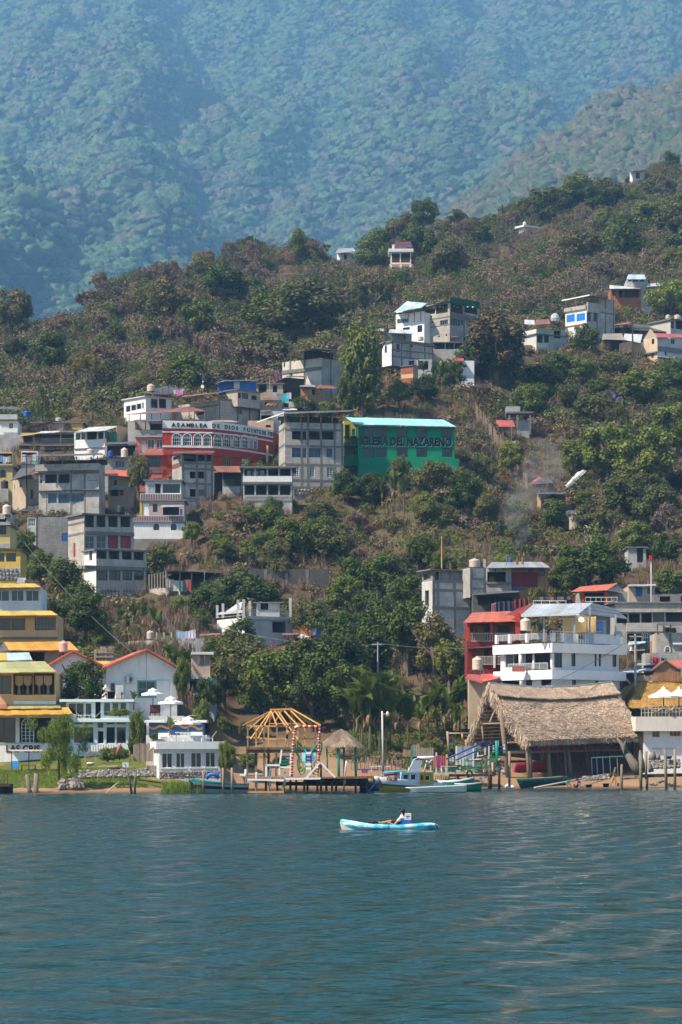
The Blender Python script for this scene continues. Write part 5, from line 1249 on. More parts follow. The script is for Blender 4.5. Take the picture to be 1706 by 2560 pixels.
b.Y=241;b.band(113,498,460,526,.1,WHITEW,'sill_band');b.roof([(-150,272,-1.6),(466,264,-1.6),(425,226,1.5),(-150,232,1.5)],8,MOSS);b.roof([(-150,234,1.4),(420,228,1.4),(368,178,6),(-150,182,6)],8,MOSS)
# knotted curtains
for x0_,x1_ in((120,187),(190,258),(285,352),(357,425)):
 u0,z0,u1,z1=b.F.rect(x0_,290,x1_,438);um=(u0+u1)/2;m=MB();k=8
 prof=[(1.0,0.5),(.55,.47),(.40,.12),(.30,.12),(.0,.22)]
 for i in range(k):
  for(a,wa),(c,wc)in zip(prof[:-1],prof[1:]):
   f0=(i/k-.5)*2;f1=((i+1)/k-.5)*2;W_=(u1-u0);oa=-.34-.05*(i%2);ob=-.34-.05*((i+1)%2)
   H_=z1-z0
   m.face([b.F.pos(um+f0*wc*W_,z0+c*H_,oa),b.F.pos(um+f1*wc*W_,z0+c*H_,ob),b.F.pos(um+f1*wa*W_,z0+a*H_,ob),b.F.pos(um+f0*wa*W_,z0+a*H_,oa)])
 m.build('curtain',CURT[0],b.root)
b.block(None,-150,588,600,1065,Y=237,mat=WHITEW,f=[(-60,636,128,838,'g',G(2,1,'k',dep=3)),(160,636,420,838,'o',{'dep':3}),(440,636,575,838,'g',G(2,1,'k',dep=2))],down=2)
u0,z0,u1,z1=b.F.rect(176,642,274,836);m=MB()
for a in range(13):
 t0,t1=math.pi*a/13,math.pi*(a+1)/13;r=(u1-u0)/2;zc=z1-r
 m.bar(b.F.pos((u0+u1)/2-r*math.cos(t0),zc+r*math.sin(t0),-.3),b.F.pos((u0+u1)/2-r*math.cos(t1),zc+r*math.sin(t1),-.3),.1)
for i in range(4):b.F.box(m,u0+(u1-u0)*i/3-.04,z0,u0+(u1-u0)*i/3+.04,z1-r+.05,-.34,-.26)
for i in range(6):b.F.box(m,u0,z0+(z1-r-z0)*i/5-.03,u1,z0+(z1-r-z0)*i/5+.03,-.33,-.27)
for t in(.7,1.57,2.44):m.bar(b.F.pos((u0+u1)/2,zc,-.3),b.F.pos((u0+u1)/2-r*math.cos(t),zc+r*math.sin(t),-.3),.06)
b.root and m.build('arched_window',FC['l'],b.root)
b.text('LAS CRIS',52,858,330,918,P((.10,.02,.03),.7),bold=.03);b.band(-150,838,590,846,.06,GREYW)
b.Y=237;b.roof([(-150,620,-2.4),(598,608,-2.4),(560,553,3),(-150,562,3)],12,ORA);b.roof([(60,566,1),(500,558,1),(490,530,5),(66,532,5)],8,MOSS);b.roof([(-150,568,1),(60,566,1),(62,528,4),(-150,528,4)],4,RUST)
o=empty('drink_table',at(X(220),Yp(1060),231),'long thin white table board on dark posts below the wall lettering','table')
m=MB();m.box(at(X(222),Yp(902),231),(2.65,.7,.14));m.build('board',P((.7,.62,.5),.6),o)
for x_ in(97,238,345):
 m=MB();m.bar(at(X(x_),Yp(908),231),at(X(x_),Yp(1062),231),.07);m.build('leg',DARKW,o)
o=empty('plastic_chair',at(X(125),Yp(1062),229.5),'bright blue plastic chair by the white restaurant wall','chair')
PB=P((.02,.25,.62),.4,.08);c=Vector(o.location)
m=MB();m.box(c+Vector((0,0,.48)),(.95,.9,.08));m.build('seat',PB,o);m=MB();m.box(c+Vector((0,.42,1.0)),(.95,.08,.95),rx=-.12);m.build('backrest',PB,o)
for sx in(-1,1):
 for sy in(-1,1):m=MB();m.bar(c+Vector((sx*.42,sy*.38,.46)),c+Vector((sx*.46,sy*.44,0)),.09);m.build('leg',PB,o)
o.scale=(.5,)*3
o=empty('lake_bench',at(X(205),Yp(1060),229),'low dark wooden bench near the willow tree','bench');c=Vector(o.location)
m=MB();m.box(c+Vector((.6,0,.75)),(2.6,.6,.12));m.build('seat',DARKW,o)
for sx in(-.5,1.7):m=MB();m.box(c+Vector((sx,0,.35)),(.14,.5,.9));m.build('leg',DARKW,o)
o.scale=(.5,)*3
# gabled white houses
b=Bld('gabled_house','white gabled house with red tiles half hidden behind the round mango tree','house',600,450,253)
b.block(None,400,838,218,470,rot=10,mat=WHITEW,dep=8,f=[(430,400,500,460,'o',{})],down=5);b.gable(600,100,.6,.16,TILE)
b=Bld('gabled_house','white gabled house with air conditioner and teal-framed window by the parasols','house',1200,640,249)
b.block(None,868,1448,232,645,rot=12,mat=WHITEW,dep=9,f=[(1128,338,1272,464,'g',G(2,2,'t',cur=2,sill='t')),(905,352,935,415,'g',G(1,1,'k')),(880,420,940,480,'o',{'dep':1.5})],down=4);b.gable(1198,92,.9,.18,TILE)
m=MB();u0,z0,u1,z1=b.F.rect(1122,330,1280,472)
for q in((u0,z0,u0+.12,z1),(u1-.12,z0,u1,z1),(u0+.12,z0,u1-.12,z0+.12),(u0+.12,z1-.12,u1-.12,z1)):b.F.box(m,*q,-.02,.04)
m.build('window_surround',FC['t'],b.root);b.band(940,370,1000,480,.8,WHITEW,'wing_wall');b.band(1392,350,1448,480,.5,GREYW,'porch_wall')
b.band(1194,95,1199,325,.03,GREYF,'cable');b.band(1272,325,1385,329,.03,GREYF,'cable');b.band(1097,312,1200,318,.06,FC['l'],'pipe')
o=empty('air_conditioner',b.F.pos(*b.F.loc(1062,350),.25),'white air conditioner unit on the gabled house wall','air conditioner')
u0,z0,u1,z1=b.F.rect(1028,295,1096,352);m=MB();b.F.box(m,u0,z0,u1,z1,.05,.55);m.build('case',P((.6,.6,.58),.5),o)
m=MB();cc=b.F.pos((u0+u1)/2-.06,(z0+z1)/2,.56)
for rr in(.27,.19,.11):m.tube([cc+Vector((math.cos(a)*rr,0,math.sin(a)*rr))for a in[6.2832*k/16 for k in range(17)]],.02,4)
m.build('fan_grille',DARKF,o);m=MB();m.tube([cc+Vector((math.cos(a)*.04,.02,math.sin(a)*.04))for a in[6.2832*k/8 for k in range(9)]],.04,4);m.build('fan_hub',DARKF,o)
b=Bld('yellow_shed','low yellow sheet roof between the two white gables','shed',830,220,262);b.roof([(760,222,-1),(930,220,-1),(925,180,4),(765,175,4)],5,YEL);b.block(None,770,920,218,260,Y=262.5,mat=BEIGE,dep=3,down=3)
# reed fence behind
o=empty('reed_fence',at(X(850),Yp(190),268),'upright reed fence behind the white gabled houses','fence');c0=o.location
REED=[P(cc,.9,.25)for cc in((.32,.25,.19),(.24,.19,.15),(.38,.3,.22))]
for i in range(34):
 x_=778+i*4.5;m=MB();a=at(X(x_),Yp(195),268);t=at(X(x_+rnd.uniform(-2,2)),Yp(62+rnd.uniform(-10,12)if i>9 else 78+rnd.uniform(-5,5)),268+rnd.uniform(-.1,.1));m.bar(a,t,rnd.uniform(.1,.17),.07);m.build('reed',REED[i%3],o)
for y_ in(105,140):m=MB();m.bar(at(X(776),Yp(y_),267.9),at(X(932),Yp(y_),267.9),.08);m.build('rail',REED[0],o)
# glass guest house
GH=P((.55,.66,.66),.4,.06)
b=Bld('glass_house','two-storey glass-fronted guest house with pale turquoise frames by the lakeside garden','house',800,850,236)
b.block(None,540,1052,492,652,Y=240.5,mat=GH,f=[(556,512,690,640,'g',G(2,1,'l')),(694,512,752,640,'g',G(1,1,'l')),(780,506,824,642,'o',{'dep':2}),(846,506,906,620,'g',G(1,1,'l',cur=2)),(914,506,974,620,'g',G(1,1,'l',cur=2)),(980,506,1036,620,'g',G(1,1,'l',cur=2))],down=.2)
b.slab(486,.22,.5,GH,'roof_slab');b.block(None,488,542,498,560,Y=241.5,mat=CONC2,dep=4,down=3)
b.block(None,590,1052,652,852,Y=236.5,mat=GH,dep=4,f=[(600,668,680,694,'g',G(1,1,'l')),(690,668,768,694,'g',G(1,1,'l')),(600,706,770,845,'g',G(2,1,'l')),(794,668,850,722,'g',G(1,1,'l')),(795,738,852,850,'g',G(1,1,'w')),(866,668,942,694,'g',G(1,1,'l')),(950,668,1034,694,'g',G(1,1,'l')),(866,706,945,848,'g',G(1,1,'l',cur=2)),(950,706,1034,848,'g',G(1,1,'l',cur=2))],down=1)
b.slab(650,.22,.55,GH,'deck_slab');b.rail(600,612,780,648,.5,WHITE,4)
def hammock(x0,y0,x1,y1,Y,sag,label,col=(.6,.58,.52),w=.5):
 a=at(X(x0),Yp(y0),Y);c=at(X(x1),Yp(y1),Y);o=empty('hammock',a,label,'hammock','hammocks strung on terraces');m=MB();k=12;rows=[]
 for i in range(k+1):
  t=i/k;p=a.lerp(c,t)-Vector((0,0,4*sag*t*(1-t)));ww=w*math.sin(math.pi*min(max(t,.04),.96));rows.append([p+Vector((0,-ww,.12*ww)),p+Vector((0,0,-ww*.25)),p+Vector((0,ww,.12*ww))])
 for i in range(k):
  for j in range(2):m.face([rows[i][j],rows[i+1][j],rows[i+1][j+1],rows[i][j+1]])
 m.build('netting',P(col,.9,.2),o);m=MB();m.tube([a,rows[1][1]],.03,4);m.tube([rows[-2][1],c],.03,4);m.build('rope',P((.5,.48,.42),.9),o);return o
hammock(620,580,830,575,238.5,.75,'pale hammock on the glass guest house deck');hammock(1110,560,1222,505,243,.6,'pale hammock tied at the gabled house corner')
# garden bits
o=empty('hanging_chair',at(X(740),Yp(1030),228),'egg-shaped wicker hanging chair with white cushion in the garden','chair');c=Vector(o.location)+Vector((0,0,1.65));WK=P((.33,.24,.15),.8,.25)
m=MB()
for k in range(14):
 a=math.pi*(k/13.0)+math.pi*.5-math.pi*.5;th=2*math.pi*k/14
 pts=[]
 for q in range(11):
  v=math.pi*q/10-math.pi/2;r=1.25*math.cos(v);
  if-math.pi*.72<th-math.pi*1.5<0 and False:continue
  pts.append(c+Vector((r*math.cos(th),r*.8*math.sin(th),1.65*math.sin(v))))
 if not(3.9<th<5.6):m.tube(pts,.05,4)
for q in range(1,10):
 v=math.pi*q/10-math.pi/2;r=1.25*math.cos(v);m.tube([c+Vector((r*math.cos(t),r*.8*math.sin(t),1.65*math.sin(v)))for t in[5.6-2*math.pi+(2*math.pi-1.7)*k/16 for k in range(17)]],.04,4)
m.build('basket',WK,o);m=MB();m.lathe(c+Vector((0,-.1,-1.3)),[(0,0),(.8,.05),(.95,.25),(.8,.45),(0,.5)],12);m.build('cushion',P((.7,.68,.64),.9),o,True)
m=MB();m.tube([c+Vector((0,0,1.6)),c+Vector((0,0,2.6))],.04,4);m.build('hanger',DARKF,o);o.scale=(.37,)*3;o.location.z+=0
o=empty('clay_pot',at(X(592),Yp(1112),226.5),'big tilted cream garden pot beside the willow trunk','pot');m=MB();m.lathe(at(X(592),Yp(1112),226.5),[(0,0),(.8,.1),(1.35,.9),(1.25,1.7),(.8,2.2),(.85,2.35),(.65,2.3),(.6,1.8)],14);m.build('pot',P((.55,.46,.36),.8,.2),o,True);o.scale=(.32,)*3
# picket fence of the guest house
o=empty('picket_fence',at(X(845),Yp(912),233),'white picket fence under the glass guest house','fence')
for i in range(30):
 x_=742+i*7.0;m=MB();m.box((at(X(x_),Yp(856),233)+at(X(x_),Yp(910),233))/2,(.055,.03,.56));m.build('picket',WHITE if i%3 else GREYF,o)
for y_ in(870,898):m=MB();m.box(at(X(843),Yp(y_),233.06),(2.15,.03,.05));m.build('rail',WHITE,o)
for i_,(x0_,y0_,x1_,y1_,Y_)in enumerate(((1090,842,1258,992,230),(1195,1022,1290,1098,226.3))):
 o=empty('plank_fence',at(X((x0_+x1_)/2),Yp(y1_),Y_),('tall brown plank fence beside the white bar building','short brown plank gate at the foot of the white bar building')[i_],'fence');n_=int((x1_-x0_)/9)
 for i in range(n_):
  x_=x0_+4+i*9;m=MB();a=at(X(x_),Yp(y1_),Y_);t=at(X(x_),Yp(y0_+rnd.uniform(-4,6)),Y_+rnd.uniform(-.04,.04));m.box((a+t)/2,(9/FR[2]/F*Y_*.88,.06,(t-a).length));m.build('plank',REED[rnd.randrange(3)],o)
 m=MB();m.box(at(X((x0_+x1_)/2),Yp(y0_*.7+y1_*.3),Y_+.1),((x1_-x0_)/FR[2]/F*Y_,.08,.14));m.build('rail',WOOD,o)
 # white bar building with roof deck
fr(360,1740,3.564)
b=Bld('bar_building','small white lakeside bar with four twin windows and furniture on its roof','bar',400,690,225)
gl=G(2,1,'w',sill='w',dep=2.2)
b.block(90,136,684,410,678,rot=12,mat=WHITEW,inm=P((.35,.18,.06),.8,.5,1.2),f=[(160,507,258,642,'g',gl),(285,504,370,640,'g',gl),(418,501,517,638,'g',gl),(547,498,640,636,'g',gl)],down=1)
b.slab(406,.62,.28,WHITE,'parapet');Fb=b.F
for x0_,c_ in((180,(.6,.3,.06)),(300,(.05,.35,.4)),(345,(.6,.35,.1)),(430,(.05,.3,.4)),(480,(.6,.36,.12)),(560,(.08,.2,.4)),(610,(.55,.3,.08))):
 u,z=b.F.loc(x0_+10,600);m=MB();b.F.box(m,u-.17,z-.3,u+.17,z+rnd.uniform(.1,.5),-.9,-.85);m.build('wall_picture',P(c_,.6,.4,3),b.root)
b.beam(48,482,0,102,455,1.0,.14,FRESH,'canopy_beam')
o=empty('rubble_wall',at(X(400),Yp(735),221.5),'low dry stone wall in front of the white lakeside bar','wall')
for i in range(46):
 for j in range(4):
  x_=150+i*11.4+rnd.uniform(-3,3);s_=link('stone',rnd.choice(STONES),o);s_.location=at(X(x_),Yp(728-j*15-i*.15),221.8+rnd.uniform(-.05,.05))-o.location;k=rnd.uniform(.085,.13);s_.scale=(k*1.15,k,k*.75);s_.rotation_euler=(rnd.uniform(-.3,.3),rnd.uniform(-.3,.3),rnd.uniform(0,6))
b=Bld('mural_wall','blue painted mural wall with wavy orange band behind the bar roof','wall',280,345,235)
b.block(None,30,535,222,350,mat=P((.025,.08,.17),.7,.5,.8),dep=3,down=4);b.slab(216,.2,.25,WHITE);m=MB();k=24
pv=[(45+480*i/k,262+14*math.sin(i*.9)+10*math.sin(i*.37))for i in range(k+1)]
for i in range(k):
 q=[b.F.pos(*b.F.loc(pv[i][0],pv[i][1]+22),.03),b.F.pos(*b.F.loc(pv[i+1][0],pv[i+1][1]+18),.03),b.F.pos(*b.F.loc(pv[i+1][0],pv[i+1][1]),.03),b.F.pos(*b.F.loc(pv[i][0],pv[i][1]),.03)];m.face(q)
m.build('painted_band',P((.55,.25,.05),.7,.2),b.root);b.post(35,222,350,-.3,.2,WHITE)
b.block(None,20,560,348,420,Y=231,mat=WHITEW,dep=6,down=4,name='terrace')
b=Bld('upper_terrace','white terrace wall with red chairs and planters below the gabled house','terrace',200,215,242)
b.block(None,40,360,178,230,mat=WHITEW,dep=7,down=5)
for x_ in(78,122):
 o=empty('garden_chair',at(X(x_),Yp(178),243.5),('dark red high-backed chair at left on the upper terrace','dark red high-backed chair at right on the upper terrace')[x_>100],'chair');c=Vector(o.location);RC=P((.10,.03,.03),.7)
 m=MB();m.box(c+Vector((0,0,.5)),(.9,.8,.1));m.build('seat',RC,o);m=MB();m.box(c+Vector((0,.4,1.2)),(.95,.1,1.5));m.build('backrest',RC,o)
 for sx in(-1,1):m=MB();m.box(c+Vector((sx*.42,0,.35)),(.1,.8,.7));m.build('leg',RC,o)
 o.scale=(.5,)*3
def parasol(x,yt,ye,w,yb,Y,label,tiers=2,pole=GREYF):
 p=at(X(x),Yp(yb),Y);o=empty('parasol',p,label,'parasol','white garden parasols');s=Y/F/FR[2];R=w/2*s;zt=zat(Yp(yt),Y);ze=zat(Yp(ye),Y)
 m=MB();m.tube([p,(p.x,p.y,zt-.05)],.06,6);m.build('pole',pole,o);CAN=P((.80,.79,.76),.8,.05)
 def can(R,z0,z1,nm):
  m=MB();n=8;pts=[Vector((p.x+R*math.cos(2*math.pi*(k+.5)/n),p.y+R*math.sin(2*math.pi*(k+.5)/n),z0))for k in range(n)];t=Vector((p.x,p.y,z1))
  for k in range(n):
   a,c=pts[k],pts[(k+1)%n];ma,mc=a.lerp(t,.5)-Vector((0,0,.06*R)),c.lerp(t,.5)-Vector((0,0,.06*R))
   m.face([a,c,mc,ma]);m.face([ma,mc,t]);m.face([a,a-Vector((0,0,.18)),c-Vector((0,0,.18)),c])
  c_=m.build(nm,CAN,o);return c_
 if tiers==2:can(R,ze,ze+(zt-ze)*.72,'canopy');can(R*.42,ze+(zt-ze)*.62,zt,'vent_cap')
 else:can(R,ze,zt,'canopy');can(R*.14,zt-.05,zt+.12,'vent_cap')
 m=MB()
 for k in range(8):a=2*math.pi*(k+.5)/8;m.bar((p.x+R*.95*math.cos(a),p.y+R*.95*math.sin(a),ze+.02),(p.x,p.y,ze+(zt-ze)*.6),.04)
 m.build('ribs',WOOD,o);return o
parasol(240,0,55,236,200,240,'white two-tier parasol at right of the teal-framed window');parasol(395,178,235,250,345,231.5,'white two-tier parasol over the bar roof terrace')
fr(0,1600,3.267);parasol(1250,390,438,196,640,244,'white two-tier parasol in front of the teal-framed window');fr(360,1740,3.564)
# roof deck furniture
def lounger(x,y,Y,flip,label):
 c=at(X(x),Yp(y),Y);o=empty('sun_lounger',c,label,'sun lounger','loungers on the bar roof');LC=P((.42,.36,.34),.7,.12)
 m=MB();m.box(c+Vector((-.35*flip,0,.4)),(1.5,.75,.08));m.build('bed',LC,o)
 m=MB();m.bar(c+Vector((.38*flip,0,.42)),c+Vector((1.05*flip,0,1.35)),.75,.08);m.build('backrest',LC,o)
 for sx in(-1,.5):m=MB();m.box(c+Vector((sx*flip,0,.18)),(.08,.7,.4));m.build('leg',WHITE,o)
 o.scale=(.6,)*3
lounger(285,405,227,-1,'grey-pink reclining lounger at left on the bar roof');lounger(580,402,226.5,1,'grey-pink reclining lounger at right on the bar roof');lounger(470,200,238,1,'small lounger on the terrace above the mural')
def plchair(x,Y,label,s=1.0):
 c=at(X(x),Yp(403),Y);o=empty('garden_chair',c,label,'chair','white chairs on the bar roof');PC=P((.6,.66,.6),.5,.06)
 m=MB();m.box(c+Vector((0,0,.62)),(.8,.7,.07));m.build('seat',PC,o);m=MB()
 for i in range(5):m.bar(c+Vector((-.36+.18*i,.34,.66)),c+Vector((-.36+.18*i,.42,1.35)),.06)
 m.bar(c+Vector((-.42,.42,1.38)),c+Vector((.42,.42,1.38)),.08);m.build('backrest',PC,o)
 for sx in(-1,1):
  for sy in(-1,1):m=MB();m.bar(c+Vector((sx*.36,sy*.32,.6)),c+Vector((sx*.4,sy*.36,0)),.07);m.build('leg',PC,o)
 o.scale=(.5,)*3
plchair(345,227,'pale plastic chair beside the left lounger on the bar roof');plchair(378,228,'pale plastic chair second from left on the bar roof');plchair(412,227,'pale plastic chair beside the roof table')
o=empty('roof_table',at(X(470),Yp(403),227),'white rectangular table on the bar roof','table');c=Vector(o.location);m=MB();m.box(c+Vector((0,0,1.0)),(2.6,1.0,.08));m.build('tabletop',WHITE,o)
for sx in(-1.1,1.1):m=MB();m.box(c+Vector((sx,0,.5)),(.1,.8,1.0));m.build('leg',WHITE,o)
m=MB();m.box(c+Vector((0,.2,1.35)),(2.0,.1,.5));m.build('folded_cloth',P((.7,.68,.62),.9),o)
o.scale=(.47,)*3
o=empty('roof_sign',at(X(175),Yp(402),226),'white signboard with red marks leaning on the bar roof edge','sign');c=Vector(o.location);m=MB();m.box(c+Vector((0,0,.75)),(1.5,.1,.9),rx=-.3);m.build('board',WHITE,o)
for k in range(4):m=MB();m.box(c+Vector((-.35+k*.28,-.2,.55)),(.09,.04,.38),rx=-.3,ry=.4);m.build('mark',P((.45,.03,.03),.7),o)
o.scale=(.55,)*3
o=empty('sail_awning',at(X(385),Yp(332),229),'thin white shade strip over the bar roof furniture','awning');m=MB();m.box(at(X(395),Yp(328),229),(2.1,.5,.05),ry=.02);m.build('strip',WHITE,o)
for x_ in(290,505):m=MB();m.bar(at(X(x_),Yp(330),229),at(X(x_),Yp(404),229),.06);m.build('pole',STEEL,o)
# concrete house with clothesline above gables
fr(340,1400,3.267)
b=Bld('open_deck_house','tall concrete house with open post deck and washing above the banana garden','house',280,620,345)
b.block(112,256,700,225,640,rot=38,mat=CONC,smat=CONC2,f=[(270,292,318,372,'o',{}),(328,292,388,372,'o',{}),(258,460,276,560,'d',{'fc':'t'}),(300,470,380,600,'o',{})],down=4)
b.ledge(256,262,470,275,.4);b.ledge(256,448,440,458,.6)
for i in range(7):b.post(108+i*23,118-i*4,250-i*5,4-i*.8,.13,P((.35,.3,.25),.8))
for x_ in(262,360,455,560):b.post(x_,95,265,.5+(x_-256)*.008,.16,P((.3,.26,.22),.8))
b.roof([(95,128,5),(258,90,-1),(720,108,5),(560,86,12)],13,TIND)
clothesline(262,150,440,158,345.5,[((.5,.5,.55),.9,1.1),((.55,.5,.35),1.4,2.2),((.6,.6,.6),.9,1.3),((.05,.3,.2),1.0,1.4),((.45,.05,.07),.8,1.4)],'washing on the open post deck above the mango tree')
b=Bld('white_terrace_house','unfinished white house with balusters and rebar posts in the mango trees','house',890,600,318)
b.block(663,888,1280,470,605,rot=30,mat=GREYW,smat=WHITEW,f=[(1115,505,1228,592,'o',{'dep':3})],down=4);b.rail(895,412,1255,470,.1,GREYW,26,name='balustrade');b.band(660,448,890,472,.05,WHITEW,'parapet',pan=b.S);b.band(662,408,888,450,.02,GREYW,'parapet',pan=b.S)
b.ledge(888,468,1285,482,.2,GREYW)
for x_,y_,d in((665,368,9),(712,355,7),(835,325,1.5),(881,322,0),(932,335,2),(1262,310,5)):b.post(x_,y_,475,d,.3,GREYW,'column')
b.block(None,985,1175,345,420,Y=325,mat=GREYW,dep=3,f=[(1018,350,1082,412,'o',{'dep':1.5})],down=2,top=(.12,.4));b.roof([(735,425,4),(860,410,1),(870,345,6),(840,350,8)],4,PALE)
b=Bld('garden_wall_deck','concrete roof slab with railing and washing beside the banana plants','terrace',320,700,300)
b.block(None,150,560,640,740,mat=CONC,dep=7,down=5);b.block(-60,150,160,655,720,Y=299.6,rot=50,mat=CONC2,down=4)
for i in range(6):b.post(170+i*60,590,645,0,.12,GREYW)
clothesline(330,572,480,562,302,[((.2,.3,.45),.5,1.6),((.3,.45,.6),.6,1.6),((.3,.35,.5),.6,1.4),((.65,.65,.7),.8,1.0),((.5,.4,.6),.6,1.0)],'blue and white washing on the slab beside the banana plants')
tank(118,575,645,60,299,(.55,.45,.4),'pinkish barrel on the slab beside the banana plants')
b=Bld('pink_lit_house','small sunlit cream house with turquoise posts at the garden edge','house',540,950,272)
b.block(455,458,608,755,955,rot=8,mat=W((.62,.46,.36),dirt=.4),f=[(524,770,558,862,'o',{}),(566,765,604,855,'o',{})],down=0);b.slab(752,.25,.3,WHITEW)
b.block(None,420,640,970,1120,Y=273.5,mat=W((.3,.38,.40),dirt=.4),f=[(440,985,520,1090,'o',{}),(550,985,600,1050,'o',{}),(660,1000,720,1110,'o',{})],down=4);b.ledge(415,962,620,972,1.5,WHITEW)
for x_ in(530,612):b.post(x_,960,1090,-1.2,.25,FC['t'])
for x_ in(462,500,520):b.post(x_,640,755,1,.1,STEEL)
b.roof([(520,620,2),(690,612,2),(690,600,6),(520,608,6)],4,RUST)
b=Bld('tin_garden_roof','bright white sheet on a low garden shelter amid the trees','shelter',1340,650,303);b.roof([(1315,632,-1),(1410,650,-1),(1412,628,2),(1350,608,2)],3,PALE);b.roof([(1195,615,-1),(1330,610,-1),(1330,600,3),(1200,602,3)],4,RUST);b.post(1325,640,690);b.post(1215,615,680)
clothesline(1370,530,1560,535,318,[((.7,.22,.03),1.2,2.2),((.5,.45,.35),1,1),((.65,.65,.65),1.2,.9),((.1,.1,.35),.8,1.5),((.4,.05,.08),.8,1.4)],'orange and dark washing in the trees right of the baluster house')
# ------------------------------------------------------------------ right-hand houses
fr(1020,1340,2.286)
b=Bld('block_house','large bare grey block house with unfinished top storey on the right slope','house',250,550,312)
b.block(80,140,448,256,550,rot=22,mat=W((.56,.55,.53),block=.9,dirt=.6),f=[(455,300,456,301)],sd=[(98,310,120,400,'o',{'dep':1.5})],down=5)
b.frame(xs=(148,172,268,362,440),ys=(262,312,412),out=.06,w=.3)
b.block(82,142,350,192,256,Y=312.6,rot=22,mat=BLOCKB,f=[(150,205,178,254,'o',{'dep':2})],sd=[(90,212,130,252,'o',{'dep':2})],down=.2);b.frame(xs=(148,192,242,340),w=.3);b.slab(190,.15,.5)
b.block(None,356,446,182,300,Y=311.6,rot=22,mat=CONC,dep=3,down=1);b.frame(xs=(362,440),ys=(245,300))
for x_ in(150,240,245,350):b.post(x_,155,192,1,.05,RUST,'rebar')
tank(382,128,178,64,312.5,(.55,.42,.36),'pinkish water tank on the bare grey block house')
b.block(None,432,446,130,182,Y=313,mat=CONC,dep=.4,down=0)
b=Bld('smoke_house','grey wing and dark red house with metal roof below the smoke','house',620,320,318)
b.block(None,450,592,185,325,mat=CONC,f=[(455,205,560,262,'o',{'dep':3})],down=5);b.ledge(448,262,594,275,.15);b.band(470,228,498,262,-1.5,BEIGE,'partition',inn=1.7)
b.block(None,575,800,182,300,Y=318.6,mat=W((.30,.18,.08),dirt=.4),f=[(688,192,716,236,'a',G(2,1,'b')),(754,190,780,230,'a',G(2,1,'b'))],down=5)
b.band(583,208,742,290,.25,MAROON,'red_panel');b.band(660,206,664,292,.3,P((.06,.02,.02),.7),'seam');b.band(594,290,665,302,.3,BLUEW,'trim')
b.roof([(448,184,-1),(815,180,-1),(768,150,5),(480,152,5)],10,TIN);b.post(500,184,205,-.6);b.post(565,105,185,1,.06,STEEL)
o=empty('stove_chimney',at(X(625),Yp(150),320),'short orange-brown chimney pipes giving off the smoke','chimney');m=MB();m.tube([at(X(625),Yp(165),320),at(X(625),Yp(130),320)],.16,8);m.build('pipe',RUST,o);m=MB();m.tube([at(X(656),Yp(165),320),at(X(656),Yp(122),320)],.14,8);m.build('pipe',RUST,o)
tank(587,122,150,24,321,(.02,.08,.25),'small dark blue drum on the metal roof near the smoke')
b=Bld('dark_awning','long dark sheet awning in front of the grey wing','shelter',500,380,308)
b.block(None,372,640,325,400,Y=309.5,mat=W((.12,.11,.11),dirt=.5),dep=3,f=[(400,345,500,395,'o',{}),(505,348,600,390,'o',{})],down=4);b.roof([(366,340,-1),(640,322,-1),(636,314,3),(380,328,3)],9,TIND)
# red balcony house
b=Bld('red_balcony_house','red and orange house with tiled roof and cream balcony rails','house',480,765,284)
OW=W((.55,.25,.05),dirt=.25)
b.block(None,340,646,490,775,mat=MAROON,inm=OW,f=[(378,508,470,604,'o',{'dep':1.8}),(486,506,612,602,'o',{'dep':1.8}),(378,640,470,735,'o',{'dep':1.8}),(486,638,612,735,'o',{'dep':1.8})],down=4)
b.band(392,508,432,604,-1.6,OW,'panel',inn=1.75);b.band(440,512,468,602,-1.7,DARKF,'doorway',inn=1.78);b.band(520,510,590,602,-1.7,DARKF,'doorway',inn=1.78);b.band(440,645,468,735,-1.7,DARKF,'doorway',inn=1.78)
for x_ in(346,478,618):b.band(x_-8,500,x_+6,640,.7,REDW,'column')
b.ledge(336,604,622,640,.8,MAROON,name='arch_beam');b.rail(358,556,604,604,.8,P((.6,.52,.4),.6),26);b.rail(386,688,534,736,.8,P((.6,.52,.4),.6),18);b.band(488,645,498,755,.9,WHITEW,'column')
b.roof([(318,497,-1.6),(628,489,-1.6),(592,432,5),(368,440,5)],12,TILE);b.roof([(567,450,-1),(640,460,-1.5),(712,388,4),(690,386,5)],4,sheetmat((.30,.05,.04),.2,metal=0));b.post(628,440,590,-1.2,.5,REDW)
def cloth(x0,y0,x1,y1,y2,y3,Y,col,label):
 o=empty('banner',at(X(x0),Yp(y3),Y),label,'cloth','cloths hung above the red house');m=MB();k=10
 for i in range(k):
  t0,t1=i/k,(i+1)/k;f=lambda t,ya,yb:at(X(x0+(x1-x0)*t),Yp(ya+(yb-ya)*t),Y+.12*math.sin(t*22))
  m.face([f(t0,y3,y2),f(t1,y3,y2),f(t1,y0,y1),f(t0,y0,y1)])
 m.build('fabric',P(col,.9,.2),o);return o
cloth(506,375,602,372,428,432,286,(.03,.035,.07),'dark blue sheet hung above the red balcony house');cloth(598,368,690,350,395,418,286.5,(.16,.035,.04),'maroon sheet hung above the red balcony house');cloth(476,388,506,380,430,432,286.2,(.4,.25,.3),'pale pink sheet hung left of the dark blue one');cloth(735,348,930,346,364,372,290,(.13,.10,.09),'long brown net hung behind the white house')
tank(398,688,765,60,279,CREAM,'cream water tank in front of the red balcony house')
b=Bld('tank_stand','small post stand under the cream tank before the red house','stand',398,790,279);m=MB();m.box(at(X(398),Yp(768),279),(1.3,1.1,.1));m.build('platform',WOOD,b.root)
for x_ in(382,414):b.post(x_,768,800,0,.15,GREYF)
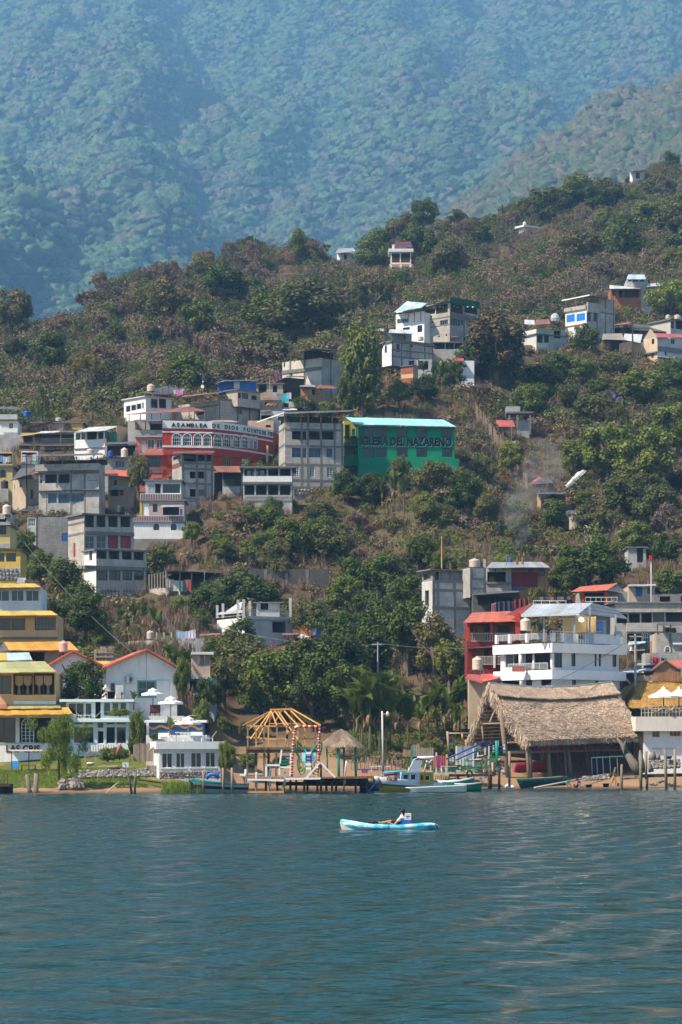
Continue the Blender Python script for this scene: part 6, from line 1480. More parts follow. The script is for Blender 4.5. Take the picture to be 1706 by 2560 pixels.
b=Bld('red_low_roof','low bright red roof above the banana plants','roof',470,830,274);b.roof([(325,815,-1),(425,845,-1),(440,800,3),(345,790,3)],4,REDR);b.roof([(425,838,-1.5),(520,815,-1),(525,788,3),(418,792,3)],4,REDR);b.block(None,350,510,815,870,Y=274.5,mat=BEIGE,dep=3,down=4)
# white modern house
fr(1240,1480,3.365)
b=Bld('white_modern_house','white modern house with glass corner rooms and metal-roofed terrace','house',480,860,270)
GD=G(1,1,'k',dep=3.0)
b.block(40,475,1035,445,870,rot=40,mat=W((.66,.66,.66),dirt=.2),sd=[(75,470,212,640,'g',G(2,1,'l',dep=3)),(245,465,308,668,'g',G(1,2,'k',dep=3)),(322,462,458,668,'g',G(2,2,'k',dep=3)),(50,715,218,785,'g',G(2,1,'k',dep=3)),(250,712,306,790,'g',GD),(380,710,466,790,'g',G(2,1,'k',dep=3))],f=[(492,458,560,635,'g',G(2,1,'k',dep=2)),(636,462,672,624,'g',GD),(832,468,849,626,'g',GD),(867,468,886,626,'g',GD),(982,475,1016,630,'g',G(1,1,'k',cur=2)),(640,706,678,785,'g',GD),(832,708,865,765,'g',GD)],down=3)
S0,F0,ft=b.S,b.F,b.foot
b.slab(432,.9,.55,WHITE,'terrace_slab');b.slab(658,.9,.5,WHITE,'floor_slab',z=zat(Yp(655),270))
u,z=S0.loc(228,660);m=MB();m.tube([S0.pos(u,zat(Yp(660),272),.28),S0.pos(u,zat(Yp(458),272),.28)],.22,12);m.build('column',WHITE,b.root,True)
u,z=S0.loc(232,800);m=MB();m.tube([S0.pos(u,zat(Yp(800),272),.25),S0.pos(u,zat(Yp(700),272),.25)],.2,12);m.build('column',WHITE,b.root,True)
def metalrail(pan,x0,yt,x1,yb,out,nm='railing',bars=5,posts=5):
 u0,z0,u1,z1=pan.rect(x0,yt,x1,yb);m=MB()
 for i in range(bars):zz=z0+(z1-z0)*(i+.5)/bars;pan.box(m,u0,zz-.02,u1,zz+.02,out-.04,out)
 pan.box(m,u0,z1,u1,z1+.06,out-.05,out+.02)
 for i in range(posts+1):uu=u0+(u1-u0)*i/posts;pan.box(m,uu-.03,z0-.05,uu+.03,z1,out-.05,out-.005)
 return m.build(nm,P((.5,.52,.54),.4,.1,metal=.3),b.root)
metalrail(S0,130,598,462,660,.45);metalrail(S0,35,350,430,415,.45,bars=6,posts=8);metalrail(F0,440,345,780,412,.3,bars=2,posts=16)
for x_ in(30,140,285,432):
 u,_=S0.loc(x_,0);m=MB();S0.box(m,u-.14,zat(Yp(420),271),u+.14,zat(Yp(345),271),.2,.48);m.build('parapet_post',WHITE,b.root)
for x_ in(470,545,660):u,_=F0.loc(x_,0);m=MB();F0.box(m,u-.2,zat(Yp(422),271),u+.2,zat(Yp(348),271),.05,.32);m.build('parapet_post',WHITE,b.root)
b.F=F0;b.band(805,362,1026,436,.3,W((.7,.7,.71),dirt=.2),'parapet',inn=.0)
SLATE=sheetmat((.50,.53,.56),.06,metal=.25);b.Y=270
b.roof([(210,198,-1),(702,182,-1.5),(818,94,6),(312,110,6)],12,SLATE);b.beam(212,202,-1.1,702,186,-1.6,.2,FC['l'],'gutter')
b.roof([(818,96,6.1),(702,182,-1.6),(1110,230,9),(1000,140,12)],8,sheetmat((.22,.22,.22),.2))
for x_,yt_,yb_,d in((405,198,400,-.8),(662,190,415,-1.2),(790,112,430,.5),(1008,190,372,5)):b.post(x_,yt_,yb_,d,.16,P((.3,.36,.42),.5))
for t in range(5):b.beam(705+t*78,184+t*10,-1.5+t*2.6,818+t*55,100+t*15,6+t*1.5,.12,STEEL,'rafter')
b.band(315,195,592,342,-4,P((.50,.40,.24),.9,.12),'shade_cloth',pan=S0,inn=4.05);b.band(515,195,525,342,-3.9,STEEL,'frame_bar',pan=S0,inn=4.0)
b.block(None,595,930,235,420,Y=279,mat=W((.10,.16,.24),dirt=.3),dep=3,f=[(700,250,745,400,'o',{'dep':2}),(850,250,900,395,'d',{'fc':'u'})],down=.2);b.beam(620,348,0,880,332,3,.1,FRESH,'counter_edge')
b.rail(312,72,592,104,.1,WHITE,4,pan=Panel(Vector((xat(X(300),277),277)),Vector((xat(X(620),277),277)),0,50))
tank(251,215,325,88,272.5,CREAM,'cream water tank on the white modern house terrace');tank(1030,328,375,76,277,(.55,.52,.46),'pale square-shouldered tank behind the white parapet')
o=empty('terrace_lamp',at(X(720),Yp(232),271),'lit round lamp glowing under the terrace roof','lamp');LMP,n,l,p=newmat('lamp_glow');p.inputs['Emission Color'].default_value=(1,.72,.35,1);p.inputs['Emission Strength'].default_value=26
m=MB();c=Vector(o.location);m.lathe(c,[(0,-.2),(.16,-.14),(.22,0),(.16,.14),(0,.2)],12);m.build('bulb',LMP,o,True);m=MB();m.lathe(c,[(0,.2),(.1,.22),(.1,.35),(0,.36)],8);m.build('socket',STEEL,o)
m=MB();m.bar(c+Vector((0,0,.35)),c+Vector((0,.5,1.8)),.05);m.build('rod',STEEL,o)
o=empty('cushioned_sofa',at(X(200),Yp(665),270.5),'reddish cushioned sofa on the white house balcony','sofa');m=MB()
m.box(at(X(190),Yp(655),271.5),(1.2,.5,.35));m.build('seat',P((.35,.12,.1),.8),o);m=MB();m.box(at(X(190),Yp(640),271.8),(1.2,.12,.4));m.build('backrest',P((.35,.12,.1),.8),o)
# grey houses at right
b=Bld('grey_terrace_house','long grey concrete house with shaded window bays at right edge','house',1250,620,300)
b.block(None,1000,1760,90,640,mat=CONC,f=[(1008,185,1105,262,'o',{}),(1120,180,1212,262,'o',{}),(1225,176,1312,258,'o',{}),(1322,172,1415,252,'g',G(3,1,'k')),(1430,172,1700,250,'o',{}),(1105,350,1225,438,'o',{}),(1240,346,1295,420,'g',G(3,2,'w')),(1310,345,1400,420,'o',{}),(1120,498,1245,575,'o',{})],down=5)
b.ledge(998,85,1765,172,.5,CONC2,name='parapet');b.ledge(1098,262,1400,335,.6,CONC2,name='parapet');b.slab(88,.15,.7);b.roof([(1110,450,-2),(1260,430,-2),(1260,415,0),(1120,420,0)],4,LBLUE);b.roof([(1125,500,-2),(1255,490,-2),(1255,465,0),(1130,470,0)],4,PALE)
b=Bld('tiled_porch_house','small house with red tiled roof and red columns above the white house','house',800,90,306)
fr(1020,1340,2.286)
b.block(None,985,1255,318,415,mat=W((.30,.29,.28),dirt=.5),f=[(1000,325,1120,400,'o',{'dep':2})],down=4);b.roof([(930,322,-2.5),(1140,312,-2.5),(1200,272,4),(985,292,4)],8,TILE);b.roof([(1140,312,-2.5),(1255,335,1),(1220,300,5),(1195,272,4)],4,TIND)
for x_ in(1000,1135):b.post(x_,318,405,-2,.32,REDW)
b.rail(1000,358,1182,385,3,WHITE,6);b.beam(1145,395,-3,1182,362,-3,.12,FC['o'],'brace');b.post(953,340,380,-3,.12,FC['r'])
b.rail(985,398,1150,412,.3,STEEL,5)
b=Bld('grey_stair_tower','narrow grey stair tower behind the big mango tree','house',1300,260,348)
b.block(None,1258,1362,62,275,mat=CONC,f=[(1310,66,1345,150,'o',{'dep':1})],dep=4,down=5,top=(.15,.25))
b=Bld('blue_door_house','pale house with blue door and orange post above the grey terrace house','house',1330,380,314)
b.block(None,1262,1412,285,385,mat=W((.5,.4,.32),dirt=.4),f=[(1302,290,1340,345,'d',{'fc':'u'}),(1368,300,1395,330,'g',G(2,1,'u'))],down=5);b.roof([(1255,290,-1),(1420,285,-1),(1415,276,3),(1260,280,3)],6,TIN)
b.post(1390,110,385,-2,.1,WHITE,'flag_pole');b.post(1388,110,140,-2.1,.3,P((.5,.02,.03),.6),'red_cap');b.block(None,1405,1560,335,420,Y=312,mat=W((.25,.24,.24),dirt=.5),f=[(1440,345,1500,400,'o',{}),(1430,340,1436,345)],down=5);b.roof([(1400,340,-1),(1568,345,-1),(1568,330,3),(1410,326,3)],7,TIND)
b=Bld('slope_shed','small ochre shed with tin roof at the right edge','shed',1520,225,352);b.block(1478,1500,1640,165,225,rot=25,mat=P((.14,.12,.11),.9,.2,2),smat=PEACH,down=5);b.roof([(1475,175,-1),(1640,185,0),(1640,165,5),(1480,158,5)],5,LBLUE)
fr(1520,1560,5.349)
b=Bld('arched_window_house','sunlit rough grey house with small arched window at right edge','house',800,400,291)
b.block(None,650,1080,118,410,mat=CONC2,f=[(760,300,832,380,'a',G(4,2,'w'))],down=4);b.frame(xs=(835,),w=.25);b.beam(870,262,-1,1060,262,-1,.18,FC['w'],'pipe');b.roof([(660,15,-1),(1060,20,-1),(1060,-20,5),(670,-25,5)],6,TIND)
for x_ in(662,840):b.post(x_,0,120,0,.14)
for x_,w_ in((880,'left'),(800,'right')):bush(X(x_),Yp(40),Yp(118),18,'mid',('larger' if w_=='left' else 'smaller')+' plant on the arched-window house roof','roof plants',Y=292.5,z=True)
b=Bld('low_yard_wall','low plastered grey wall with red cloth at right edge','wall',700,500,284);b.block(None,495,1060,388,510,mat=CONC,dep=3,down=4);b.post(578,230,555,-1,.12,FC['o'],'pole');b.post(703,220,520,-1,.1,GREYF,'pole')
clothesline(620,425,780,440,283.6,[((.6,.02,.09),.7,1.6),((.03,.03,.03),.8,1.2),((.1,.3,.12),.7,.9)],'bright red cloth and dark washing on the low yard wall')
b=Bld('tin_shed','pale tin roofed shed beside the utility pole','shed',400,660,279);b.roof([(195,662,-1.5),(420,658,-1.5),(400,610,3),(210,615,3)],5,LBLUE);b.roof([(415,640,-1.5),(645,622,-1),(560,590,3),(400,605,3)],5,LBLUE);b.roof([(380,560,2),(640,548,2),(600,520,6),(400,530,6)],6,TIN);b.block(None,200,640,655,800,Y=279.6,mat=W((.16,.15,.14),dirt=.5),dep=3,down=4)
b=Bld('plank_cabin','brown plank cabin with orange tiled roof at right edge','cabin',760,750,276)
b.block(None,625,930,610,780,mat=P((.30,.17,.09),.9,.3,2.5),dep=5,down=3);b.gable(765,500,.25,.08,RUST,P((.30,.17,.09),.9,.3,2.5));b.roof([(945,590,-1),(1080,590,-1),(1060,490,5),(800,488,5)],6,TILE)
for i in range(34):m=MB();a=at(X(612+i*11),Yp(770),275.4);t=at(X(612+i*11),Yp(650+rnd.uniform(-8,8)),275.4);m.box((a+t)/2,(.07,.05,(t-a).length));m.build('slat',P((.34,.17,.08),.9,.3)if i%2 else P((.24,.13,.07),.9,.3),b.root)
o=empty('reed_fence',at(X(500),Yp(740),275),'dark reed fence behind the golden thatch','fence')
for i in range(26):m=MB();a=at(X(385+i*11),Yp(760),275);t=at(X(385+i*11+rnd.uniform(-3,3)),Yp(685+rnd.uniform(-10,10)),275);m.bar(a,t,.08,.05);m.build('reed',REED[1],o)
# ------------------------------------------------------------------ thatched roofs and lakeside restaurant at right
STRAW=[leafmat('thatch_grey',[(.22,.16,.12),(.40,.305,.225),(.56,.44,.335),(.32,.25,.20)],trans=.1,big=.6),leafmat('thatch_gold',[(.36,.21,.06),(.58,.34,.09),(.68,.43,.13),(.46,.26,.07)],trans=.1,big=.6)]
def thatch(quads,n,L,w,mat,lift=.10):
 """straw bundles laid down the fall of each roof quad (eave-left, eave-right, ridge-right, ridge-left)"""
 Vs=[];R=[]
 ar=[((q[1]-q[0]).length+(q[2]-q[3]).length)*(q[3]-q[0]).length for q in quads];tot=sum(ar)
 for q,a in zip(quads,ar):
  k=int(n*a/tot);u=g.uniform(0,1,k);v=g.uniform(-.02,1,k)
  e0,e1,r1,r0=[np.array(p)for p in q]
  lo=e0[None]*(1-u)[:,None]+e1[None]*u[:,None];hi=r0[None]*(1-u)[:,None]+r1[None]*u[:,None]
  p=lo*(1-v)[:,None]+hi*v[:,None];d=lo-hi;d/=np.linalg.norm(d,axis=1)[:,None]
  nn=np.cross(e1-e0,r0-e0);nn/=np.linalg.norm(nn);nn=nn*np.sign(nn[2])
  s=np.cross(d,nn);dd=d+s*g.normal(0,.22,k)[:,None]
  LL=L*g.uniform(.6,1.4,k)[:,None];ww=w*g.uniform(.5,1.5,k)[:,None];hh=lift*g.uniform(.3,1.2,k)[:,None]
  a0=p-d*LL*.3+nn*hh*.1;b0=p+dd*LL*.7+nn*hh
  Vs.append(np.stack([a0-s*ww,a0+s*ww,b0+s*ww*.5,b0-s*ww*.5],1).reshape(-1,3));R.append(g.uniform(0,1,k))
 V=np.concatenate(Vs);return V,np.arange(len(V)).reshape(-1,4),np.concatenate(R)
def put_np(name,V,Q,R,mat,parent,kind=None):
 V=V-np.array(rootloc(parent))[None];o=link(name,np_mesh(name,V,Q,mat,R),parent)
 if kind:o['kind']=kind
 return o
fr(1140,1660,2.770)
# big grey thatched pavilion
pv=empty('thatched_pavilion',at(X(700),Yp(760),264),'large open pavilion with grey thatched roof and sagging ridge at the shore','pavilion')
RL,RR=at(X(228),Yp(150),268),at(X(1075),Yp(142),270.5)
EL,ER=at(X(492),Yp(525),259.0),at(X(1302),Yp(492),263)
BL_,BR_=at(X(88),Yp(540),271),at(X(900),Yp(480),279)
def lerp4(t,s_,A,B_,C_,D_):return A.lerp(B_,t).lerp(D_.lerp(C_,t),s_)
K=10;front=[];back=[]
for i in range(K):
 for j in range(4):
  def fp(t,s_):
   p=lerp4(t,s_,EL,ER,RR,RL);p.z-=.55*math.sin(math.pi*t)*s_*.8;p.z-=.5*math.sin(math.pi*s_)*.7;return p
  front.append([fp(i/K,j/4),fp((i+1)/K,j/4),fp((i+1)/K,(j+1)/4),fp(i/K,(j+1)/4)])
for i in range(K):
 def bp(t,s_):
  p=lerp4(t,s_,BL_,BR_,RR,RL);p.z-=.55*math.sin(math.pi*t)*s_*.8;return p
 back.append([bp(i/K,0),bp((i+1)/K,0),bp((i+1)/K,1),bp(i/K,1)])
m=MB()
for q in front:m.face(q)
for q in back:m.face(q[::-1])
m.build('roof_lining',P((.14,.10,.065),.95,.3,2),pv)
V,Q,R=thatch(front,24000,.75,.045,None,.2);put_np('thatch',V,Q,R,STRAW[0],pv,'stuff')
V,Q,R=thatch(back,6000,.6,.05,None);put_np('thatch',V,Q,R,STRAW[0],pv,'stuff')
# thicker ridge cap course
cap=[]
for i in range(K):
 def cp(t,s_):
  p=lerp4(t,.80+.2*s_,EL,ER,RR,RL);p.z-=.55*math.sin(math.pi*t)*.8;return p+Vector((0,-.22,.22))
 cap.append([cp(i/K,0),cp((i+1)/K,0),cp((i+1)/K,1),cp(i/K,1)])
V,Q,R=thatch(cap,8000,.6,.035,None,.12);put_np('thatch_ridge',V,Q,R,STRAW[0],pv,'stuff')
m=MB();pts=[RL.lerp(RR,t)+Vector((0,-.1,.28-.45*math.sin(math.pi*t)))for t in[k/12 for k in range(13)]]
for a,c in zip(pts[:-1],pts[1:]):m.bar(a,c,.7,.12)
m.build('ridge_sheet',P((.28,.33,.38),.5),pv)
# frayed thatch curtain on the open gable edges
for nm,A_,B_ in(('gable_fringe',EL,RL),('gable_fringe',BL_,RL),('gable_fringe',ER,RR)):
 k=2600;t=g.uniform(0,1,k);p=np.array(A_)[None]*(1-t)[:,None]+np.array(B_)[None]*t[:,None];p[:,2]-=.3*np.sin(np.pi*t)
 p+=g.normal(0,.12,(k,3));L_=g.uniform(.4,1.0,k)[:,None];dd=np.stack([g.normal(-.1,.15,k),g.normal(-.1,.15,k),-np.ones(k)],1)
 s=np.stack([g.normal(0,1,k),g.normal(0,1,k),np.zeros(k)],1);s/=np.linalg.norm(s,axis=1)[:,None];s*=.035
 V=np.stack([p-s,p+s,p+dd*L_+s*.4,p+dd*L_-s*.4],1).reshape(-1,3);put_np(nm,V,np.arange(4*k).reshape(-1,4),g.uniform(0,1,k),STRAW[0],pv,'stuff')
 # eave fringe
k=4200;t=g.uniform(0,1,k);p=np.array(EL)[None]*(1-t)[:,None]+np.array(ER)[None]*t[:,None];p+=g.normal(0,.08,(k,3));L_=g.uniform(.2,.6,k)[:,None]
dd=np.stack([g.normal(0,.15,k),g.normal(-.35,.15,k),-np.ones(k)],1);s=np.tile([[.03,0,0]],(k,1))
put_np('eave_fringe',np.stack([p-s,p+s,p+dd*L_+s*.4,p+dd*L_-s*.4],1).reshape(-1,3),np.arange(4*k).reshape(-1,4),g.uniform(0,1,k),STRAW[0],pv,'stuff')
POSTM=P((.19,.145,.105),.9,.3,4)
def ppost(x0,y0,x1,y1,Y,r=.16,mat=None,par=None,nm='post'):
 m=MB();a=at(X(x0),Yp(y0),Y);c=at(X(x1),Yp(y1),Y);mid=a.lerp(c,.5)+Vector((rnd.uniform(-.06,.06),0,0));m.tube([a,mid,c],[r*.85,r,r*1.1],7);return m.build(nm,mat or POSTM,par or pv,True)
for x0,y0,x1,y1,Y,r in((310,320,370,850,260.5,.22),(485,500,510,852,259.3,.17),(505,520,522,800,261,.14),(640,530,655,825,261,.19),(765,530,800,790,262.5,.2),(705,540,712,780,267,.14),(600,540,612,790,266,.14),(905,520,922,770,266,.2),(568,540,600,700,268,.1),(885,520,900,600,263,.12),(960,510,965,700,270,.14),(1050,505,1060,700,268,.14),(1215,500,1205,700,268,.14),(180,430,195,560,268,.12),(750,540,765,800,261.5,.1),(850,560,860,720,271,.1),(1000,510,1010,640,268,.1)):ppost(x0,y0,x1,y1,Y,r)
for a_,c_ in((((185,415),262),((385,410),262)),(((360,545),262),((1150,520),266)),(((170,400),270),((225,270),268.5)),(((235,405),266),((280,300),266)),(((310,320),261),((345,545),261))):
 m=MB();m.tube([at(X(a_[0][0]),Yp(a_[0][1]),a_[1]),at(X(c_[0][0]),Yp(c_[0][1]),c_[1])],.1,6);m.build('beam',P((.36,.28,.2),.9,.2),pv)
m=MB()
for i in range(9):t=.1+i*.1;m.bar(BL_.lerp(EL,.08).lerp(RL,t*.6),BL_.lerp(EL,.75).lerp(RL,t*.6),.1,.06)
m.build('gable_shade_slats',P((.07,.048,.03),.9,.2),pv)  # slats coloured dark to paint the shade inside the open gable
# red and blue railed loft deck under the thatch
m=MB();m.bar(at(X(365),Yp(612),262),at(X(1155),Yp(590),266),.5,.25);m.build('loft_edge',P((.34,.26,.18),.8,.2),pv)
for i in range(30):
 a=at(X(500+i*22),Yp(606-i*.4),262+i*.12);m=MB();m.box(a+Vector((0,-.1,.2)),(.55,.1,.3));m.build('painted_board',P(((.35,.03,.03),(.03,.05,.28),(.28,.03,.05),(.06,.06,.22),(.4,.08,.05))[i%5],.6,.2),pv)
 # golden thatch of the restaurant behind
gp=empty('golden_thatch_roof',at(X(1400),Yp(330),276),'golden straw hip roof behind the white restaurant deck','roof')
A0,A1=at(X(1118),Yp(205),279),at(X(1195),Yp(298),270);A2=at(X(1800),Yp(270),272);T0,T1=at(X(1280),Yp(108),276),at(X(1800),Yp(100),277)
gq=[[A0,A1,T0,T0.lerp(A0,.02)],[A1,A2,T1,T0]]
m=MB();m.face([A0,A1,T0]);m.face([A1,A2,T1,T0]);m.face([A0,T0,T1,at(X(1800),Yp(200),284)]);m.build('roof_lining',P((.2,.13,.06),.95),gp)
V,Q,R=thatch([[A0.lerp(T0,j/4),A1.lerp(T0,j/4),A1.lerp(T0,(j+1)/4-.01),A0.lerp(T0,(j+1)/4-.01)]for j in range(4)]+[gq[1]],16000,.65,.035,None,.14);put_np('thatch',V,Q,R,STRAW[1],gp,'stuff')
for x_ in(1290,1420,1540):m=MB();m.tube([at(X(x_),Yp(290),272),at(X(x_),Yp(380),272)],.12,6);m.build('post',POSTM,gp)
b=Bld('lakeside_restaurant','white lakeside restaurant with wooden windows and hammock deck at right edge','restaurant',1440,640,262)
b.block(None,1302,1760,402,680,mat=WHITEW,dep=9,f=[(1362,420,1412,507,'g',G(2,1,'n',dep=1.5)),(1482,413,1558,500,'g',G(3,1,'n',dep=1.5))],down=2)
b.slab(366,1.35,.85,W((.66,.60,.52),dirt=.35),'deck_slab');b.band(1302,535,1760,545,.06,WHITEW,'moulding')
for x_ in(1360,1452):b.band(x_,583,x_+70,588,.12,GREYW,'vent')
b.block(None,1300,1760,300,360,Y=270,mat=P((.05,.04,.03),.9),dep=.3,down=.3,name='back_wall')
for i in range(13):b.post(1285+i*24,300,366,-.4,.06,P((.5,.46,.4),.6));
m=MB();m.bar(at(X(1280),Yp(312),261.6),at(X(1600),Yp(302),261.6),.06);m.bar(at(X(1280),Yp(338),261.6),at(X(1600),Yp(330),261.6),.05);m.build('railing',P((.5,.46,.4),.6),b.root)
parasol(1438,162,222,216,360,263.5,'white square parasol at left on the restaurant deck',1,DARKF);parasol(1545,162,216,160,360,264.5,'white square parasol at right on the restaurant deck',1,DARKF)
hammock(1430,285,1520,285,261.2,.5,'white rope hammock at left on the restaurant deck',(.66,.63,.56),.35);hammock(1522,280,1600,285,261.1,.5,'white rope hammock at right on the restaurant deck',(.66,.63,.56),.35);hammock(1340,300,1430,300,261.3,.35,'smaller white hammock beside the thatch eave',(.66,.63,.56),.3)
# utility pole and lamp pole
fr(0,0,1)
def pole(x,yt,yb,Y,r,label,mat,arms=True):
 a=at(x,yb,Y);o=empty('utility_pole',a,label,'pole','poles');m=MB();m.tube([a-Vector((0,0,1)),at(x,yt,Y)],[r,r*.7],8);m.build('shaft',mat,o)
 if arms:m=MB();m.box(at(x,yt+6,Y),(1.2,.1,.12));m.build('crossarm',mat,o)
 return o
pole(1589,1585,1692,275,.14,'grey concrete utility pole beside the white modern house',P((.3,.3,.29),.8));pole(1541,1545,1600,290,.04,'thin steel pole by the white parapet',STEEL,False)
# ------------------------------------------------------------------ waterfront: piers, boats, people
def rod(pts,r,name,mat,par,n=6):m=MB();m.tube(pts,r,n);return m.build(name,mat,par,True)
TEALP=P((.01,.25,.20),.6,.25);GREENP=P((.015,.16,.08),.6,.25);BLUEP=P((.02,.05,.30),.6,.2);PILE=P((.24,.18,.13),.9,.35,3);WPILE=P((.62,.60,.58),.7,.25,3);DPILE=P((.06,.045,.035),.9,.3,3)
fr(600,1760,4.9);YP=216.0
o=empty('pier',at(X(700),Yp(1095),YP),'weathered wooden pier with white front rail and butterfly photo frame','pier');pier=o
for i in range(44):
 xa=20+i*37;m=MB();p=at(X(xa+18),Yp(905),YP);m.box((p.x,YP+8,p.z),(37/4.9/F*YP*.93,17,.09));m.build('plank',P((.26,.15,.10),.85,.3)if i%3 else P((.30,.12,.08),.85,.3),o)
def stake(x,yt,yb,Y,r,mat,par=None,nm='pile',dx=0):return rod([at(X(x+dx),Yp(yt),Y),at(X(x+dx*.4),Yp((yt+yb)/2),Y),at(X(x),Yp(yb),Y)-Vector((0,0,.5))],[r*.9,r,r*1.05],nm,mat,par or pier)
for x_,yt_,r,mt in((55,895,.11,PILE),(72,800,.10,WPILE),(205,835,.1,WPILE),(200,920,.1,PILE),(368,808,.12,WPILE),(355,940,.12,PILE),(552,832,.11,WPILE),(538,930,.11,PILE)):stake(x_,yt_,1098 if mt is PILE else 930,YP-.5,r,mt)
for x_,yt_,Y_ in((995,740,YP-.2),(620,930,YP),(690,930,YP+3),(790,930,YP),(830,930,YP+3),(950,930,YP),(1060,920,YP+4),(1130,920,YP),(1180,920,YP+3),(1420,900,YP),(1480,905,YP+4),(460,940,YP+3),(320,940,YP+4),(1560,905,YP)):stake(x_,yt_,1085,Y_,.10,DPILE)
stake(1275,900,1085,YP-.2,.09,PILE);stake(1285,695,900,YP-.2,.08,WPILE,dx=22)
for a_,c_,w,mt,nm in(((95,925),(540,935),.13,WHITE,'rail'),((80,1080),(540,1076),.13,FRESH,'brace'),((560,1070),(1270,1078),.09,DPILE,'brace'),((560,915),(990,912),.14,WHITE,'edge_board'),((0,870),(60,870),.14,WHITE,'edge_board'),((990,905),(1640,890),.12,P((.2,.09,.06),.8),'edge_board'),((985,712),(805,915),.13,WHITE,'strut'),((985,712),(1168,900),.13,WHITE,'strut'),((310,750),(490,750),.14,WHITE,'bench_frame'),((322,750),(322,890),.14,WHITE,'bench_frame'),((480,775),(620,775),.13,WHITE,'table_frame'),((485,775),(485,870),.13,WHITE,'table_frame'),((450,738),(620,738),.10,GREENP,'table_top'),((1310,705),(1430,725),.06,GREENP,'net_edge'),((1430,725),(1530,700),.06,GREENP,'net_edge')):
 m=MB();m.bar(at(X(a_[0]),Yp(a_[1]),YP-.7),at(X(c_[0]),Yp(c_[1]),YP-.7),w);m.build(nm,mt,o)
m=MB();m.bar(at(X(440),Yp(975),YP+5),at(X(1600),Yp(985),YP+5),.5,.3);m.build('cross_beam',DPILE,o)
# ladder stairs
o=empty('painted_stairs',at(X(560),Yp(870),YP+1),'white side stairs with green and blue treads on the pier','stairs')
for a_,c_ in(((512,560),(492,730)),((625,600),(618,880))):m=MB();m.bar(at(X(a_[0]),Yp(a_[1]),YP+1),at(X(c_[0]),Yp(c_[1]),YP+1),.12);m.build('side',WHITE,o)
for y_,mt in((585,GREENP),(642,BLUEP),(697,GREENP),(735,TEALP)):m=MB();m.box(at(X(565),Yp(y_),YP+1.1),(.85,.3,.13));m.build('tread',mt,o)
# candy-striped photo frame
o=empty('photo_frame',at(X(800),Yp(890),YP-.3),'tall arch wrapped in red, white, blue and yellow garland on the pier','frame');path=[(636,890),(640,700),(655,500),(680,290),(700,276),(985,278),(972,400),(968,600),(950,890)]
cols={0:(.55,.02,.05),1:(.75,.75,.75),2:(.02,.03,.16),3:(.65,.45,.05)};segs={k:MB()for k in cols};q=0
for(xa,ya),(xb,yb)in zip(path[:-1],path[1:]):
 L_=math.hypot(xb-xa,yb-ya);n_=max(1,int(L_/14));a,c=at(X(xa),Yp(ya),YP-.3),at(X(xb),Yp(yb),YP-.3)
 for i in range(n_):
  k=(0,0,1,2,3)[q%5]if ya>285 or yb>285 else(0,0,0,1,3)[q%5];q+=1;d=Vector((.02*math.sin(q*1.7),.03*math.cos(q*1.7),0));segs[k].tube([a.lerp(c,i/n_)+d,a.lerp(c,(i+1)/n_)+d],.1,7)
for k,m in segs.items():m.build('garland',P(cols[k],.6,.15),o)
rod([at(X(x),Yp(y),YP-.25)for x,y in path],.06,'arch',WHITE,o)
# butterfly wings
o=empty('butterfly_wings',at(X(845),Yp(885),YP-.1),'green butterfly-wing photo prop with bright blue centre on the pier','photo prop')
for sgn in(-1,1):
 def wp(u,v):return at(X(842+sgn*u),Yp(v),YP-.1)
 outl=[(30,600),(60,560),(95,500),(140,462),(162,490),(160,560),(140,620),(120,650),(135,700),(128,790),(95,870),(55,850),(35,780),(28,700)]
 m=MB();pts=[wp(u,v)for u,v in outl];m.tube(pts+[pts[0]],.055,5);m.tube([wp(u*.82+6,640+(v-640)*.82)for u,v in outl],.035,5)
 for u0,v0,r_ in((115,505,22),(120,560,18),(90,740,24),(95,800,20),(60,800,14),(100,690,14)):m.tube([wp(u0+r_*math.cos(t),v0+r_*1.3*math.sin(t))for t in[.5236*i for i in range(13)]],.035,4)
 m.build('wing',P((.01,.22,.07),.5,.2),o)
 m=MB();m.tube([wp(35,690),wp(28,600),wp(50,545)],.07,5);m.tube([wp(34,700),wp(38,780)],.05,5);m.build('blue_vein',P((.02,.40,.62),.4),o)
 m=MB();q=[wp(25,600),wp(80,592),wp(85,700),wp(30,700)];m.hexa([p+Vector((0,.1,0))for p in q]+q);m.build('blue_panel',P((.35,.75,.85),.4,.25,4),o)
for y_,mt in((600,WHITE),(650,BLUEP),(690,BLUEP),(740,WHITE),(790,WHITE)):m=MB();m.box(at(X(842),Yp(y_),YP-.2),(.42,.12,.16));m.build('body_segment',mt,o)
# timber pavilion frame
o=empty('timber_pavilion',at(X(500),Yp(880),235),'raised open pavilion of fresh timber with bare rafters behind the pier','pavilion');TY=235.0
def tb(a,c,w,nm,mt=FRESH,d0=0.0,d1=None):m=MB();m.bar(at(X(a[0]),Yp(a[1]),TY+d0),at(X(c[0]),Yp(c[1]),TY+(d0 if d1 is None else d1)),w);return m.build(nm,mt,o)
tb((370,68),(648,62),.14,'ridge_beam',FRESH,3)
for a,c,d1 in(((385,85),(38,262),1),((340,108),(105,320),0),((385,85),(130,432),-.8),((390,90),(222,425),-.8),((375,110),(360,270),3),((385,85),(456,272),0),((430,85),(576,288),-.2),((468,85),(715,440),-1),((545,85),(718,272),0),((625,82),(822,276),0),((648,66),(992,262),0),((645,75),(880,260),5),((600,70),(700,250),6),((520,70),(420,250),6),((440,75),(300,250),6),((560,72),(640,250),6)):tb(a,c,.09,'rafter',FRESH,3,d1)
tb((80,268),(455,272),.13,'top_plate');tb((455,272),(990,268),.13,'top_plate',WOOD);tb((370,240),(740,240),.1,'top_plate',FRESH,6)
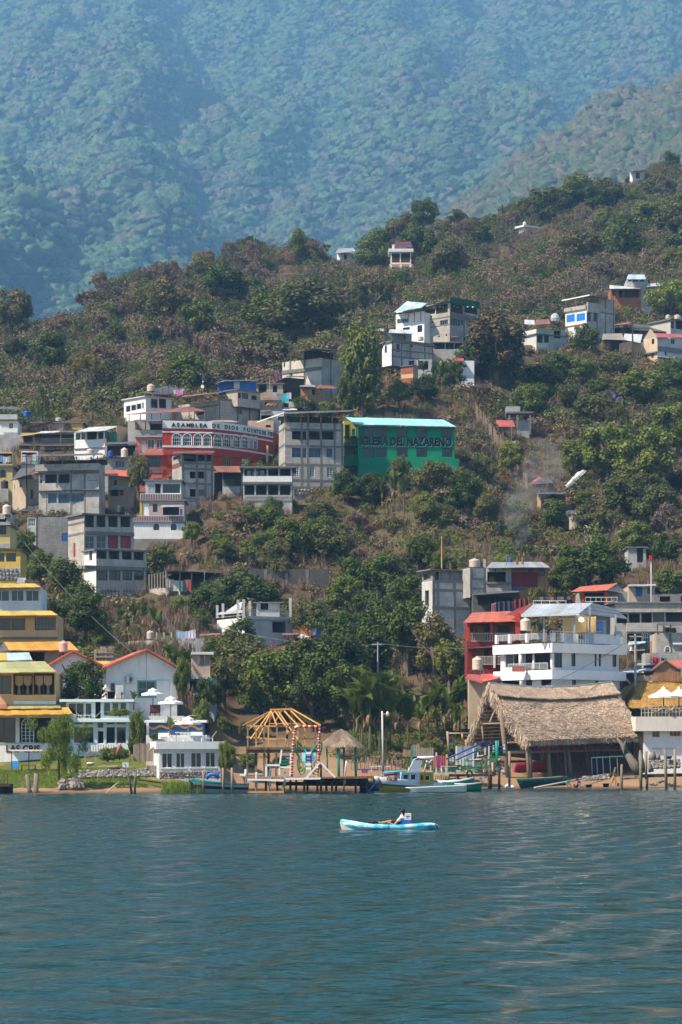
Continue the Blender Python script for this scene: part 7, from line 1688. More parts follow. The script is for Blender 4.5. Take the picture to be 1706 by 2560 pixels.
tb((80,405),(450,432),.14,'rail');tb((450,425),(930,425),.1,'rail',FRESH,4);tb((75,545),(960,545),.2,'floor_beam',WOOD);tb((75,575),(960,575),.32,'floor_beam',PILE,.5)
m=MB();p0,p1=at(X(75),Yp(555),TY),at(X(960),Yp(555),TY);m.box(((p0.x+p1.x)/2,TY+3,p0.z),(p1.x-p0.x,6,.1));m.build('deck',WOOD,o)
for x_,d in((97,0),(455,0),(295,0),(200,2),(350,5),(575,5),(712,5),(795,5),(925,0),(580,2)):tb((x_,265),(x_,548),.13,'post',FRESH if d else PILE,d)
for x_,d in((92,0),(198,1),(300,0),(352,3),(445,0)):
 tb((x_,590),(x_,885),.17,'stilt',PILE,d);V,Q,R=leafcloud([(np.array(at(X(x_),Yp(y),TY+d)),(.2,.2,.5))for y in(600,640,680,720)],240,.1,g);put_np('vine',V,Q,R,LM['weed'],o,'stuff')
 # palapa
def cone_thatch(o,c,R,zt,n,mat,squash=1.0):
 qs=[];k=14
 for i in range(k):
  a0,a1=2*math.pi*i/k,2*math.pi*(i+1)/k
  pr=[(1.0,0.0),(.62,.45),(.30,.82),(.03,1.0)]
  for(r0,h0),(r1,h1)in zip(pr[:-1],pr[1:]):qs.append([c+Vector((R*r*math.cos(a),R*squash*r*math.sin(a),zt*h))for r,a,h in((r0,a0,h0),(r0,a1,h0),(r1,a1,h1),(r1,a0,h1))])
 m=MB();[m.face(q)for q in qs];m.build('roof_lining',P((.16,.12,.08),.95),o);V,Q,R_=thatch(qs,n,.34,.02,None,.07);put_np('thatch',V,Q,R_,mat,o,'stuff')
c=at(X(1242),Yp(515),229);o=empty('palapa',at(X(1242),Yp(868),229),'small round thatched parasol hut on turquoise posts beside the pier','palapa');cone_thatch(o,c,1.75,1.36,6000,STRAW[0],.9)
for x_,y_,Y_,r in((1065,770,230,.07),(1205,868,228,.12),(1275,868,230,.09),(1415,865,228.5,.1)):rod([at(X(x_),Yp(515),Y_),at(X(x_+8),Yp(y_),Y_)-Vector((0,0,.4))],r,'post',TEALP,o,7)
m=MB();p=at(X(1180),Yp(885),229);m.box((p.x,229,p.z-.3),(5.2,5,.5));o2=m.build('deck_platform',WOOD);tag(o2,'low plank platform under the small palapa','platform')
o=empty('snack_table',at(X(1530),Yp(870),227),'pink table with purple top near the palapa','table');m=MB();m.box(at(X(1530),Yp(835),227),(.5,.5,.42));m.build('base',P((.6,.25,.28),.6),o);m=MB();m.box(at(X(1560),Yp(800),227),(1.8,.7,.06));m.build('tabletop',P((.10,.06,.35),.6),o)
fr(760,1640,3.267);o=empty('lamp_post',at(X(648),Yp(945),232),'white lamp post with one bulb arm at the shore','lamp post');rod([at(X(650),Yp(955),232),at(X(640),Yp(450),232)],[.095,.07],'pole',P((.55,.53,.5),.7),o,9);rod([at(X(645),Yp(478),232),at(X(682),Yp(472),232)],.04,'arm',GREYF,o);m=MB();m.lathe(at(X(684),Yp(488),232),[(0,-.02),(.1,.1),(.12,.22),(.06,.34),(0,.36)],10);m.build('globe',WHITE,o,True)
o=empty('swing_frame',at(X(1180),Yp(790),246),'rough timber swing frame beside the grey pavilion','frame');rod([at(X(1172),Yp(615),246),at(X(1190),Yp(810),246)],.12,'post',P((.35,.27,.18),.9),o);rod([at(X(1165),Yp(632),246),at(X(1358),Yp(632),246)],.08,'beam',P((.4,.32,.22),.9),o);rod([at(X(1292),Yp(632),246),at(X(1298),Yp(690),246)],.08,'rope',P((.6,.4,.05),.8),o);rod([at(X(1298),Yp(690),246),at(X(1300),Yp(780),246)],.04,'rope',DARKW,o)
b=Bld('beach_shack','low shack of upright boards at the back of the beach','shack',940,820,252)
for i in range(40):
 x_=815+i*6.2;m=MB();a=at(X(x_),Yp(822),252);t=at(X(x_),Yp((765 if i<11 else 728 if i<22 else 745)+rnd.uniform(-6,6)),252);m.box((a+t)/2,(.065 if i>10 else.066,.05,(t-a).length));m.build('board',(P((.35,.20,.12),.9,.3)if i<11 else REED[i%3]),b.root)
b.post(882,748,850,-1,.2,TEALP);b.block(None,1245,1390,738,800,Y=253,mat=P((.3,.33,.36),.8,.1),dep=2,down=1)
# hulls
def hull(root,bow,stern,beam,fb,bands,n=14,ybow=.0,name='hull'):
 """bow/stern world points on the water; fb = freeboard at stern, mid, bow; bands = [(fraction, material)...] keel to gunwale"""
 d=stern-bow;L=d.length;d.normalize();s=Vector((-d.y,d.x,0));R=[]
 for i in range(n+1):
  t=i/n;w=beam/2*(1-(1-min(1,t*1.9))**2.2)**.8*(1-.22*max(0,t-.6)/.4)+.02;f=fb[2]*(1-t)**2+fb[1]*2*t*(1-t)+fb[0]*t*t
  rake=-L*.09*(1-t)**3;prof=[(0,-.25,0),(.55,-.2,.0)]+[(.72+.28*fr_,fr_,fr_)for fr_,_ in bands]+[(.86,1.0,1.0),(.70,.35,.5),(0,.3,.5)]
  c=bow+d*(L*t);R.append([(c+d*rake*k2+s*sg*w*a+Vector((0,0,f*h)))for sg,(a,h,k2)in[(-1,p)for p in prof[::-1]]+[(1,p)for p in prof[1:]]])
 nb=len(bands);m=MB();k=len(R[0])
 idx=[]
 for r in R:idx.append(len(m.v));m.v.extend([tuple(p)for p in r])
 np_=(k+1)//2
 for i in range(n):
  for j in range(k-1):
   jj=(np_-1-j-1)if j<np_-1 else j-(np_-1)
   mi=0 if jj<2 else min(jj-1,nb-1)if jj<1+nb else nb
   m.f.append((idx[i]+j,idx[i]+j+1,idx[i+1]+j+1,idx[i+1]+j));m.uv.append([(0,0)]*4);m.mi.append(mi)
 m.f.append(tuple(idx[-1]+j for j in range(k)));m.uv.append([(0,0)]*k);m.mi.append(1 if nb>1 else 0)
 return m.build(name,[b_[1]for b_ in bands]+[P((.25,.2,.15),.8,.2)],root,True)
def wl(px,Y):return Vector((xat(px,Y),Y,0.0))
fr(920,1880,6.03)
o=empty('passenger_boat',wl(X(500),222),'moored boat with yellow and green hull, blue canopy and painted name','boat');BY,BG,BW=P((.50,.32,.04),.5,.2),P((.01,.14,.07),.5,.15),P((.62,.63,.65),.5,.12)
hull(o,wl(X(190),221),wl(X(1080),225),1.5,(.75,.8,1.28),[(.42,BY),(.56,BG),(1.0,BW)]);pb=Panel(Vector((xat(X(175),220.5),220.5)),Vector((xat(X(780),222.6),222.6)),0,3);b=Bld.__new__(Bld);b.root=o;b.Y=222;b.F=pb
b.text('POÑCHIN',275,372,430,440,P((.015,.02,.06),.6),pan=pb,out=.13,bold=.02)
hl=[(540,330,625,420,'g',G(1,1,'w')),(655,330,735,425,'g',G(1,1,'w'))]
cb=Panel(Vector((xat(X(505),221.6),221.6)),Vector((xat(X(780),222.6),222.6)),zat(Yp(470),222),zat(Yp(305),222));mb=MB();b.wallplane(mb,cb,hl);q=cb.n*-1.0
for sg in(0,1):e=cb.pos(cb.L*sg,0);mb.face([(e.x,e.y,cb.z0),(e.x+q.x,e.y+q.y,cb.z0),(e.x+q.x,e.y+q.y,cb.z1),(e.x,e.y,cb.z1)])
mb.build('cabin',[BW,INSIDE],o)
cb=Panel(Vector((xat(X(785),222.6),222.6)),Vector((xat(X(992),223.4),223.4)),zat(Yp(480),223),zat(Yp(305),223));mb=MB();b.wallplane(mb,cb,[(800,350,838,425,'o',{'dep':.3}),(872,350,948,438,'g',G(1,1,'w'))]);cb.quad(mb,0,cb.z0,cb.L,cb.z1,-1.0);mb.build('wheelhouse',[BY,INSIDE],o)
m=MB();a,c,e,f_=at(X(205),Yp(330),221),at(X(600),Yp(292),222),at(X(600),Yp(285),223.2),at(X(260),Yp(300),222.3);m.hexa([a,c,e,f_]+[p+Vector((0,0,.06))for p in(a,c,e,f_)]);m.build('canopy',P((.04,.38,.52),.5,.15),o)
m=MB();m.bar(at(X(250),Yp(350),221.6),at(X(500),Yp(325),222.4),.2,.15);m.build('lining',P((.45,.03,.04),.7),o)
for x_,y0,y1 in((215,330,375),(508,300,410)):rod([at(X(x_),Yp(y0),221.4),at(X(x_),Yp(y1),221.4)],.05,'canopy_post',P((.05,.4,.55),.5),o)
m=MB();m.lathe(at(X(128),Yp(420),220.8),[(0,-.33),(.2,-.28),(.3,-.05),(.28,.15),(.15,.28),(0,.3)],10);m.build('fender',P((.55,.53,.45),.8,.2),o,True);rod([at(X(150),Yp(420),220.8),at(X(40),Yp(560),219),wl(X(-20),217)],.025,'mooring_rope',P((.5,.46,.38),.9),o,5)
CLR,n,l,p=newmat('clear_tarp');p.inputs['Base Color'].default_value=(.72,.76,.8,1);p.inputs['Roughness'].default_value=.15;p.inputs['Alpha'].default_value=.75
b2=[at(X(620),Yp(308),223.4),at(X(780),Yp(312),223.6),at(X(825),Yp(125),223.6),at(X(690),Yp(125),223.4)];o3=empty('boat_canopy',at(X(760),Yp(310),224),'clear plastic windscreen and white bimini frame behind the named boat','canopy');m=MB();m.hexa(b2+[v+Vector((0,.02,0))for v in b2]);m.build('windscreen',CLR,o3)
for a,c in(((605,305),(690,120)),((845,300),(890,130)),((690,120),(740,95)),((740,95),(980,88)),((925,160),(975,110)),((890,130),(960,180))):rod([at(X(a[0]),Yp(a[1]),223.8),at(X(c[0]),Yp(c[1]),224.2)],.035,'frame_tube',WHITE,o3)
m=MB();a,c=at(X(740),Yp(95),223.6),at(X(985),Yp(88),225);m.hexa([a,c,c+Vector((.1,1.2,.1)),a+Vector((.1,1.2,.1))]+[v+Vector((0,0,.06))for v in(a,c,c+Vector((.1,1.2,.1)),a+Vector((.1,1.2,.1)))]);m.build('top',WHITE,o3)
o=empty('skiff',wl(X(1000),219.5),'plain white skiff moored in front of the named boat','boat');SK=P((.62,.66,.60),.5,.15);hull(o,wl(X(640),219),wl(X(1475),219.6),1.15,(.62,.5,.42),[(.12,P((.03,.04,.04),.6)),(.88,SK),(1.0,P((.75,.78,.72),.5))])
for x_ in(1010,1180):rod([at(X(x_),Yp(485),218.9),at(X(x_-20),Yp(590),218.9)],.02,'rope',P((.4,.33,.25),.9),o,4)
for i_,(x0,x1,Y_,fbs,cl)in enumerate(((1140,1560,229,(.9,.8,1.2),(.01,.2,.19)),(1330,1700,226,(.7,.6,.8),(.02,.16,.10)),(1100,1330,232,(.8,.8,1.0),(.02,.22,.2)))):
 o=empty('wooden_boat',wl((X(x0)+X(x1))/2,Y_),('long teal boat moored behind the white skiff','green boat with pale bow by the painted jetty','short teal boat behind the yellow wheelhouse')[i_],'boat');hull(o,wl(X(x1),Y_),wl(X(x0),Y_+.6),1.4,fbs,[(.3,P(scl(cl,.5),.6)),(.85,P(cl,.5,.2)),(1.0,P((.5,.52,.5),.5))])
 for k in range(3):m=MB();p=wl(X(x0+(x1-x0)*(.3+.2*k)),Y_+.3);m.box(p+Vector((0,0,.55)),(.25,1.1,.05));m.build('thwart',WOOD,o)
for i_,(x0,x1,Y_,cl,c2,lb)in enumerate(((905,985,232,(.03,.1,.3),(.6,.62,.6),'blue and white boat moored behind the lamp post'),(1000,1075,236,(.5,.5,.48),(.02,.25,.3),'white boat with turquoise awning behind the named boat'),(1085,1150,237,(.02,.2,.1),(.55,.55,.5),'green boat with white awning beside the painted jetty'))):
 o=empty('moored_boat',wl((x0+x1)/2,Y_),lb,'boat');hull(o,wl(x0,Y_),wl(x1,Y_+1),1.3,(.7,.65,1.0),[(.3,P(scl(cl,.5),.6)),(.8,P(cl,.5,.2)),(1.0,P(c2,.5))])
 for t in(.3,.85):
  for dy in(-.4,.4):rod([Vector((xat(x0+(x1-x0)*t,Y_),Y_+t+dy,.5)),Vector((xat(x0+(x1-x0)*t,Y_),Y_+t+dy,2.0))],.03,'awning_post',STEEL,o)
 m=MB();m.box((xat(x0+(x1-x0)*.58,Y_),Y_+.6,2.03),((x1-x0)*.62/F*Y_,1.2,.06));m.build('awning',P(c2,.6),o)
fr(360,1740,3.564)
o=empty('long_boat',wl(X(560),214),'teal-bowed boat with dark side stripe beside the white bar','boat');hull(o,wl(X(440),213.6),wl(X(900),216),1.7,(.75,.72,1.15),[(.35,P((.36,.40,.42),.5)),(.62,P((.03,.03,.04),.5)),(.8,P((.45,.48,.5),.5)),(1.0,P((.005,.26,.23),.4,.12))]);m=MB();p=at(X(445),Yp(790),213.7);m.lathe(p,[(0,0),(.12,.1),(.36,.38),(.4,.42),(0,.42)],10);m.build('bow_cap',P((.005,.30,.26),.4,.1),o,True)
rod([at(X(555),Yp(735),214.5),at(X(590),Yp(700),214.5),at(X(640),Yp(698),214.5),at(X(670),Yp(735),214.5)],.16,'engine_cover',P((.02,.12,.42),.5),o,8)
for x_,r in((530,.09),(705,.1),(785,.11)):stake(x_,655 if x_<600 else 560 if x_>700 else 640,870,213,r,PILE,o,'mooring_pile')if False else tag(rod([at(X(x_),Yp(660 if x_==530 else 640),213),at(X(x_+4),Yp(880),213)],r,'mooring_pile',PILE,None),('thin','white-topped','thick leaning')[(530,705,785).index(x_)]+' mooring pile beside the teal-bowed boat','mooring pile','piles beside the boats')
# painted jetty with cloths
fr(1060,1820,5.6);o=empty('painted_jetty',wl(X(600),246),'jumble of white posts and green rails of the painted jetty','jetty');JY=242.0
for x_,yt,yb in((175,340,660),(320,370,670),(95,520,600),(235,400,580),(370,400,480),(405,380,470),(458,250,520),(508,440,570),(548,390,530),(583,345,460),(600,455,640),(692,290,540),(755,340,450),(858,260,430),(912,250,400),(905,395,600),(975,240,340),(1037,178,270),(1125,230,320),(310,510,660),(960,480,620),(700,560,640)):m=MB();d=rnd.uniform(-1.5,3);m.bar(at(X(x_),Yp(yt),JY+d),at(X(x_),Yp(yb),JY+d),.13);m.build('post',WPILE,o)
for xa,ya,xb,yb,mt,w in((340,478,530,470,GREENP,.12),(350,540,520,530,DARKW,.2),(345,580,620,575,GREENP,.14),(520,540,800,545,GREENP,.16),(590,460,900,455,GREENP,.13),(860,445,1030,445,TEALP,.15),(920,262,1130,262,GREENP,.1),(920,312,1140,312,BLUEP,.12),(920,355,1150,375,GREENP,.3),(640,600,900,600,DARKW,.2),(345,610,760,600,P((.02,.45,.38),.5),.12),(120,610,330,615,TEALP,.16),(350,665,1000,660,DARKW,.22),(750,415,900,380,DARKW,.14),(620,690,880,690,P((.5,.45,.35),.8),.14),(1180,200,1410,200,FRESH,.08),(380,530,500,528,WHITE,.08),(640,445,800,435,WHITE,.08),(420,600,600,605,WHITE,.1),(740,395,830,380,WHITE,.08)):m=MB();d=rnd.uniform(-1,2.5);m.bar(at(X(xa),Yp(ya),JY+d),at(X(xb),Yp(yb),JY+d),w);m.build('rail',mt,o)
for(xa,ya),(xb,yb)in(((280,450),(850,195)),((450,450),(1000,200))):rod([at(X(xa),Yp(ya),JY-1.5),at(X(xb),Yp(yb),JY-1)],.07,'blue_handrail',BLUEP,o)
rod([at(X(1018),Yp(178),JY-1),at(X(1035),Yp(540),JY-1)],.16,'teal_post',TEALP,o);rod([at(X(725),Yp(210),JY+2),at(X(730),Yp(420),JY+2)],.1,'teal_post',TEALP,o)
for x_,yt,yb,mt in((345,670,780,PILE),(605,640,795,PILE),(800,690,830,PILE),(910,600,835,PILE),(940,640,830,DPILE),(1055,545,840,DPILE),(1200,330,800,PILE),(480,660,790,DPILE),(690,660,800,DPILE)):rod([at(X(x_),Yp(yt),JY-1),at(X(x_),Yp(yb+20),JY-1)],.12,'pile',mt,o)
rc=random.Random(3)
for i in range(26):x_=rc.uniform(380,1130);y_=rc.choice((438,452,530,572,596,640));m=MB();m.box(at(X(x_),Yp(y_),JY-1.3),(rc.uniform(.12,.32),.2,rc.uniform(.1,.2)));m.build('crate',P(rc.choice(((.5,.05,.05),(.6,.45,.05),(.5,.08,.3),(.65,.66,.65),(.03,.35,.3),(.05,.08,.3),(.03,.3,.12),(.3,.22,.15))),.6,.2),o)
for i in range(12):m=MB();m.box(at(X(165+i*14),Yp(705),JY-1.2),(.06,.06,.5),ry=.2);m.build('paling',FRESH if i%2 else WOOD,o)
o=empty('old_tyre',at(X(640),Yp(690),JY-1.7),'black tyre fender hanging on the painted jetty','tyre');c=at(X(640),Yp(642),JY-1.7);rod([c+Vector((math.cos(t)*.22,0,math.sin(t)*.28))for t in[.3927*i for i in range(17)]],.08,'tyre',BLACKT,o,7)
for i,(x_,w,cl,nm)in enumerate(((145,26,(.55,.32,.2),'tan'),(208,34,(.65,.03,.2),'hot pink'),(232,18,(.45,.4,.5),'lilac'),(255,26,(.6,.12,.35),'rose pink'),(288,30,(.6,.15,.03),'orange'),(262,24,(.03,.4,.6),'sky blue'))):
 m=MB();top=390 if i<5 else 520;k=5;a=[at(X(x_+(j/k-.5)*w*2),Yp(top+4*(j%2)),JY-1.8+.06*(j%2))for j in range(k+1)];e=[at(X(x_+(j/k-.5)*w*1.8),Yp(top+(185 if i<5 else 70)-20*(i%3)),JY-1.8+.1*(j%2))for j in range(k+1)]
 for j in range(k):m.face([e[j],e[j+1],a[j+1],a[j]])
 tag(m.build('beach_towel',P(cl,.9,.2)),nm+' towel hanging on the jetty rail','towel','towels on the jetty rail')
 # under the pavilion
fr(1220,1860,4.612)
o=empty('red_canoe',at(X(480),Yp(340),265),'red upturned boat resting under the thatched pavilion','boat');hull(o,at(X(690),Yp(300),266),at(X(285),Yp(335),264),1.2,(.95,.85,.95),[(.5,P((.36,.015,.03),.5,.15)),(1.0,P((.40,.02,.04),.5,.15))])
o=empty('dark_canoe',at(X(640),Yp(480),253.5),'long dark teal wooden boat drawn up under the pavilion','boat');hull(o,at(X(375),Yp(490),253),at(X(900),Yp(455),256),1.2,(.7,.6,.75),[(.6,P((.02,.07,.09),.6,.2)),(1.0,P((.02,.10,.08),.6,.2))])
o=empty('launch_pole',at(X(540),Yp(505),249),'long pale pole lying from shore to water','pole');rod([at(X(540),Yp(505),250),at(X(1420),Yp(340),262)],.09,'pole',P((.55,.48,.4),.8),o);
for x_,y0,r,h,cl,lb in((1018,502,.19,.22,(.02,.02,.025),'black wash tub between the two squatting people'),(1165,502,.24,.2,(.02,.02,.025),'black wash tub right of the purple dress'),(1363,498,.24,.26,(.025,.025,.03),'tall black wash tub near the walking person'),(1502,485,.1,.2,(.4,.45,.6),'pale bucket beside the walking person')):
 Y_=249.8;c=at(X(x_),Yp(y0),Y_);o=empty('wash_tub',c,lb,'tub','wash tubs at the shore');m=MB();r*=1.25;h*=1.3;m.lathe(c,[(0,0),(r*.8,0),(r,h),(r*1.06,h),(r*1.06,h*.95),(r*.95,h*.9),(r*.8,h*.15),(0,h*.12)],12);m.build('tub',P(cl,.5),o,True)
for x_,y_,s_,lb in((235,515,.3,'left'),(280,515,.22,'right')):o=empty('white_sack',at(X(x_),Yp(y_),248),lb+' white plastic sack at the waterline by the post','sack');m=MB();m.lathe(o.location,[(0,0),(s_,.05),(s_*1.1,s_*.6),(s_*.6,s_*1.3),(0,s_*1.45)],7);m.build('sack',P((.7,.72,.68),.7,.15),o)
o=empty('stall_table',at(X(1340),Yp(365),262),'steel-legged stall draped in dark cloth under the pavilion','stall');
for x_ in(1195,1255,1325,1405,1490):rod([at(X(x_),Yp(160),262),at(X(x_+10),Yp(370),262)],.04,'leg',P((.5,.5,.5),.5),o)
m=MB();m.bar(at(X(1190),Yp(158),262),at(X(1560),Yp(140),262),.1);m.build('rail',P((.3,.5,.5),.5),o);m=MB();q=[at(X(1200),Yp(360),262.4),at(X(1420),Yp(330),262.4),at(X(1420),Yp(165),262.4),at(X(1200),Yp(165),262.4)];m.hexa(q+[v+Vector((0,.1,0))for v in q]);m.build('cloth',P((.015,.018,.03),.8,.3),o)
# right-hand mooring piles, dead trunk, stones
fr(1520,1560,5.349);o=empty('broken_pier',wl(X(650),250),'old pile pier remains at the right edge','pier');OL=P((.22,.19,.12),.9,.25,3)
for x_,yt,yb,r,mt in((185,1875,2215,.11,OL),(442,1745,2210,.14,OL),(512,1702,2030,.12,OL),(525,2040,2212,.12,DPILE),(765,1685,2205,.13,OL),(897,1670,2200,.12,OL)):rod([at(X(x_),Yp(yt),246 if mt is OL else 247),at(X(x_+(20 if x_==765 else 0)),Yp(yb),246 if mt is OL else 247)-Vector((0,0,.3))],r,'pile',mt,o,8)
m=MB();m.bar(at(X(455),Yp(2032),246.3),at(X(1100),Yp(2015),246.3),.12,.3);m.build('beam',DPILE,o);m=MB();m.bar(at(X(185),Yp(2070),246.3),at(X(430),Yp(2060),246.3),.1,.16);m.build('beam',OL,o);m=MB();m.bar(at(X(190),Yp(2035),246.6),at(X(430),Yp(2028),246.6),.08,.12);m.build('beam',OL,o)
o=empty('dead_tree',at(X(400),Yp(1990),252),'huge leaning grey dead tree trunk at the shore','dead tree');DT=P((.20,.165,.135),.95,.35,2.2,bmp=.6)
rod([at(X(430),Yp(2020),252),at(X(350),Yp(1880),252),at(X(250),Yp(1720),252.5),at(X(180),Yp(1600),253),at(X(120),Yp(1520),253)],[.5,.44,.3,.17,.07],'trunk',DT,o,7);rod([at(X(250),Yp(1740),252.4),at(X(225),Yp(1600),252),at(X(240),Yp(1560),252)],[.25,.14,.05],'branch',DT,o,7);rod([at(X(480),Yp(1990),252.5),at(X(440),Yp(1800),252.5),at(X(430),Yp(1690),252.8)],[.34,.26,.08],'trunk',DT,o,6);rod([at(X(580),Yp(1980),252.3),at(X(555),Yp(1850),252.3)],[.28,.1],'root',DT,o,7)
o=empty('stump_log',at(X(615),Yp(1815),256),'jagged grey stump beside the white restaurant wall','stump');rod([at(X(600),Yp(1820),256),at(X(600),Yp(1750),256),at(X(612),Yp(1695),256)],[.4,.3,.04],'stump',DT,o,5);rod([at(X(665),Yp(1815),256),at(X(670),Yp(1745),256)],[.3,.2],'stump',DT,o,7)
def rubble(name,label,x0,x1,yfun,Y,k,rows,rs=.12,cat='wall'):
 o=empty(name,at(X((x0+x1)/2),Yp(yfun(.5)+4),Y),label,cat)
 for i in range(k):
  for j in range(rows):
   t=(i+rnd.uniform(0,1))/k;s_=link('stone',rnd.choice(STONES),o);r=rs*rnd.uniform(.7,1.4);s_.location=at(X(x0+(x1-x0)*t),Yp(yfun(t)),Y+j*.15+rnd.uniform(-.1,.1))+Vector((0,0,j*rs*1.1))-o.location;s_.scale=(r*1.2,r,r*.8);s_.rotation_euler=(rnd.uniform(-.4,.4),rnd.uniform(-.4,.4),rnd.uniform(0,6))
 return o
rubble('rubble_bank','pale rubble bank below the white restaurant',560,960,lambda t:1925-20*t,254,26,5,.13);rubble('shore_rocks','scattered shore rocks near the old pier',560,900,lambda t:2120+30*math.sin(t*9),249.5,12,1,.14,'rocks');rubble('shore_stones','low stone bank behind the washing people',-330,20,lambda t:2090-30*t,251,24,3,.11)
c=at(X(818),Yp(1806),254);o=empty('wash_tub',c,'wide blue tub on the rubble bank','tub','wash tubs at the shore');m=MB();m.lathe(c,[(0,0),(.2,0),(.32,.26),(.34,.27),(.3,.25),(.18,.05),(0,.04)],12);m.build('tub',P((.02,.1,.35),.5),o,True)
# left shore details
fr(0,1850,5.227);DPS=P((.17,.15,.13),.95,.3,2.5,bmp=.4)
for xa,yb,xt,yt,r,lb in((385,680,352,450,.16,'leaning thin dead stump at the left shore'),(470,685,478,435,.2,'thick upright dead stump at the left shore')):tag(rod([at(X(xa+10),Yp(yb+10),212.8),at(X(xa),Yp(yb-30),212.8),at(X(xt),Yp(yt),212.8)],[r*1.35,r,r*.9],'dead_stump',DPS,None,9),lb,'stump','dead stumps')
o=empty('driftwood',at(X(1390),Yp(695),212.5),'pale forked driftwood branch at the left waterline','driftwood');rod([at(X(1388),Yp(695),212.5),at(X(1480),Yp(610),213),at(X(1562),Yp(540),213.5)],[.03,.05,.03],'branch',P((.55,.45,.34),.9),o);rod([at(X(1480),Yp(612),213),at(X(1520),Yp(625),212.8)],.03,'twig',P((.55,.45,.34),.9),o)
rubble('garden_stone_wall','dry stone wall along the lakeside garden',1040,2000,lambda t:485-25*t,222,60,4,.13);rubble('willow_rocks','dark rocks at the foot of the willow',780,1090,lambda t:610+10*math.sin(t*7),214.5,10,3,.2,'rocks')
for xa,xb,lb in((1280,1388,'left'),(1397,1545,'right')):m=MB();m.bar(at(X(xa),Yp(345),227),at(X(xb),Yp(335),227),.3,.06);tag(m.build('bench_board',P((.6,.5,.33),.7,.1)),lb+' yellow bench board above the garden stones','bench','garden bench boards')
o=empty('left_jetty',wl(X(40),211.5),'dark broken jetty end at the left edge','jetty');m=MB();m.box(at(X(30),Yp(590),211.5),(1.5,1.5,.22));m.build('deck',DPILE,o)
for x_,yt in((55,420),(100,440),(20,560),(125,620)):rod([at(X(x_),Yp(yt),211.2),at(X(x_),Yp(725),211.2)],.05,'pile',DPILE,o)
m=MB();m.box(at(X(40),Yp(670),211.8),(1.5,.5,.9));m.build('crib',DPILE,o)
fr(0,1600,3.267)
for xa,yb,xm,ym,xt,yt,lb in((1078,1245,1055,1120,1022,1010,'left'),(1102,1245,1105,1150,1118,1045,'right')):tag(rod([at(X(xa),Yp(yb+10),213),at(X(xm),Yp(ym),213),at(X(xt),Yp(yt),213)],[.1,.08,.05],'dead_post',DPS,None,7),lb+' of two thin dead snags at the waterline','snag','dead snags')
c=at(X(1027),Yp(1040),224.5);m=MB();m.box(c+Vector((0,0,.2)),(.5,.4,.42));tag(m.build('white_crate',P((.55,.62,.6),.6)),'small pale box on the garden stone wall','box')
o=empty('red_kayak',at(X(965),Yp(940),228),'narrow dusty red kayak propped upright in the garden','kayak');rod([at(X(950),Yp(945),228),at(X(972),Yp(890),228),at(X(992),Yp(840),228)],[.05,.16,.04],'hull',P((.36,.10,.11),.6),o,8)
# ------------------------------------------------------------------ people
def person(name,label,J,E,mats,group=None,hair=None,scale=1.0):
 """J: joint -> (x, y, z, radius) in metres; E: edges with material index; one continuous skinned body"""
 names=list(J);base=Vector(J['_o'][:3]);names=[q for q in names if q[0]!='_'];idx={n_:i for i,n_ in enumerate(names)}
 me=bpy.data.meshes.new('body');me.from_pydata([J[n_][:3]for n_ in names],[(idx[a],idx[b_])for a,b_,_ in E],[])
 t=bpy.data.objects.new('tmp',me);C.objects.link(t);sk=t.modifiers.new('skin','SKIN');t.modifiers.new('sub','SUBSURF').render_levels=2;t.modifiers['sub'].levels=2
 for i,n_ in enumerate(names):r=J[n_][3];me.skin_vertices[0].data[i].radius=(r,r*(J[n_][4]if len(J[n_])>4 else 1));me.skin_vertices[0].data[i].use_root=n_=='pelvis'
 bpy.context.view_layer.update();bm_=bpy.data.meshes.new_from_object(t.evaluated_get(bpy.context.evaluated_depsgraph_get()));bpy.data.objects.remove(t)
 for m_ in mats:bm_.materials.append(m_)
 segs_=[(Vector(J[a][:3]),Vector(J[b_][:3]),k)for a,b_,k in E]
 for p in bm_.polygons:
  c=p.center;best=(9,0)
  for a,b_,k in segs_:d=b_-a;tt=max(0,min(1,(c-a).dot(d)/max(d.length_squared,1e-9)));q=(c-a-d*tt).length;best=min(best,(q,k))
  p.material_index=best[1];p.use_smooth=True
 o=empty(name,base,label,'person',group);link('body',bm_,o);hd=Vector(J['head'][:3]);hr=J['head'][3]
 if hair:
  m=MB();f=Vector(J['_f'])if '_f' in J else Vector((-1,0,0));k=9
  m.lathe((0,0,0),[(0,-.35),(.8,-.45),(1.06,-.1),(1.1,.3),(.9,.75),(.5,1.05),(0,1.12)],12);m.v=[(hd.x-f.x*hr*.25+x*hr,hd.y-f.y*hr*.25+y*hr,hd.z+hr*.12+z*hr)for x,y,z in m.v]
  h=m.build('hair',hair,None,True);h.parent=o;h.location=h.location
  m=MB();n0=hd+f*hr*.95;m.tube([n0+Vector((0,0,hr*.15)),n0+f*hr*.3-Vector((0,0,hr*.1))],[hr*.1,hr*.18],5);h2=m.build('nose',mats[0],None,True);h2.parent=o
 o.scale=(scale,)*3
 return o
SKIN=P((.36,.20,.13),.6,.1);HAIR=P((.012,.009,.008),.5,.2);SHIRT=P((.62,.62,.62),.9,.1)
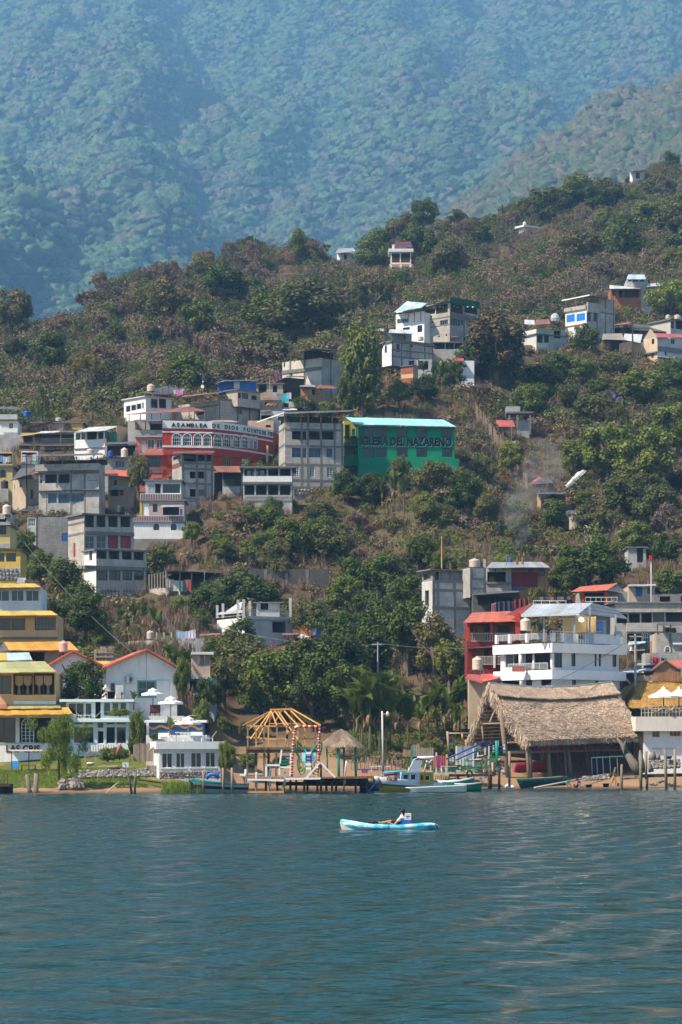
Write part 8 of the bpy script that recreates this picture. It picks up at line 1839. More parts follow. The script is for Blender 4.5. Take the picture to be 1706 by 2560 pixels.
def standing(base,H_,f,pose,mats,label,group,hair=HAIR):
 """pose: 'walk', 'squat' (bent over washing), 'lean'"""
 s=H_/1.7;fx=f
 if pose=='walk':J=dict(pelvis=(0,0,.92,.15,.8),chest=(.05*fx,0,1.25,.15,.8),neck=(.12*fx,0,1.42,.055),head=(.18*fx,0,1.56,.105),kn1=(.18*fx,-.08,.5,.075),an1=(.12*fx,-.08,.08,.045),to1=(.3*fx,-.08,.04,.04),kn2=(-.08*fx,.08,.5,.075),an2=(-.28*fx,.08,.12,.045),to2=(-.14*fx,.08,.04,.04),sh1=(.06*fx,-.2,1.34,.06),el1=(.12*fx,-.26,1.08,.045),ha1=(.34*fx,-.24,.95,.035),sh2=(.06*fx,.2,1.34,.06),el2=(.02*fx,.26,1.08,.045),ha2=(.26*fx,.24,.96,.035))
 elif pose=='squat':J=dict(pelvis=(0,0,.32,.19,.9),chest=(.26*fx,0,.62,.16,.9),neck=(.38*fx,0,.74,.055),head=(.48*fx,0,.82,.11),kn1=(.28*fx,-.14,.42,.1),an1=(.12*fx,-.14,.06,.05),to1=(.3*fx,-.14,.03,.04),kn2=(.28*fx,.14,.42,.1),an2=(.12*fx,.14,.06,.05),to2=(.3*fx,.14,.03,.04),sh1=(.3*fx,-.18,.66,.06),el1=(.45*fx,-.22,.42,.045),ha1=(.62*fx,-.16,.2,.035),sh2=(.3*fx,.18,.66,.06),el2=(.45*fx,.22,.42,.045),ha2=(.62*fx,.16,.2,.035))
 J={k:(base[0]*0+v[0]*s,v[1]*s,v[2]*s)+tuple(q*(s if i==0 else 1)for i,q in enumerate(v[3:]))for k,v in J.items()};J['_o']=base;J['_f']=(fx,0,0)
 for q in('1','2'):
  hx,hy,hz_,r=J['ha'+q];d=fx*s
  for i,(dy,L_)in enumerate(((-.03,.055),(-.01,.07),(.012,.066),(.034,.05),(.05,.035))):J['f%s%d'%(q,i)]=(hx+d*(L_ if i<4 else.01),hy+dy*s,hz_-.03*s-(L_*.5 if i<4 else.0)*s,.009)
 E=[('pelvis','chest',1),('chest','neck',1),('neck','head',0),('pelvis','kn1',2),('kn1','an1',0),('an1','to1',0),('pelvis','kn2',2),('kn2','an2',0),('an2','to2',0),('chest','sh1',1),('sh1','el1',1),('el1','ha1',0),('chest','sh2',1),('sh2','el2',1),('el2','ha2',0)]+[('ha'+q,'f%s%d'%(q,i),0)for q in '12' for i in range(5)]
 return person('person',label,J,E,mats,group,hair)
fr(1220,1860,4.612)
standing(at(X(1450),Yp(490),249.5),1.72,1,'walk',[SKIN,P((.12,.10,.05),.9),P((.62,.30,.02),.9)],'person in orange shorts bending forward along the shore','people at the shore',P((.18,.16,.15),.8))
standing(at(X(890),Yp(508),248.5),1.5,1,'squat',[SKIN,P((.02,.16,.10),.9),P((.01,.26,.13),.9)],'person in bright green squatting at the water to wash','people at the shore')
standing(at(X(1082),Yp(505),249),1.5,-1,'squat',[SKIN,P((.20,.02,.06),.9),P((.30,.18,.32),.9)],'person in maroon and lilac squatting beside wash tubs','people at the shore')
fr(600,1760,4.9);standing(at(X(575),Yp(545),236.5),1.5,1,'walk',[SKIN,P((.02,.02,.025),.9),P((.4,.3,.2),.9)],'worker in dark shirt on the timber pavilion deck',None,P((.45,.4,.33),.8))
# kayak and paddler
fr(820,1990,5.058);KY=98.6;kb=at(X(780),Yp(432),KY);kb.z=0.0;s_=KY/F/5.058
def kz(x,y):return Vector(((x-780)*s_,0,(432-y)*s_))
o=empty('kayak',kb,'sky-blue sit-on-top kayak with grey bow on the lake','kayak');rings=[]
for x_,top,half,bot in((158,300,.015,330),(185,292,.09,400),(260,305,.17,425),(360,322,.25,440),(500,345,.31,446),(700,362,.35,448),(900,362,.36,448),(1080,350,.33,446),(1220,340,.27,440),(1320,338,.19,428),(1385,358,.10,415),(1412,400,.03,412)):
 zt,zb=(432-top)*s_,(432-bot)*s_;xx=(x_-780)*s_;zs_=zb+(zt-zb)*.45
 rings.append([kb+Vector((xx,y*half,z))for y,z in((0,zb),(-.6,zb+.02),(-.95,zs_),(-1,zb+(zt-zb)*.75),(-.8,zt),(0,zt-(.06 if 480<x_<1150 else 0)),(.8,zt),(1,zb+(zt-zb)*.75),(.95,zs_),(.6,zb+.02))])
m=MB();m.tube_rings(rings);KM,n,l,p=newmat('kayak_plastic');tc=n.new('ShaderNodeTexCoord');mp=n.new('ShaderNodeMapping');l.new(tc.outputs['Object'],mp.inputs[0]);mp.inputs['Scale'].default_value=(1.2,1,4)
l.new(mixc(n,l,ramp(n,l,noise(n,l,mp.outputs[0],2.2,3,.5),[(.42,0.0),(.6,1.0)]),(.02,.42,.68),(.55,.78,.85)),p.inputs['Base Color']);p.inputs['Roughness'].default_value=.35;m.build('hull',KM,o,True)
m=MB();m.tube_rings([[kb+kz(x,y)+Vector((0,yy,0))for yy,x,y in((-h,xx,yb_),(-h*1.02,xx,yt_),(h*1.02,xx,yt_),(h,xx,yb_))]for xx,yt_,yb_,h in((153,322,338,.018),(175,338,424,.094),(240,388,440,.162),(340,438,447,.24))]);m.build('bow_scuff',P((.42,.38,.34),.6,.25,6),o)
rod([kb+kz(765,352)-Vector((0,.36,0)),kb+kz(762,400)-Vector((0,.37,0)),kb+kz(778,436)-Vector((0,.34,0))],.008,'strap',BLACKT,o,4);rod([kb+kz(1360,360)-Vector((0,.14,-.01)),kb+kz(1390,395)-Vector((0,.09,0))],.02,'stern_handle',BLACKT,o,5)
sb=empty('kayak_back_support',kb+kz(1000,350),'white and blue seat back strapped in the kayak','seat back');
for y0,y1,x0,x1,mt,nm in((300,345,940,1055,P((.02,.10,.42),.8),'lower_pad'),(218,300,965,1052,P((.62,.64,.66),.8),'upper_pad')):
 q=[kb+kz(x0,y1),kb+kz(x1,y1),kb+kz(x1,y0),kb+kz(x0+8,y0)];m=MB();m.hexa([v+Vector((0,-.19,0))for v in q]+[v+Vector((0,.19,0))for v in q]);m.build(nm,mt,sb)
m=MB();m.box(kb+kz(1010,254)-Vector((0,.196,0)),(.13,.01,.022));m.build('emblem',BLACKT,sb);m=MB();m.box(kb+kz(1005,276)-Vector((0,.196,0)),(.05,.01,.02),ry=.4);m.build('emblem',BLACKT,sb)
K=lambda x,y,yy,r,*a:(*(kz(x,y)+Vector((0,yy,0))),r,*a)
J=dict(pelvis=K(960,345,0,.125,.9),spine=K(955,300,0,.12,.85),chest=K(945,268,0,.125,.85),neck=K(938,236,0,.045),head=K(938,200,0,.088),chin=K(922,214,0,.055),sh1=K(925,272,-.16,.055),sl1=K(880,318,-.195,.045),el1=K(838,366,-.22,.038),ha1=K(765,334,-.2,.03),sh2=K(930,270,.16,.055),el2=K(850,350,.24,.038),ha2=K(740,330,.2,.03),kn1=K(800,318,-.1,.06),an1=K(660,345,-.1,.04),to1=K(630,325,-.1,.032),kn2=K(805,318,.1,.06),an2=K(665,345,.1,.04),to2=K(635,325,.1,.032))
for q,yy in(('1',-.2),('2',.2)):
 for i,(dx,dz)in enumerate(((-16,10),(-18,4),(-17,-2),(-13,-7),(4,-12))):J['f%s%d'%(q,i)]=K(765-25*(q=='2')+dx,334+dz,yy,.008)
J['_o']=kb;J['_f']=(-.93,-.3,0)
E=[('pelvis','spine',1),('spine','chest',1),('chest','neck',1),('neck','head',0),('head','chin',0),('chest','sh1',1),('sh1','sl1',1),('sl1','el1',0),('el1','ha1',0),('chest','sh2',1),('sh2','el2',0),('el2','ha2',0),('pelvis','kn1',2),('kn1','an1',0),('an1','to1',0),('pelvis','kn2',2),('kn2','an2',0),('an2','to2',0)]+[('ha'+q,'f%s%d'%(q,i),0)for q in '12' for i in range(5)]
pp=person('person','kayaker in grey shirt with dark hair sitting in the blue kayak',J,E,[SKIN,SHIRT,P((.03,.03,.05),.9)],None,HAIR)
m=MB();m.tube([kz(960,205),kz(962,235),kz(950,262)],[.035,.045,.02],7);h=m.build('ponytail',HAIR,None,True);h.parent=pp
pd=empty('paddle',kb+kz(640,335),'black-bladed paddle lying across the kayak','paddle');rod([kb+kz(620,345)-Vector((0,.24,0)),kb+kz(765,332)-Vector((0,.2,0)),kb+kz(900,318)+Vector((0,.3,0))],.014,'shaft',P((.14,.09,.04),.6),pd,6)
m=MB();m.lathe((0,0,0),[(0,-.17),(.06,-.12),(.085,0),(.07,.1),(.03,.16),(0,.17)],10);m.v=[tuple(kb+kz(575,333)+Vector((z*1.05,-.24+y*.5,x*.62)))for x,y,z in m.v];m.build('blade',BLACKT,pd,True)
m=MB();m.lathe(kb+kz(522,342)-Vector((0,.18,0)),[(0,-.05),(.06,0),(.06,.08),(0,.11)],8);tag(m.build('dry_bag',BLACKT,None,True),'small black bag on the kayak foredeck','bag')
# ------------------------------------------------------------------ vegetation
def hides(px,w,pt,pb,Y,tol=.25):
 """would something of this photo extent at depth Y cover a building behind it?"""
 for x0,x1,y0,y1,by,_ in FOOT:
  if Y<by+1 and px+w>x0 and px-w<x1 and pt<y1-tol*(y1-y0)and pb>y0:return True
 return False
def inside(x,y,r=.6):
 for _,_,_,_,by,fp in FOOT:
  if abs(by-y)>16:continue
  n_=len(fp);ok=True
  for i in range(n_):
   (ax,ay),(bx,by_)=fp[i],fp[(i+1)%n_];L_=math.hypot(bx-ax,by_-ay)or 1
   if((bx-ax)*(y-ay)-(by_-ay)*(x-ax))/L_<-r:ok=False;break
  if ok:return True
 return False
T=tree
# single trees one can point to
T(1242,764,985,180,'rust','broad rusty-brown crowned tree beside the hilltop restaurant',Y=477)
T(1232,815,985,178,'dark','dark understorey tree merging with the rusty-brown crown',Y=479)
T(905,800,1045,128,'tall','tall dense eucalyptus behind the green church')
T(868,930,1050,60,'tall','shorter bushy eucalyptus left of the tall one')
T(105,968,1062,58,'conifer','dark conifer standing behind the left rooftops',Y=440)
T(1475,1340,1510,205,'dark','large dark mango tree above the red tiled porch house',Y=326)
T(1420,1390,1500,110,'dark','dark tree at left of the large mango on right slope',Y=324)
T(1345,1460,1510,70,'olive','small olive bush-like tree beside the smoke house',Y=306)
T(1680,1420,1510,130,'dark','dark leafy tree at right edge above grey houses',Y=318)
T(209,1640,1760,128,'dark','round glossy mango tree between the two white gables',Y=246)
T(148,1788,1955,165,'willow','feathery green willow leaning over the left shore',Y=216)
T(345,1128,1222,66,'olive','thin olive tree in front of the salmon wing',Y=389)
T(1463,806,884,92,'dark','small dark round tree in front of the blue-windowed house',Y=518)
T(1680,690,800,150,'lime','bright lime-green tree at the right edge')
T(1695,610,700,110,'yellow','yellowish tree above the lime-green tree')
T(1540,960,1120,90,'sparse','thin green tree behind the lavender blossoms')
T(1532,965,1060,55,'flower','slender lavender-flowering tree on the right slope')
T(1488,1050,1110,36,'flower','smaller lavender-flowering tree left of the tall one')
T(1672,1205,1370,150,'bare','bare spreading grey tree at the right edge of the slope')
T(690,905,960,40,'pink','magenta flowering bush beside the pale terrace house',Y=448)
T(230,855,985,150,'gold','golden-leaved tree in the brown woods at left')
T(205,850,960,110,'gold','smaller golden tree left of the golden-leaved one')
T(770,700,850,240,'olive','very broad dark olive tree in the middle of the wooded slope')
T(745,572,655,56,'tall','tall narrow dark tree on the ridge line')
T(365,655,765,95,'sparse','spreading flat-topped tree on the left ridge')
T(438,622,720,60,'bare','bare forked tree standing on the left ridge')
T(520,605,740,160,'sparse','large open-crowned tree on the ridge')
T(30,720,860,125,'olive','dark leafy tree at the far left of the ridge')
T(1045,556,690,135,'dark','big dark green tree right of the stilt house',Y=716)
T(935,585,680,110,'mid','green tree left of the stilt house',Y=712)
# mango groves, each tree placed
GR='mango trees between the houses'
for i,(x,t,bs,w,k)in enumerate(((60,1322,1430,100,'dark'),(105,1372,1470,110,'dark'),(160,1395,1500,110,'mid'),(200,1450,1560,110,'dark'),(215,1478,1625,128,'dark'),(135,1490,1600,80,'dark'),(45,1380,1450,60,'mid'),(255,1560,1630,70,'mid'))):
 T(x,t,bs,w,k,('uppermost mango tree beside the pale yellow house','mango tree just right of the deep yellow house','lighter mango tree at the foot of the yard wall','mango tree under the stepped concrete block','largest rounded mango tree right of the peach house','mango tree touching the yellow-roofed white house','small light tree between the two yellow houses','low light tree beside the reed fence')[i],GR)
for i,(x,t,bs,w,k)in enumerate(((520,1452,1585,130,'dark'),(600,1420,1570,190,'dark'),(660,1440,1570,120,'olive'),(455,1490,1570,80,'mid'),(500,1520,1600,90,'dark'))):
 T(x,t,bs,w,k,('mango tree left of the baluster house','biggest round mango tree behind the baluster house','olive-topped tree right behind the baluster house','small tree below the open post deck','dark low tree at the baluster house corner')[i],GR,Y=(330,338,340,332,322)[i])
CT=(('olive',615,1590,1740,160),('mid',690,1612,1800,190),('dark',760,1590,1800,165),('dark',835,1570,1790,185),('dark',905,1550,1760,180),('dark',965,1500,1690,160),('dark',1020,1490,1690,150),('olive',1085,1530,1720,145),('mid',1125,1600,1740,100),('olive',560,1640,1770,110),('mid',655,1690,1815,120),('dark',870,1650,1830,150),('dark',780,1680,1830,130),('dark',900,1390,1510,120),('dark',960,1380,1500,130),('dark',1015,1430,1540,120),('mid',720,1285,1395,120),('mid',795,1283,1390,130),('mid',612,1258,1325,78),('dark',400,1360,1430,110),('mid',860,1440,1540,110),('olive',780,1500,1600,120),('dark',850,1520,1640,130),('mid',1050,1560,1680,110),('dark',600,1540,1640,90),('dark',520,1690,1800,80),('mid',540,1590,1700,80),('dark',930,1470,1600,130),('mid',455,1640,1760,50),('dark',340,1410,1480,80),('olive',1000,1140,1235,80),('olive',1085,1150,1250,115),('dark',1160,1180,1300,110),('dark',930,1180,1270,90),('mid',1060,1230,1320,80),('dark',870,1170,1260,90),('olive',1220,1230,1330,90),('mid',1280,1100,1200,80),('mid',1520,1050,1210,165),('mid',1620,1060,1230,180),('mid',1695,1000,1150,160),('olive',1560,1180,1300,140),('olive',1645,1210,1330,130),('olive',1490,980,1090,130),('mid',1430,1090,1190,100),('mid',1400,880,960,110),('lime',1455,888,960,100),('dark',1350,900,990,110),('mid',1600,920,1020,150),('dark',1690,890,990,130),('mid',1320,960,1050,110),('olive',1540,880,960,110),('dark',1060,930,1010,80),('mid',1000,950,1030,70),('dark',760,990,1050,80),('mid',820,1000,1050,70),('dark',1130,900,980,80),('mid',1390,1240,1330,100),('olive',1480,1260,1340,110),('mid',1590,1300,1390,110),('dark',1660,1330,1420,100),('olive',1300,1290,1370,90),('lime',1260,1380,1440,70),('mid',1110,1390,1440,80),('olive',700,1390,1450,70),('mid',480,1300,1370,60),('dark',560,1340,1410,80))
KN={'dark':'dark green','mid':'fresh green','olive':'olive green','lime':'yellow-green'}
ORD=('leftmost','second from left','third from left','fourth from left','fifth from left','sixth from left','seventh from left','eighth from left','ninth from left','tenth from left','eleventh from left','twelfth from left','thirteenth from left','fourteenth from left','fifteenth from left','sixteenth from left','seventeenth from left','eighteenth from left');seen={}
for k,x,t,bs,w in sorted(CT,key=lambda q:q[1]):
 zone='in the grove behind the pier' if bs>1590 and x<1200 else 'above the lakeside grove' if bs>1370 and x<1200 else 'on the bank below the two churches' if x<1250 and bs>1130 else 'on the right-hand hillside' if x>1250 else 'among the houses above the churches'
 i=seen.get((k,zone),0);seen[(k,zone)]=i+1;T(x,t,bs,w,k,ORD[i]+' '+KN[k]+' tree '+zone,'leafy trees '+zone)
 # dry-season woods on the upper slope
ru=random.Random(21);lab={'bare':'bare grey twiggy tree','drybrown':'brown dry-leaved tree','sparse':'thin olive open-crowned tree','olive':'olive leafy tree','dark':'dark evergreen tree','mid':'fresh green tree'}
cnt=0;tries=0;woods=[]
while cnt<142 and tries<6000:
 tries+=1;x=ru.uniform(-60,1770);Y_=ru.uniform(448,930)if ru.random()<.75 else ru.uniform(640,950)
 ymax=np.interp(x,[0,300,600,853,1100,1400,1706],[690,720,780,805,840,915,965])
 if Y_>ymax:continue
 z=hz(x,Y_);pb=HZ-(z-CH)*F/Y_
 if x<700 and pb>985-max(0,x-600)*.3 or x>=700 and x<1250 and pb>800 or x>1250 and pb>760:continue
 hm=ru.uniform(7,12.5);wm=ru.uniform(8,15);w=wm*F/Y_;pt=pb-hm*F/Y_
 if hides(x,w/2,pt,pb,Y_,.15)or inside(xat(x,Y_),Y_,2):continue
 k=ru.choices(('bare','drybrown','sparse','olive','dark','mid'),(34,26,14,10,10,6)if x<900 else(20,16,16,20,18,10))[0]
 zn=('behind the left rooftops','above the red church','above the pale terrace house','around the stilt house','above the rusty-brown tree','above the blue-windowed house')[int(np.searchsorted([350,650,900,1150,1400],x))]+(' near the ridge line' if Y_>ymax-110 else '')
 woods.append((x,pt,pb,w,k,zn,Y_));cnt+=1
seen={}
for x,pt,pb,w,k,zn,Y_ in sorted(woods):
 i=seen.get((k,zn),0);seen[(k,zn)]=i+1;T(x,pt,pb,w,k,(ORD[i]+' ' if i<len(ORD)else 'farther right ')+lab[k]+' '+zn,'dry upper woods',Y=Y_)
 # shrubby trees filling the banks below the churches and the right-hand slope
fill=[];tries=0
while len(fill)<42 and tries<5000:
 tries+=1;x=ru.uniform(440,1720);pb=ru.uniform(1230,1480)if x<1180 else ru.uniform(960,1350)
 b_=ground(x,pb);w=ru.uniform(3,6.5)*F/b_.y;h_=ru.uniform(2.5,5)*F/b_.y
 if hides(x,w/2,pb-h_,pb,b_.y,.2)or inside(b_.x,b_.y,1.5):continue
 fill.append((x,pb-h_,pb,w,ru.choices(('mid','olive','dark','sparse','drybrown'),(22,26,16,18,18))[0],('below the red church' if x<750 else 'below the green church' if x<1180 else 'right of the reed fence' if x<1400 else 'near the lime-green tree')+(' on the lower bank' if(x<1180 and pb>1360)or(x>=1180 and pb>1160)else '')))
seen={};KF=dict(KN,sparse='thin olive',drybrown='brown dry')
for x,pt,pb,w,k,zn in sorted(fill):
 i=seen.get((k,zn),0);seen[(k,zn)]=i+1;T(x,pt,pb,w,k,ORD[min(i,len(ORD)-1)]+' '+KF[k]+' shrubby tree '+zn,'shrubby trees on the banks')
 # banana plants
bn=[('in the clump behind the lamp post',((885,1705,1875),(905,1680,1880),(925,1668,1885),(950,1660,1888),(975,1672,1885),(1000,1695,1880),(940,1720,1880),(1020,1730,1875),(965,1740,1890),(900,1750,1870))),('in the thicket left of the grey pavilion',((1070,1712,1850),(1090,1700,1840),(1112,1720,1850),(1130,1705,1840),(1150,1695,1835),(1172,1690,1830),(1195,1692,1825),(1215,1700,1830),(1050,1740,1860),(1140,1750,1860),(1185,1745,1855))),('in the garden below the open post deck',((300,1510,1590),(335,1498,1580),(360,1505,1585),(385,1510,1590),(320,1530,1600),(400,1530,1600))),('right of the gabled white house',((440,1610,1720),(465,1620,1730),(425,1600,1690))),('under the green church',((985,1175,1275),(1010,1185,1285),(955,1190,1270))),('below the hilltop block',((1060,895,965),(1085,905,975),(1130,890,960),(1105,900,985),(990,890,950),(1160,905,975))),('on the terrace path',((862,1382,1478),(1330,1500,1530)))]
for zone,L_ in bn:
 for i,(x,t,bs)in enumerate(sorted(L_)):banana(x,t,bs,ORD[i]+' banana plant '+zone,'banana plants '+zone,nl=11 if bs-t>100 else 8)
for x,t,bs,Y_,lb in((305,1728,1752,245,'small spiky yucca at left beside the glass house roof'),(335,1726,1772,244,'taller spiky yucca beside the hammock'),(325,1845,1905,226,'young palm with yellow leaves in the lakeside garden'),(425,1790,1850,233,'small palm in front of the mural wall')):banana(x,t,bs,lb,'garden yuccas and palms',Y=Y_,nl=14)
for x,t,bs,w,Y_,k,lb in((342,1768,1870,48,234,'dark','creeper-covered column at the glass house corner'),(455,1640,1750,46,247.5,'dark','creeper climbing the right wall of the gabled house'),(505,1740,1835,58,238,'dark','tall dark hedge right of the mural wall'),(300,1862,1900,60,230,'dark','clipped hedge under the picket fence'),(270,1865,1905,60,230.5,'mid','lighter hedge behind the hanging chair'),(575,1855,1925,40,224,'mid','flowering shrub with orange blooms right of the bar'),(560,1845,1930,36,225,'mid','climbing plant on the posts right of the bar'),(300,1770,1792,70,239,'mid','green garland along the guest house deck'),(388,1830,1850,40,231,'dark','low shrub at the bar roof edge'),(180,1940,1962,50,215.5,'mid','low green plants at the willow foot'),(620,1880,1925,60,246,'weed','green shrub under the timber pavilion'),(700,1890,1925,60,247,'weed','green shrub right under the timber pavilion'),(1080,1850,1890,70,256,'weed','leafy weeds left of the swing frame'),(1125,1855,1890,60,256,'weed','leafy weeds behind the swing frame'),(560,1790,1830,40,262,'mid','small tree-like shrub on the bare dirt slope'),(610,1800,1840,30,262,'olive','tiny shrub at right on the bare dirt slope')):bush(x,t,bs,w,k if k!='weed' else 'mid',lb,'garden shrubs',Y=Y_,z=True)
# scrub, dry grass and lawn that nobody could count
def tuft(n,mt,h,spread):
 a=g.uniform(0,6.28,n);r=spread*np.sqrt(g.uniform(0,1,n));p=np.stack([np.cos(a)*r,np.sin(a)*r,np.zeros(n)],1);L_=h*g.uniform(.5,1.2,n)
 top=p+np.stack([g.normal(0,.22,n)*L_,g.normal(0,.22,n)*L_,L_],1);s=np.stack([np.sin(a),-np.cos(a),np.zeros(n)],1)*.022
 V=np.stack([p-s,p+s,top+s*.3,top-s*.3],1).reshape(-1,3);return np_mesh('tuft',V,np.arange(4*n).reshape(-1,4),LM[mt],g.uniform(0,1,n))
def shrubs(k,mt,n=300):
 out=[]
 for i in range(k):V,Q,R=leafcloud([(c+np.array([0,0,.35]),r)for c,r in clumps_in(g,9,.7,.45,.33,-.1)],n,.17,g);out.append(np_mesh('shrub',V,Q,LM[mt],R))
 return out
def place(N_,x0,x1,y0,y1,ok):
 P_=[]
 while len(P_)<N_:
  x=ru.uniform(x0,x1);Y_=math.sqrt(ru.uniform(y0*y0,y1*y1));z=hz(x,Y_)
  if ok(x,Y_,z):P_.append((xat(x,Y_),Y_,z))
 return P_
_hc={}
def hzf(x,Y_):
 return hz(x,Y_)
def bare_dirt(x,Y_):
 return(520<x<700 and 255<Y_<292)or(1160<x<1260 and 410<Y_<470 and abs((x-1190)-(455-Y_)*1.2)<18)or(math.sin(x*.021+Y_*.11)*math.sin(Y_*.083-x*.013)>.86)
NS=19000;xs_=nrg.uniform(-150,1850,NS*2);ys_=np.sqrt(nrg.uniform(278**2,960**2,NS*2));zs_=H(xs_,ys_);pts_=[];scs=[]
for x,Y_,z in zip(xs_,ys_,zs_):
 if len(pts_)>=NS:break
 s_=min(2.6,max(.5,ru.gauss(1.3,.6)))*(1 if Y_<450 else 1.35);pb=HZ-(z-CH)*F/Y_
 if bare_dirt(x,Y_)or inside((x-CX)/F*Y_,Y_,s_*.7+.4)or hides(x,s_*F/Y_*.7,pb-s_*F/Y_,pb,Y_,.22):continue
 pts_.append(((x-CX)/F*Y_,Y_,z-.1));scs.append(s_)
for i in range(420):
 x=ru.uniform(845,1235);Y_=ru.uniform(261,280);pts_.append((xat(x,Y_),Y_,hz(x,Y_)-.1));scs.append(ru.uniform(.4,1.1))
half=11400
scatter('hill_scrub',pts_[:half],scs[:half],shrubs(6,'cover'),'mixed green and brown scrub covering the hillside');scatter('hill_bushes',pts_[half:],scs[half:],shrubs(4,'weed')+shrubs(2,'dry'),'low green bushes filling the gaps on the hillside')
NG=22000;xs_=nrg.uniform(-100,1800,NG);ys_=nrg.uniform(262,900,NG);zs_=H(xs_,ys_)
pg=[((x-CX)/F*Y_,Y_,z-.05)for x,Y_,z in zip(xs_,ys_,zs_)if not(480<x and Y_<292)and not inside((x-CX)/F*Y_,Y_,.5)]
scatter('dry_grass',pg,nrg.uniform(.7,1.9,len(pg)),[tuft(60,'dry',.7,.5)for _ in range(3)]+[tuft(60,'rust',.6,.5)],'dry brown grass on the slope',1.0)
NL=3000;xs_=nrg.uniform(-60,470,NL);ys_=nrg.uniform(214.5,232,NL);zs_=H(xs_,ys_)
pl_=[((x-CX)/F*Y_,Y_,z-.02)for x,Y_,z in zip(xs_,ys_,zs_)if z>.38 and not(x>345 and Y_>220)]
scatter('lawn_grass',pl_,nrg.uniform(.6,1.1,len(pl_)),[tuft(40,'lime',.13,.4)for _ in range(3)],'short green lawn grass on the left bank')
rp=[(xat(x,213.2+d),213.2+d,.0)for x,d in zip(nrg.uniform(405,500,90),nrg.uniform(0,2,90))]
scatter('reeds',rp,nrg.uniform(.8,1.3,90),[tuft(12,'lime',.75,.25)for _ in range(2)],'green reeds in the shallows by the teal-bowed boat')
xs_=nrg.uniform(-150,1850,16000);ys_=np.sqrt(nrg.uniform(450**2,950**2,16000));zs_=H(xs_,ys_);pts_=[];scs=[]
for x,Y_,z in zip(xs_,ys_,zs_):
 if len(pts_)>=5200:break
 pb=HZ-(z-CH)*F/Y_;s_=ru.choice((ru.uniform(1.4,2.8),ru.uniform(2.4,4.4)));h_=s_*1.3*F/Y_
 if Y_>np.interp(x,[0,300,600,853,1100,1400,1706],[690,720,780,805,840,915,965])or pb>(985 if x<700 else 800)or inside((x-CX)/F*Y_,Y_,s_)or hides(x,s_*F/Y_,pb-h_,pb,Y_,.15):continue
 pts_.append(((x-CX)/F*Y_,Y_,z+s_*.25));scs.append(s_)
wd=[]
for mt,k in(('dry',3),('olive',2),('cover',2),('dark',1)):
 for i in range(k):V,Q,R=leafcloud([(c+np.array([0,0,.2]),r)for c,r in clumps_in(g,16,.72,.6,.3,-.3)],900,.11,g);wd.append(np_mesh('thicket',V,Q,LM[mt],R))
scatter('upper_thicket',pts_,scs,wd,'brown and olive thicket between the trees of the upper slope')
for j_,(A_,B_,n_,h_,lb)in enumerate((((1182,1030),(1277,1165),46,2.2,'long dry reed fence running down the slope right of the green church'),((1293,1180),(1318,1222),14,2.0,'short dry reed fence above the tiny red-roofed hut'),((880,1925),(1010,1925),26,1.1,'low stick fence on the sand behind the lamp post'))):
 o=empty('reed_fence',ground(*A_),lb,'fence','dry reed fences')
 for i in range(n_):
  t=i/(n_-1);p=ground(A_[0]+(B_[0]-A_[0])*t,A_[1]+(B_[1]-A_[1])*t);m=MB();m.bar(p-Vector((0,0,.3)),p+Vector((ru.uniform(-.15,.15),0,h_*ru.uniform(.8,1.15))),.13 if j_<2 else.07,.06);m.build('reed',(P((.36,.21,.12),.9,.3),REED[0],REED[2])[i%3],o)
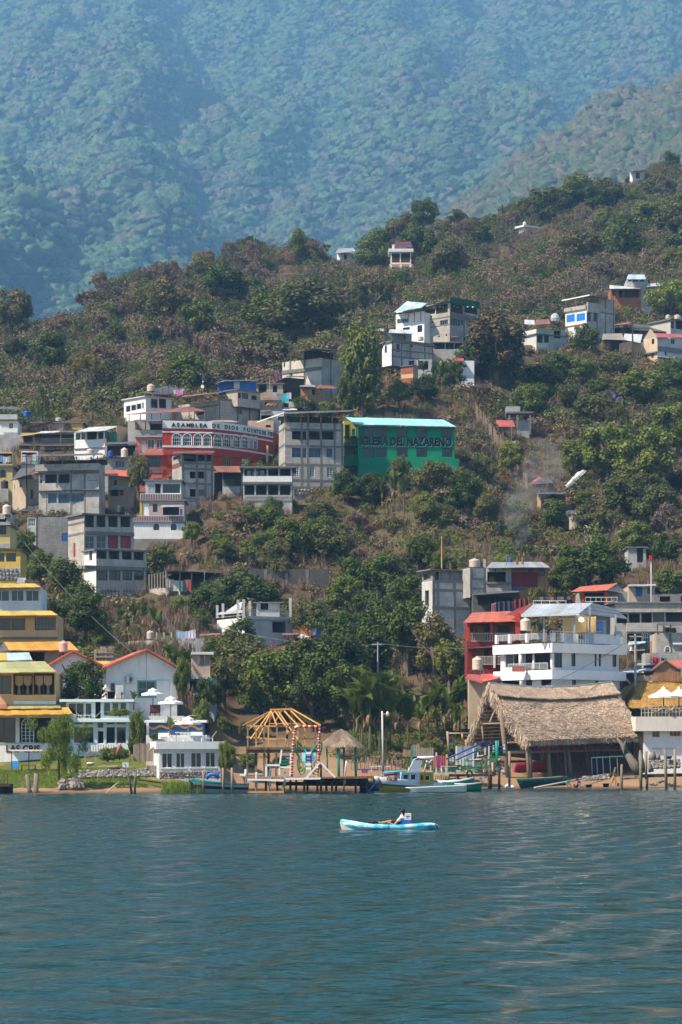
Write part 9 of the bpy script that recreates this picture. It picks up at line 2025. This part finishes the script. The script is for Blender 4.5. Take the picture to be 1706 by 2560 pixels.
  # poles, wires
fr(0,0,1)
pole(67,1135,1255,396,.12,'dark wooden utility pole beside the street at left',DARKW);pole(680,1308,1412,376,.07,'thin rust-brown pole on the bank below the gallery house',RUST,False);pole(117,1225,1300,383,.06,'thin grass-wrapped post in front of the big grey block',WOOD,False);pole(945,1605,1720,284,.10,'grey pole rising from the grove behind the pier',GREYF);pole(1105,1340,1400,330,.09,'pale bare pole on the slope above the grey block house',FRESH,False);pole(1582,770,885,519,.16,'dark utility pole in front of the right slope huts',DARKW,False);pole(675,945,1000,436,.07,'slim pole beside the dark-windowed house',P((.4,.3,.25),.8),False)
for i,(a,c,sag,lb)in enumerate(((at(67,1140,396),at(1330,1255,440),6,'long wire sagging across the slope below the churches'),(at(945,1608,284),at(1300,1610,281),1.0,'wire from the grove pole to the red house'),(at(945,1612,284),at(520,1560,300),1.5,'wire from the grove pole to the left'),(at(1589,1590,275),at(1350,1720,264),.6,'wire from the concrete pole to the pavilion'),(at(60,1355,322),at(420,1700,262),2.0,'slanting wire over the mango trees'),(at(1330,1255,440),at(1720,1225,430),2,'wire on the right hillside'))):
 m=MB();m.tube([a.lerp(c,t/14)-Vector((0,0,4*sag*t/14*(1-t/14)*.5))for t in range(15)],.03,4,False);tag(m.build('power_line',P((.12,.12,.13),.6)),lb,'wire','power lines')
 # smoke from the stove chimney
SMK=bpy.data.materials.new('wood_smoke');SMK.use_nodes=True;n=SMK.node_tree.nodes;l=SMK.node_tree.links;n.clear();out=n.new('ShaderNodeOutputMaterial');v=n.new('ShaderNodeVolumePrincipled');v.inputs['Color'].default_value=(.85,.9,.95,1);tc=n.new('ShaderNodeTexCoord')
mr=n.new('ShaderNodeMapRange');l.new(noise(n,l,tc.outputs['Object'],.55,3,.6),mr.inputs[0]);mr.inputs[1].default_value=.44;mr.inputs[2].default_value=.75;mr.inputs[3].default_value=0;mr.inputs[4].default_value=.095;l.new(mr.outputs[0],v.inputs['Density']);l.new(v.outputs[0],out.inputs['Volume'])
sp=[(1293,1398,.25),(1300,1375,.6),(1312,1345,1.1),(1300,1315,1.5),(1288,1280,1.8),(1305,1240,2.2),(1335,1205,2.6),(1362,1170,2.8),(1355,1130,2.2),(1345,1105,.8)]
m=MB();m.tube([at(x,y,321+i*1.0)for i,(x,y,r)in enumerate(sp)],[r for _,_,r in sp],12);sm=m.build('smoke',SMK,None,True);sm['kind']='stuff';sm['label']='thin wisp of wood smoke rising up the slope'
# ------------------------------------------------------------------ air
def hazebox():
 m=MB();m.box((0,4500,1298),(7600,9800,2604));o=m.build('haze',None)
 mt=bpy.data.materials.new('haze_air');mt.use_nodes=True;n=mt.node_tree.nodes;l=mt.node_tree.links
 n.clear();out=n.new('ShaderNodeOutputMaterial');v=n.new('ShaderNodeVolumePrincipled')
 v.inputs['Color'].default_value=(.25,.57,1.0,1);v.inputs['Density'].default_value=.00014;v.inputs['Anisotropy'].default_value=0.0
 l.new(v.outputs[0],out.inputs['Volume']);o.data.materials.clear();o.data.materials.append(mt);o['kind']='stuff';o['label']='thin blue haze in the air'
 return o
hazebox()
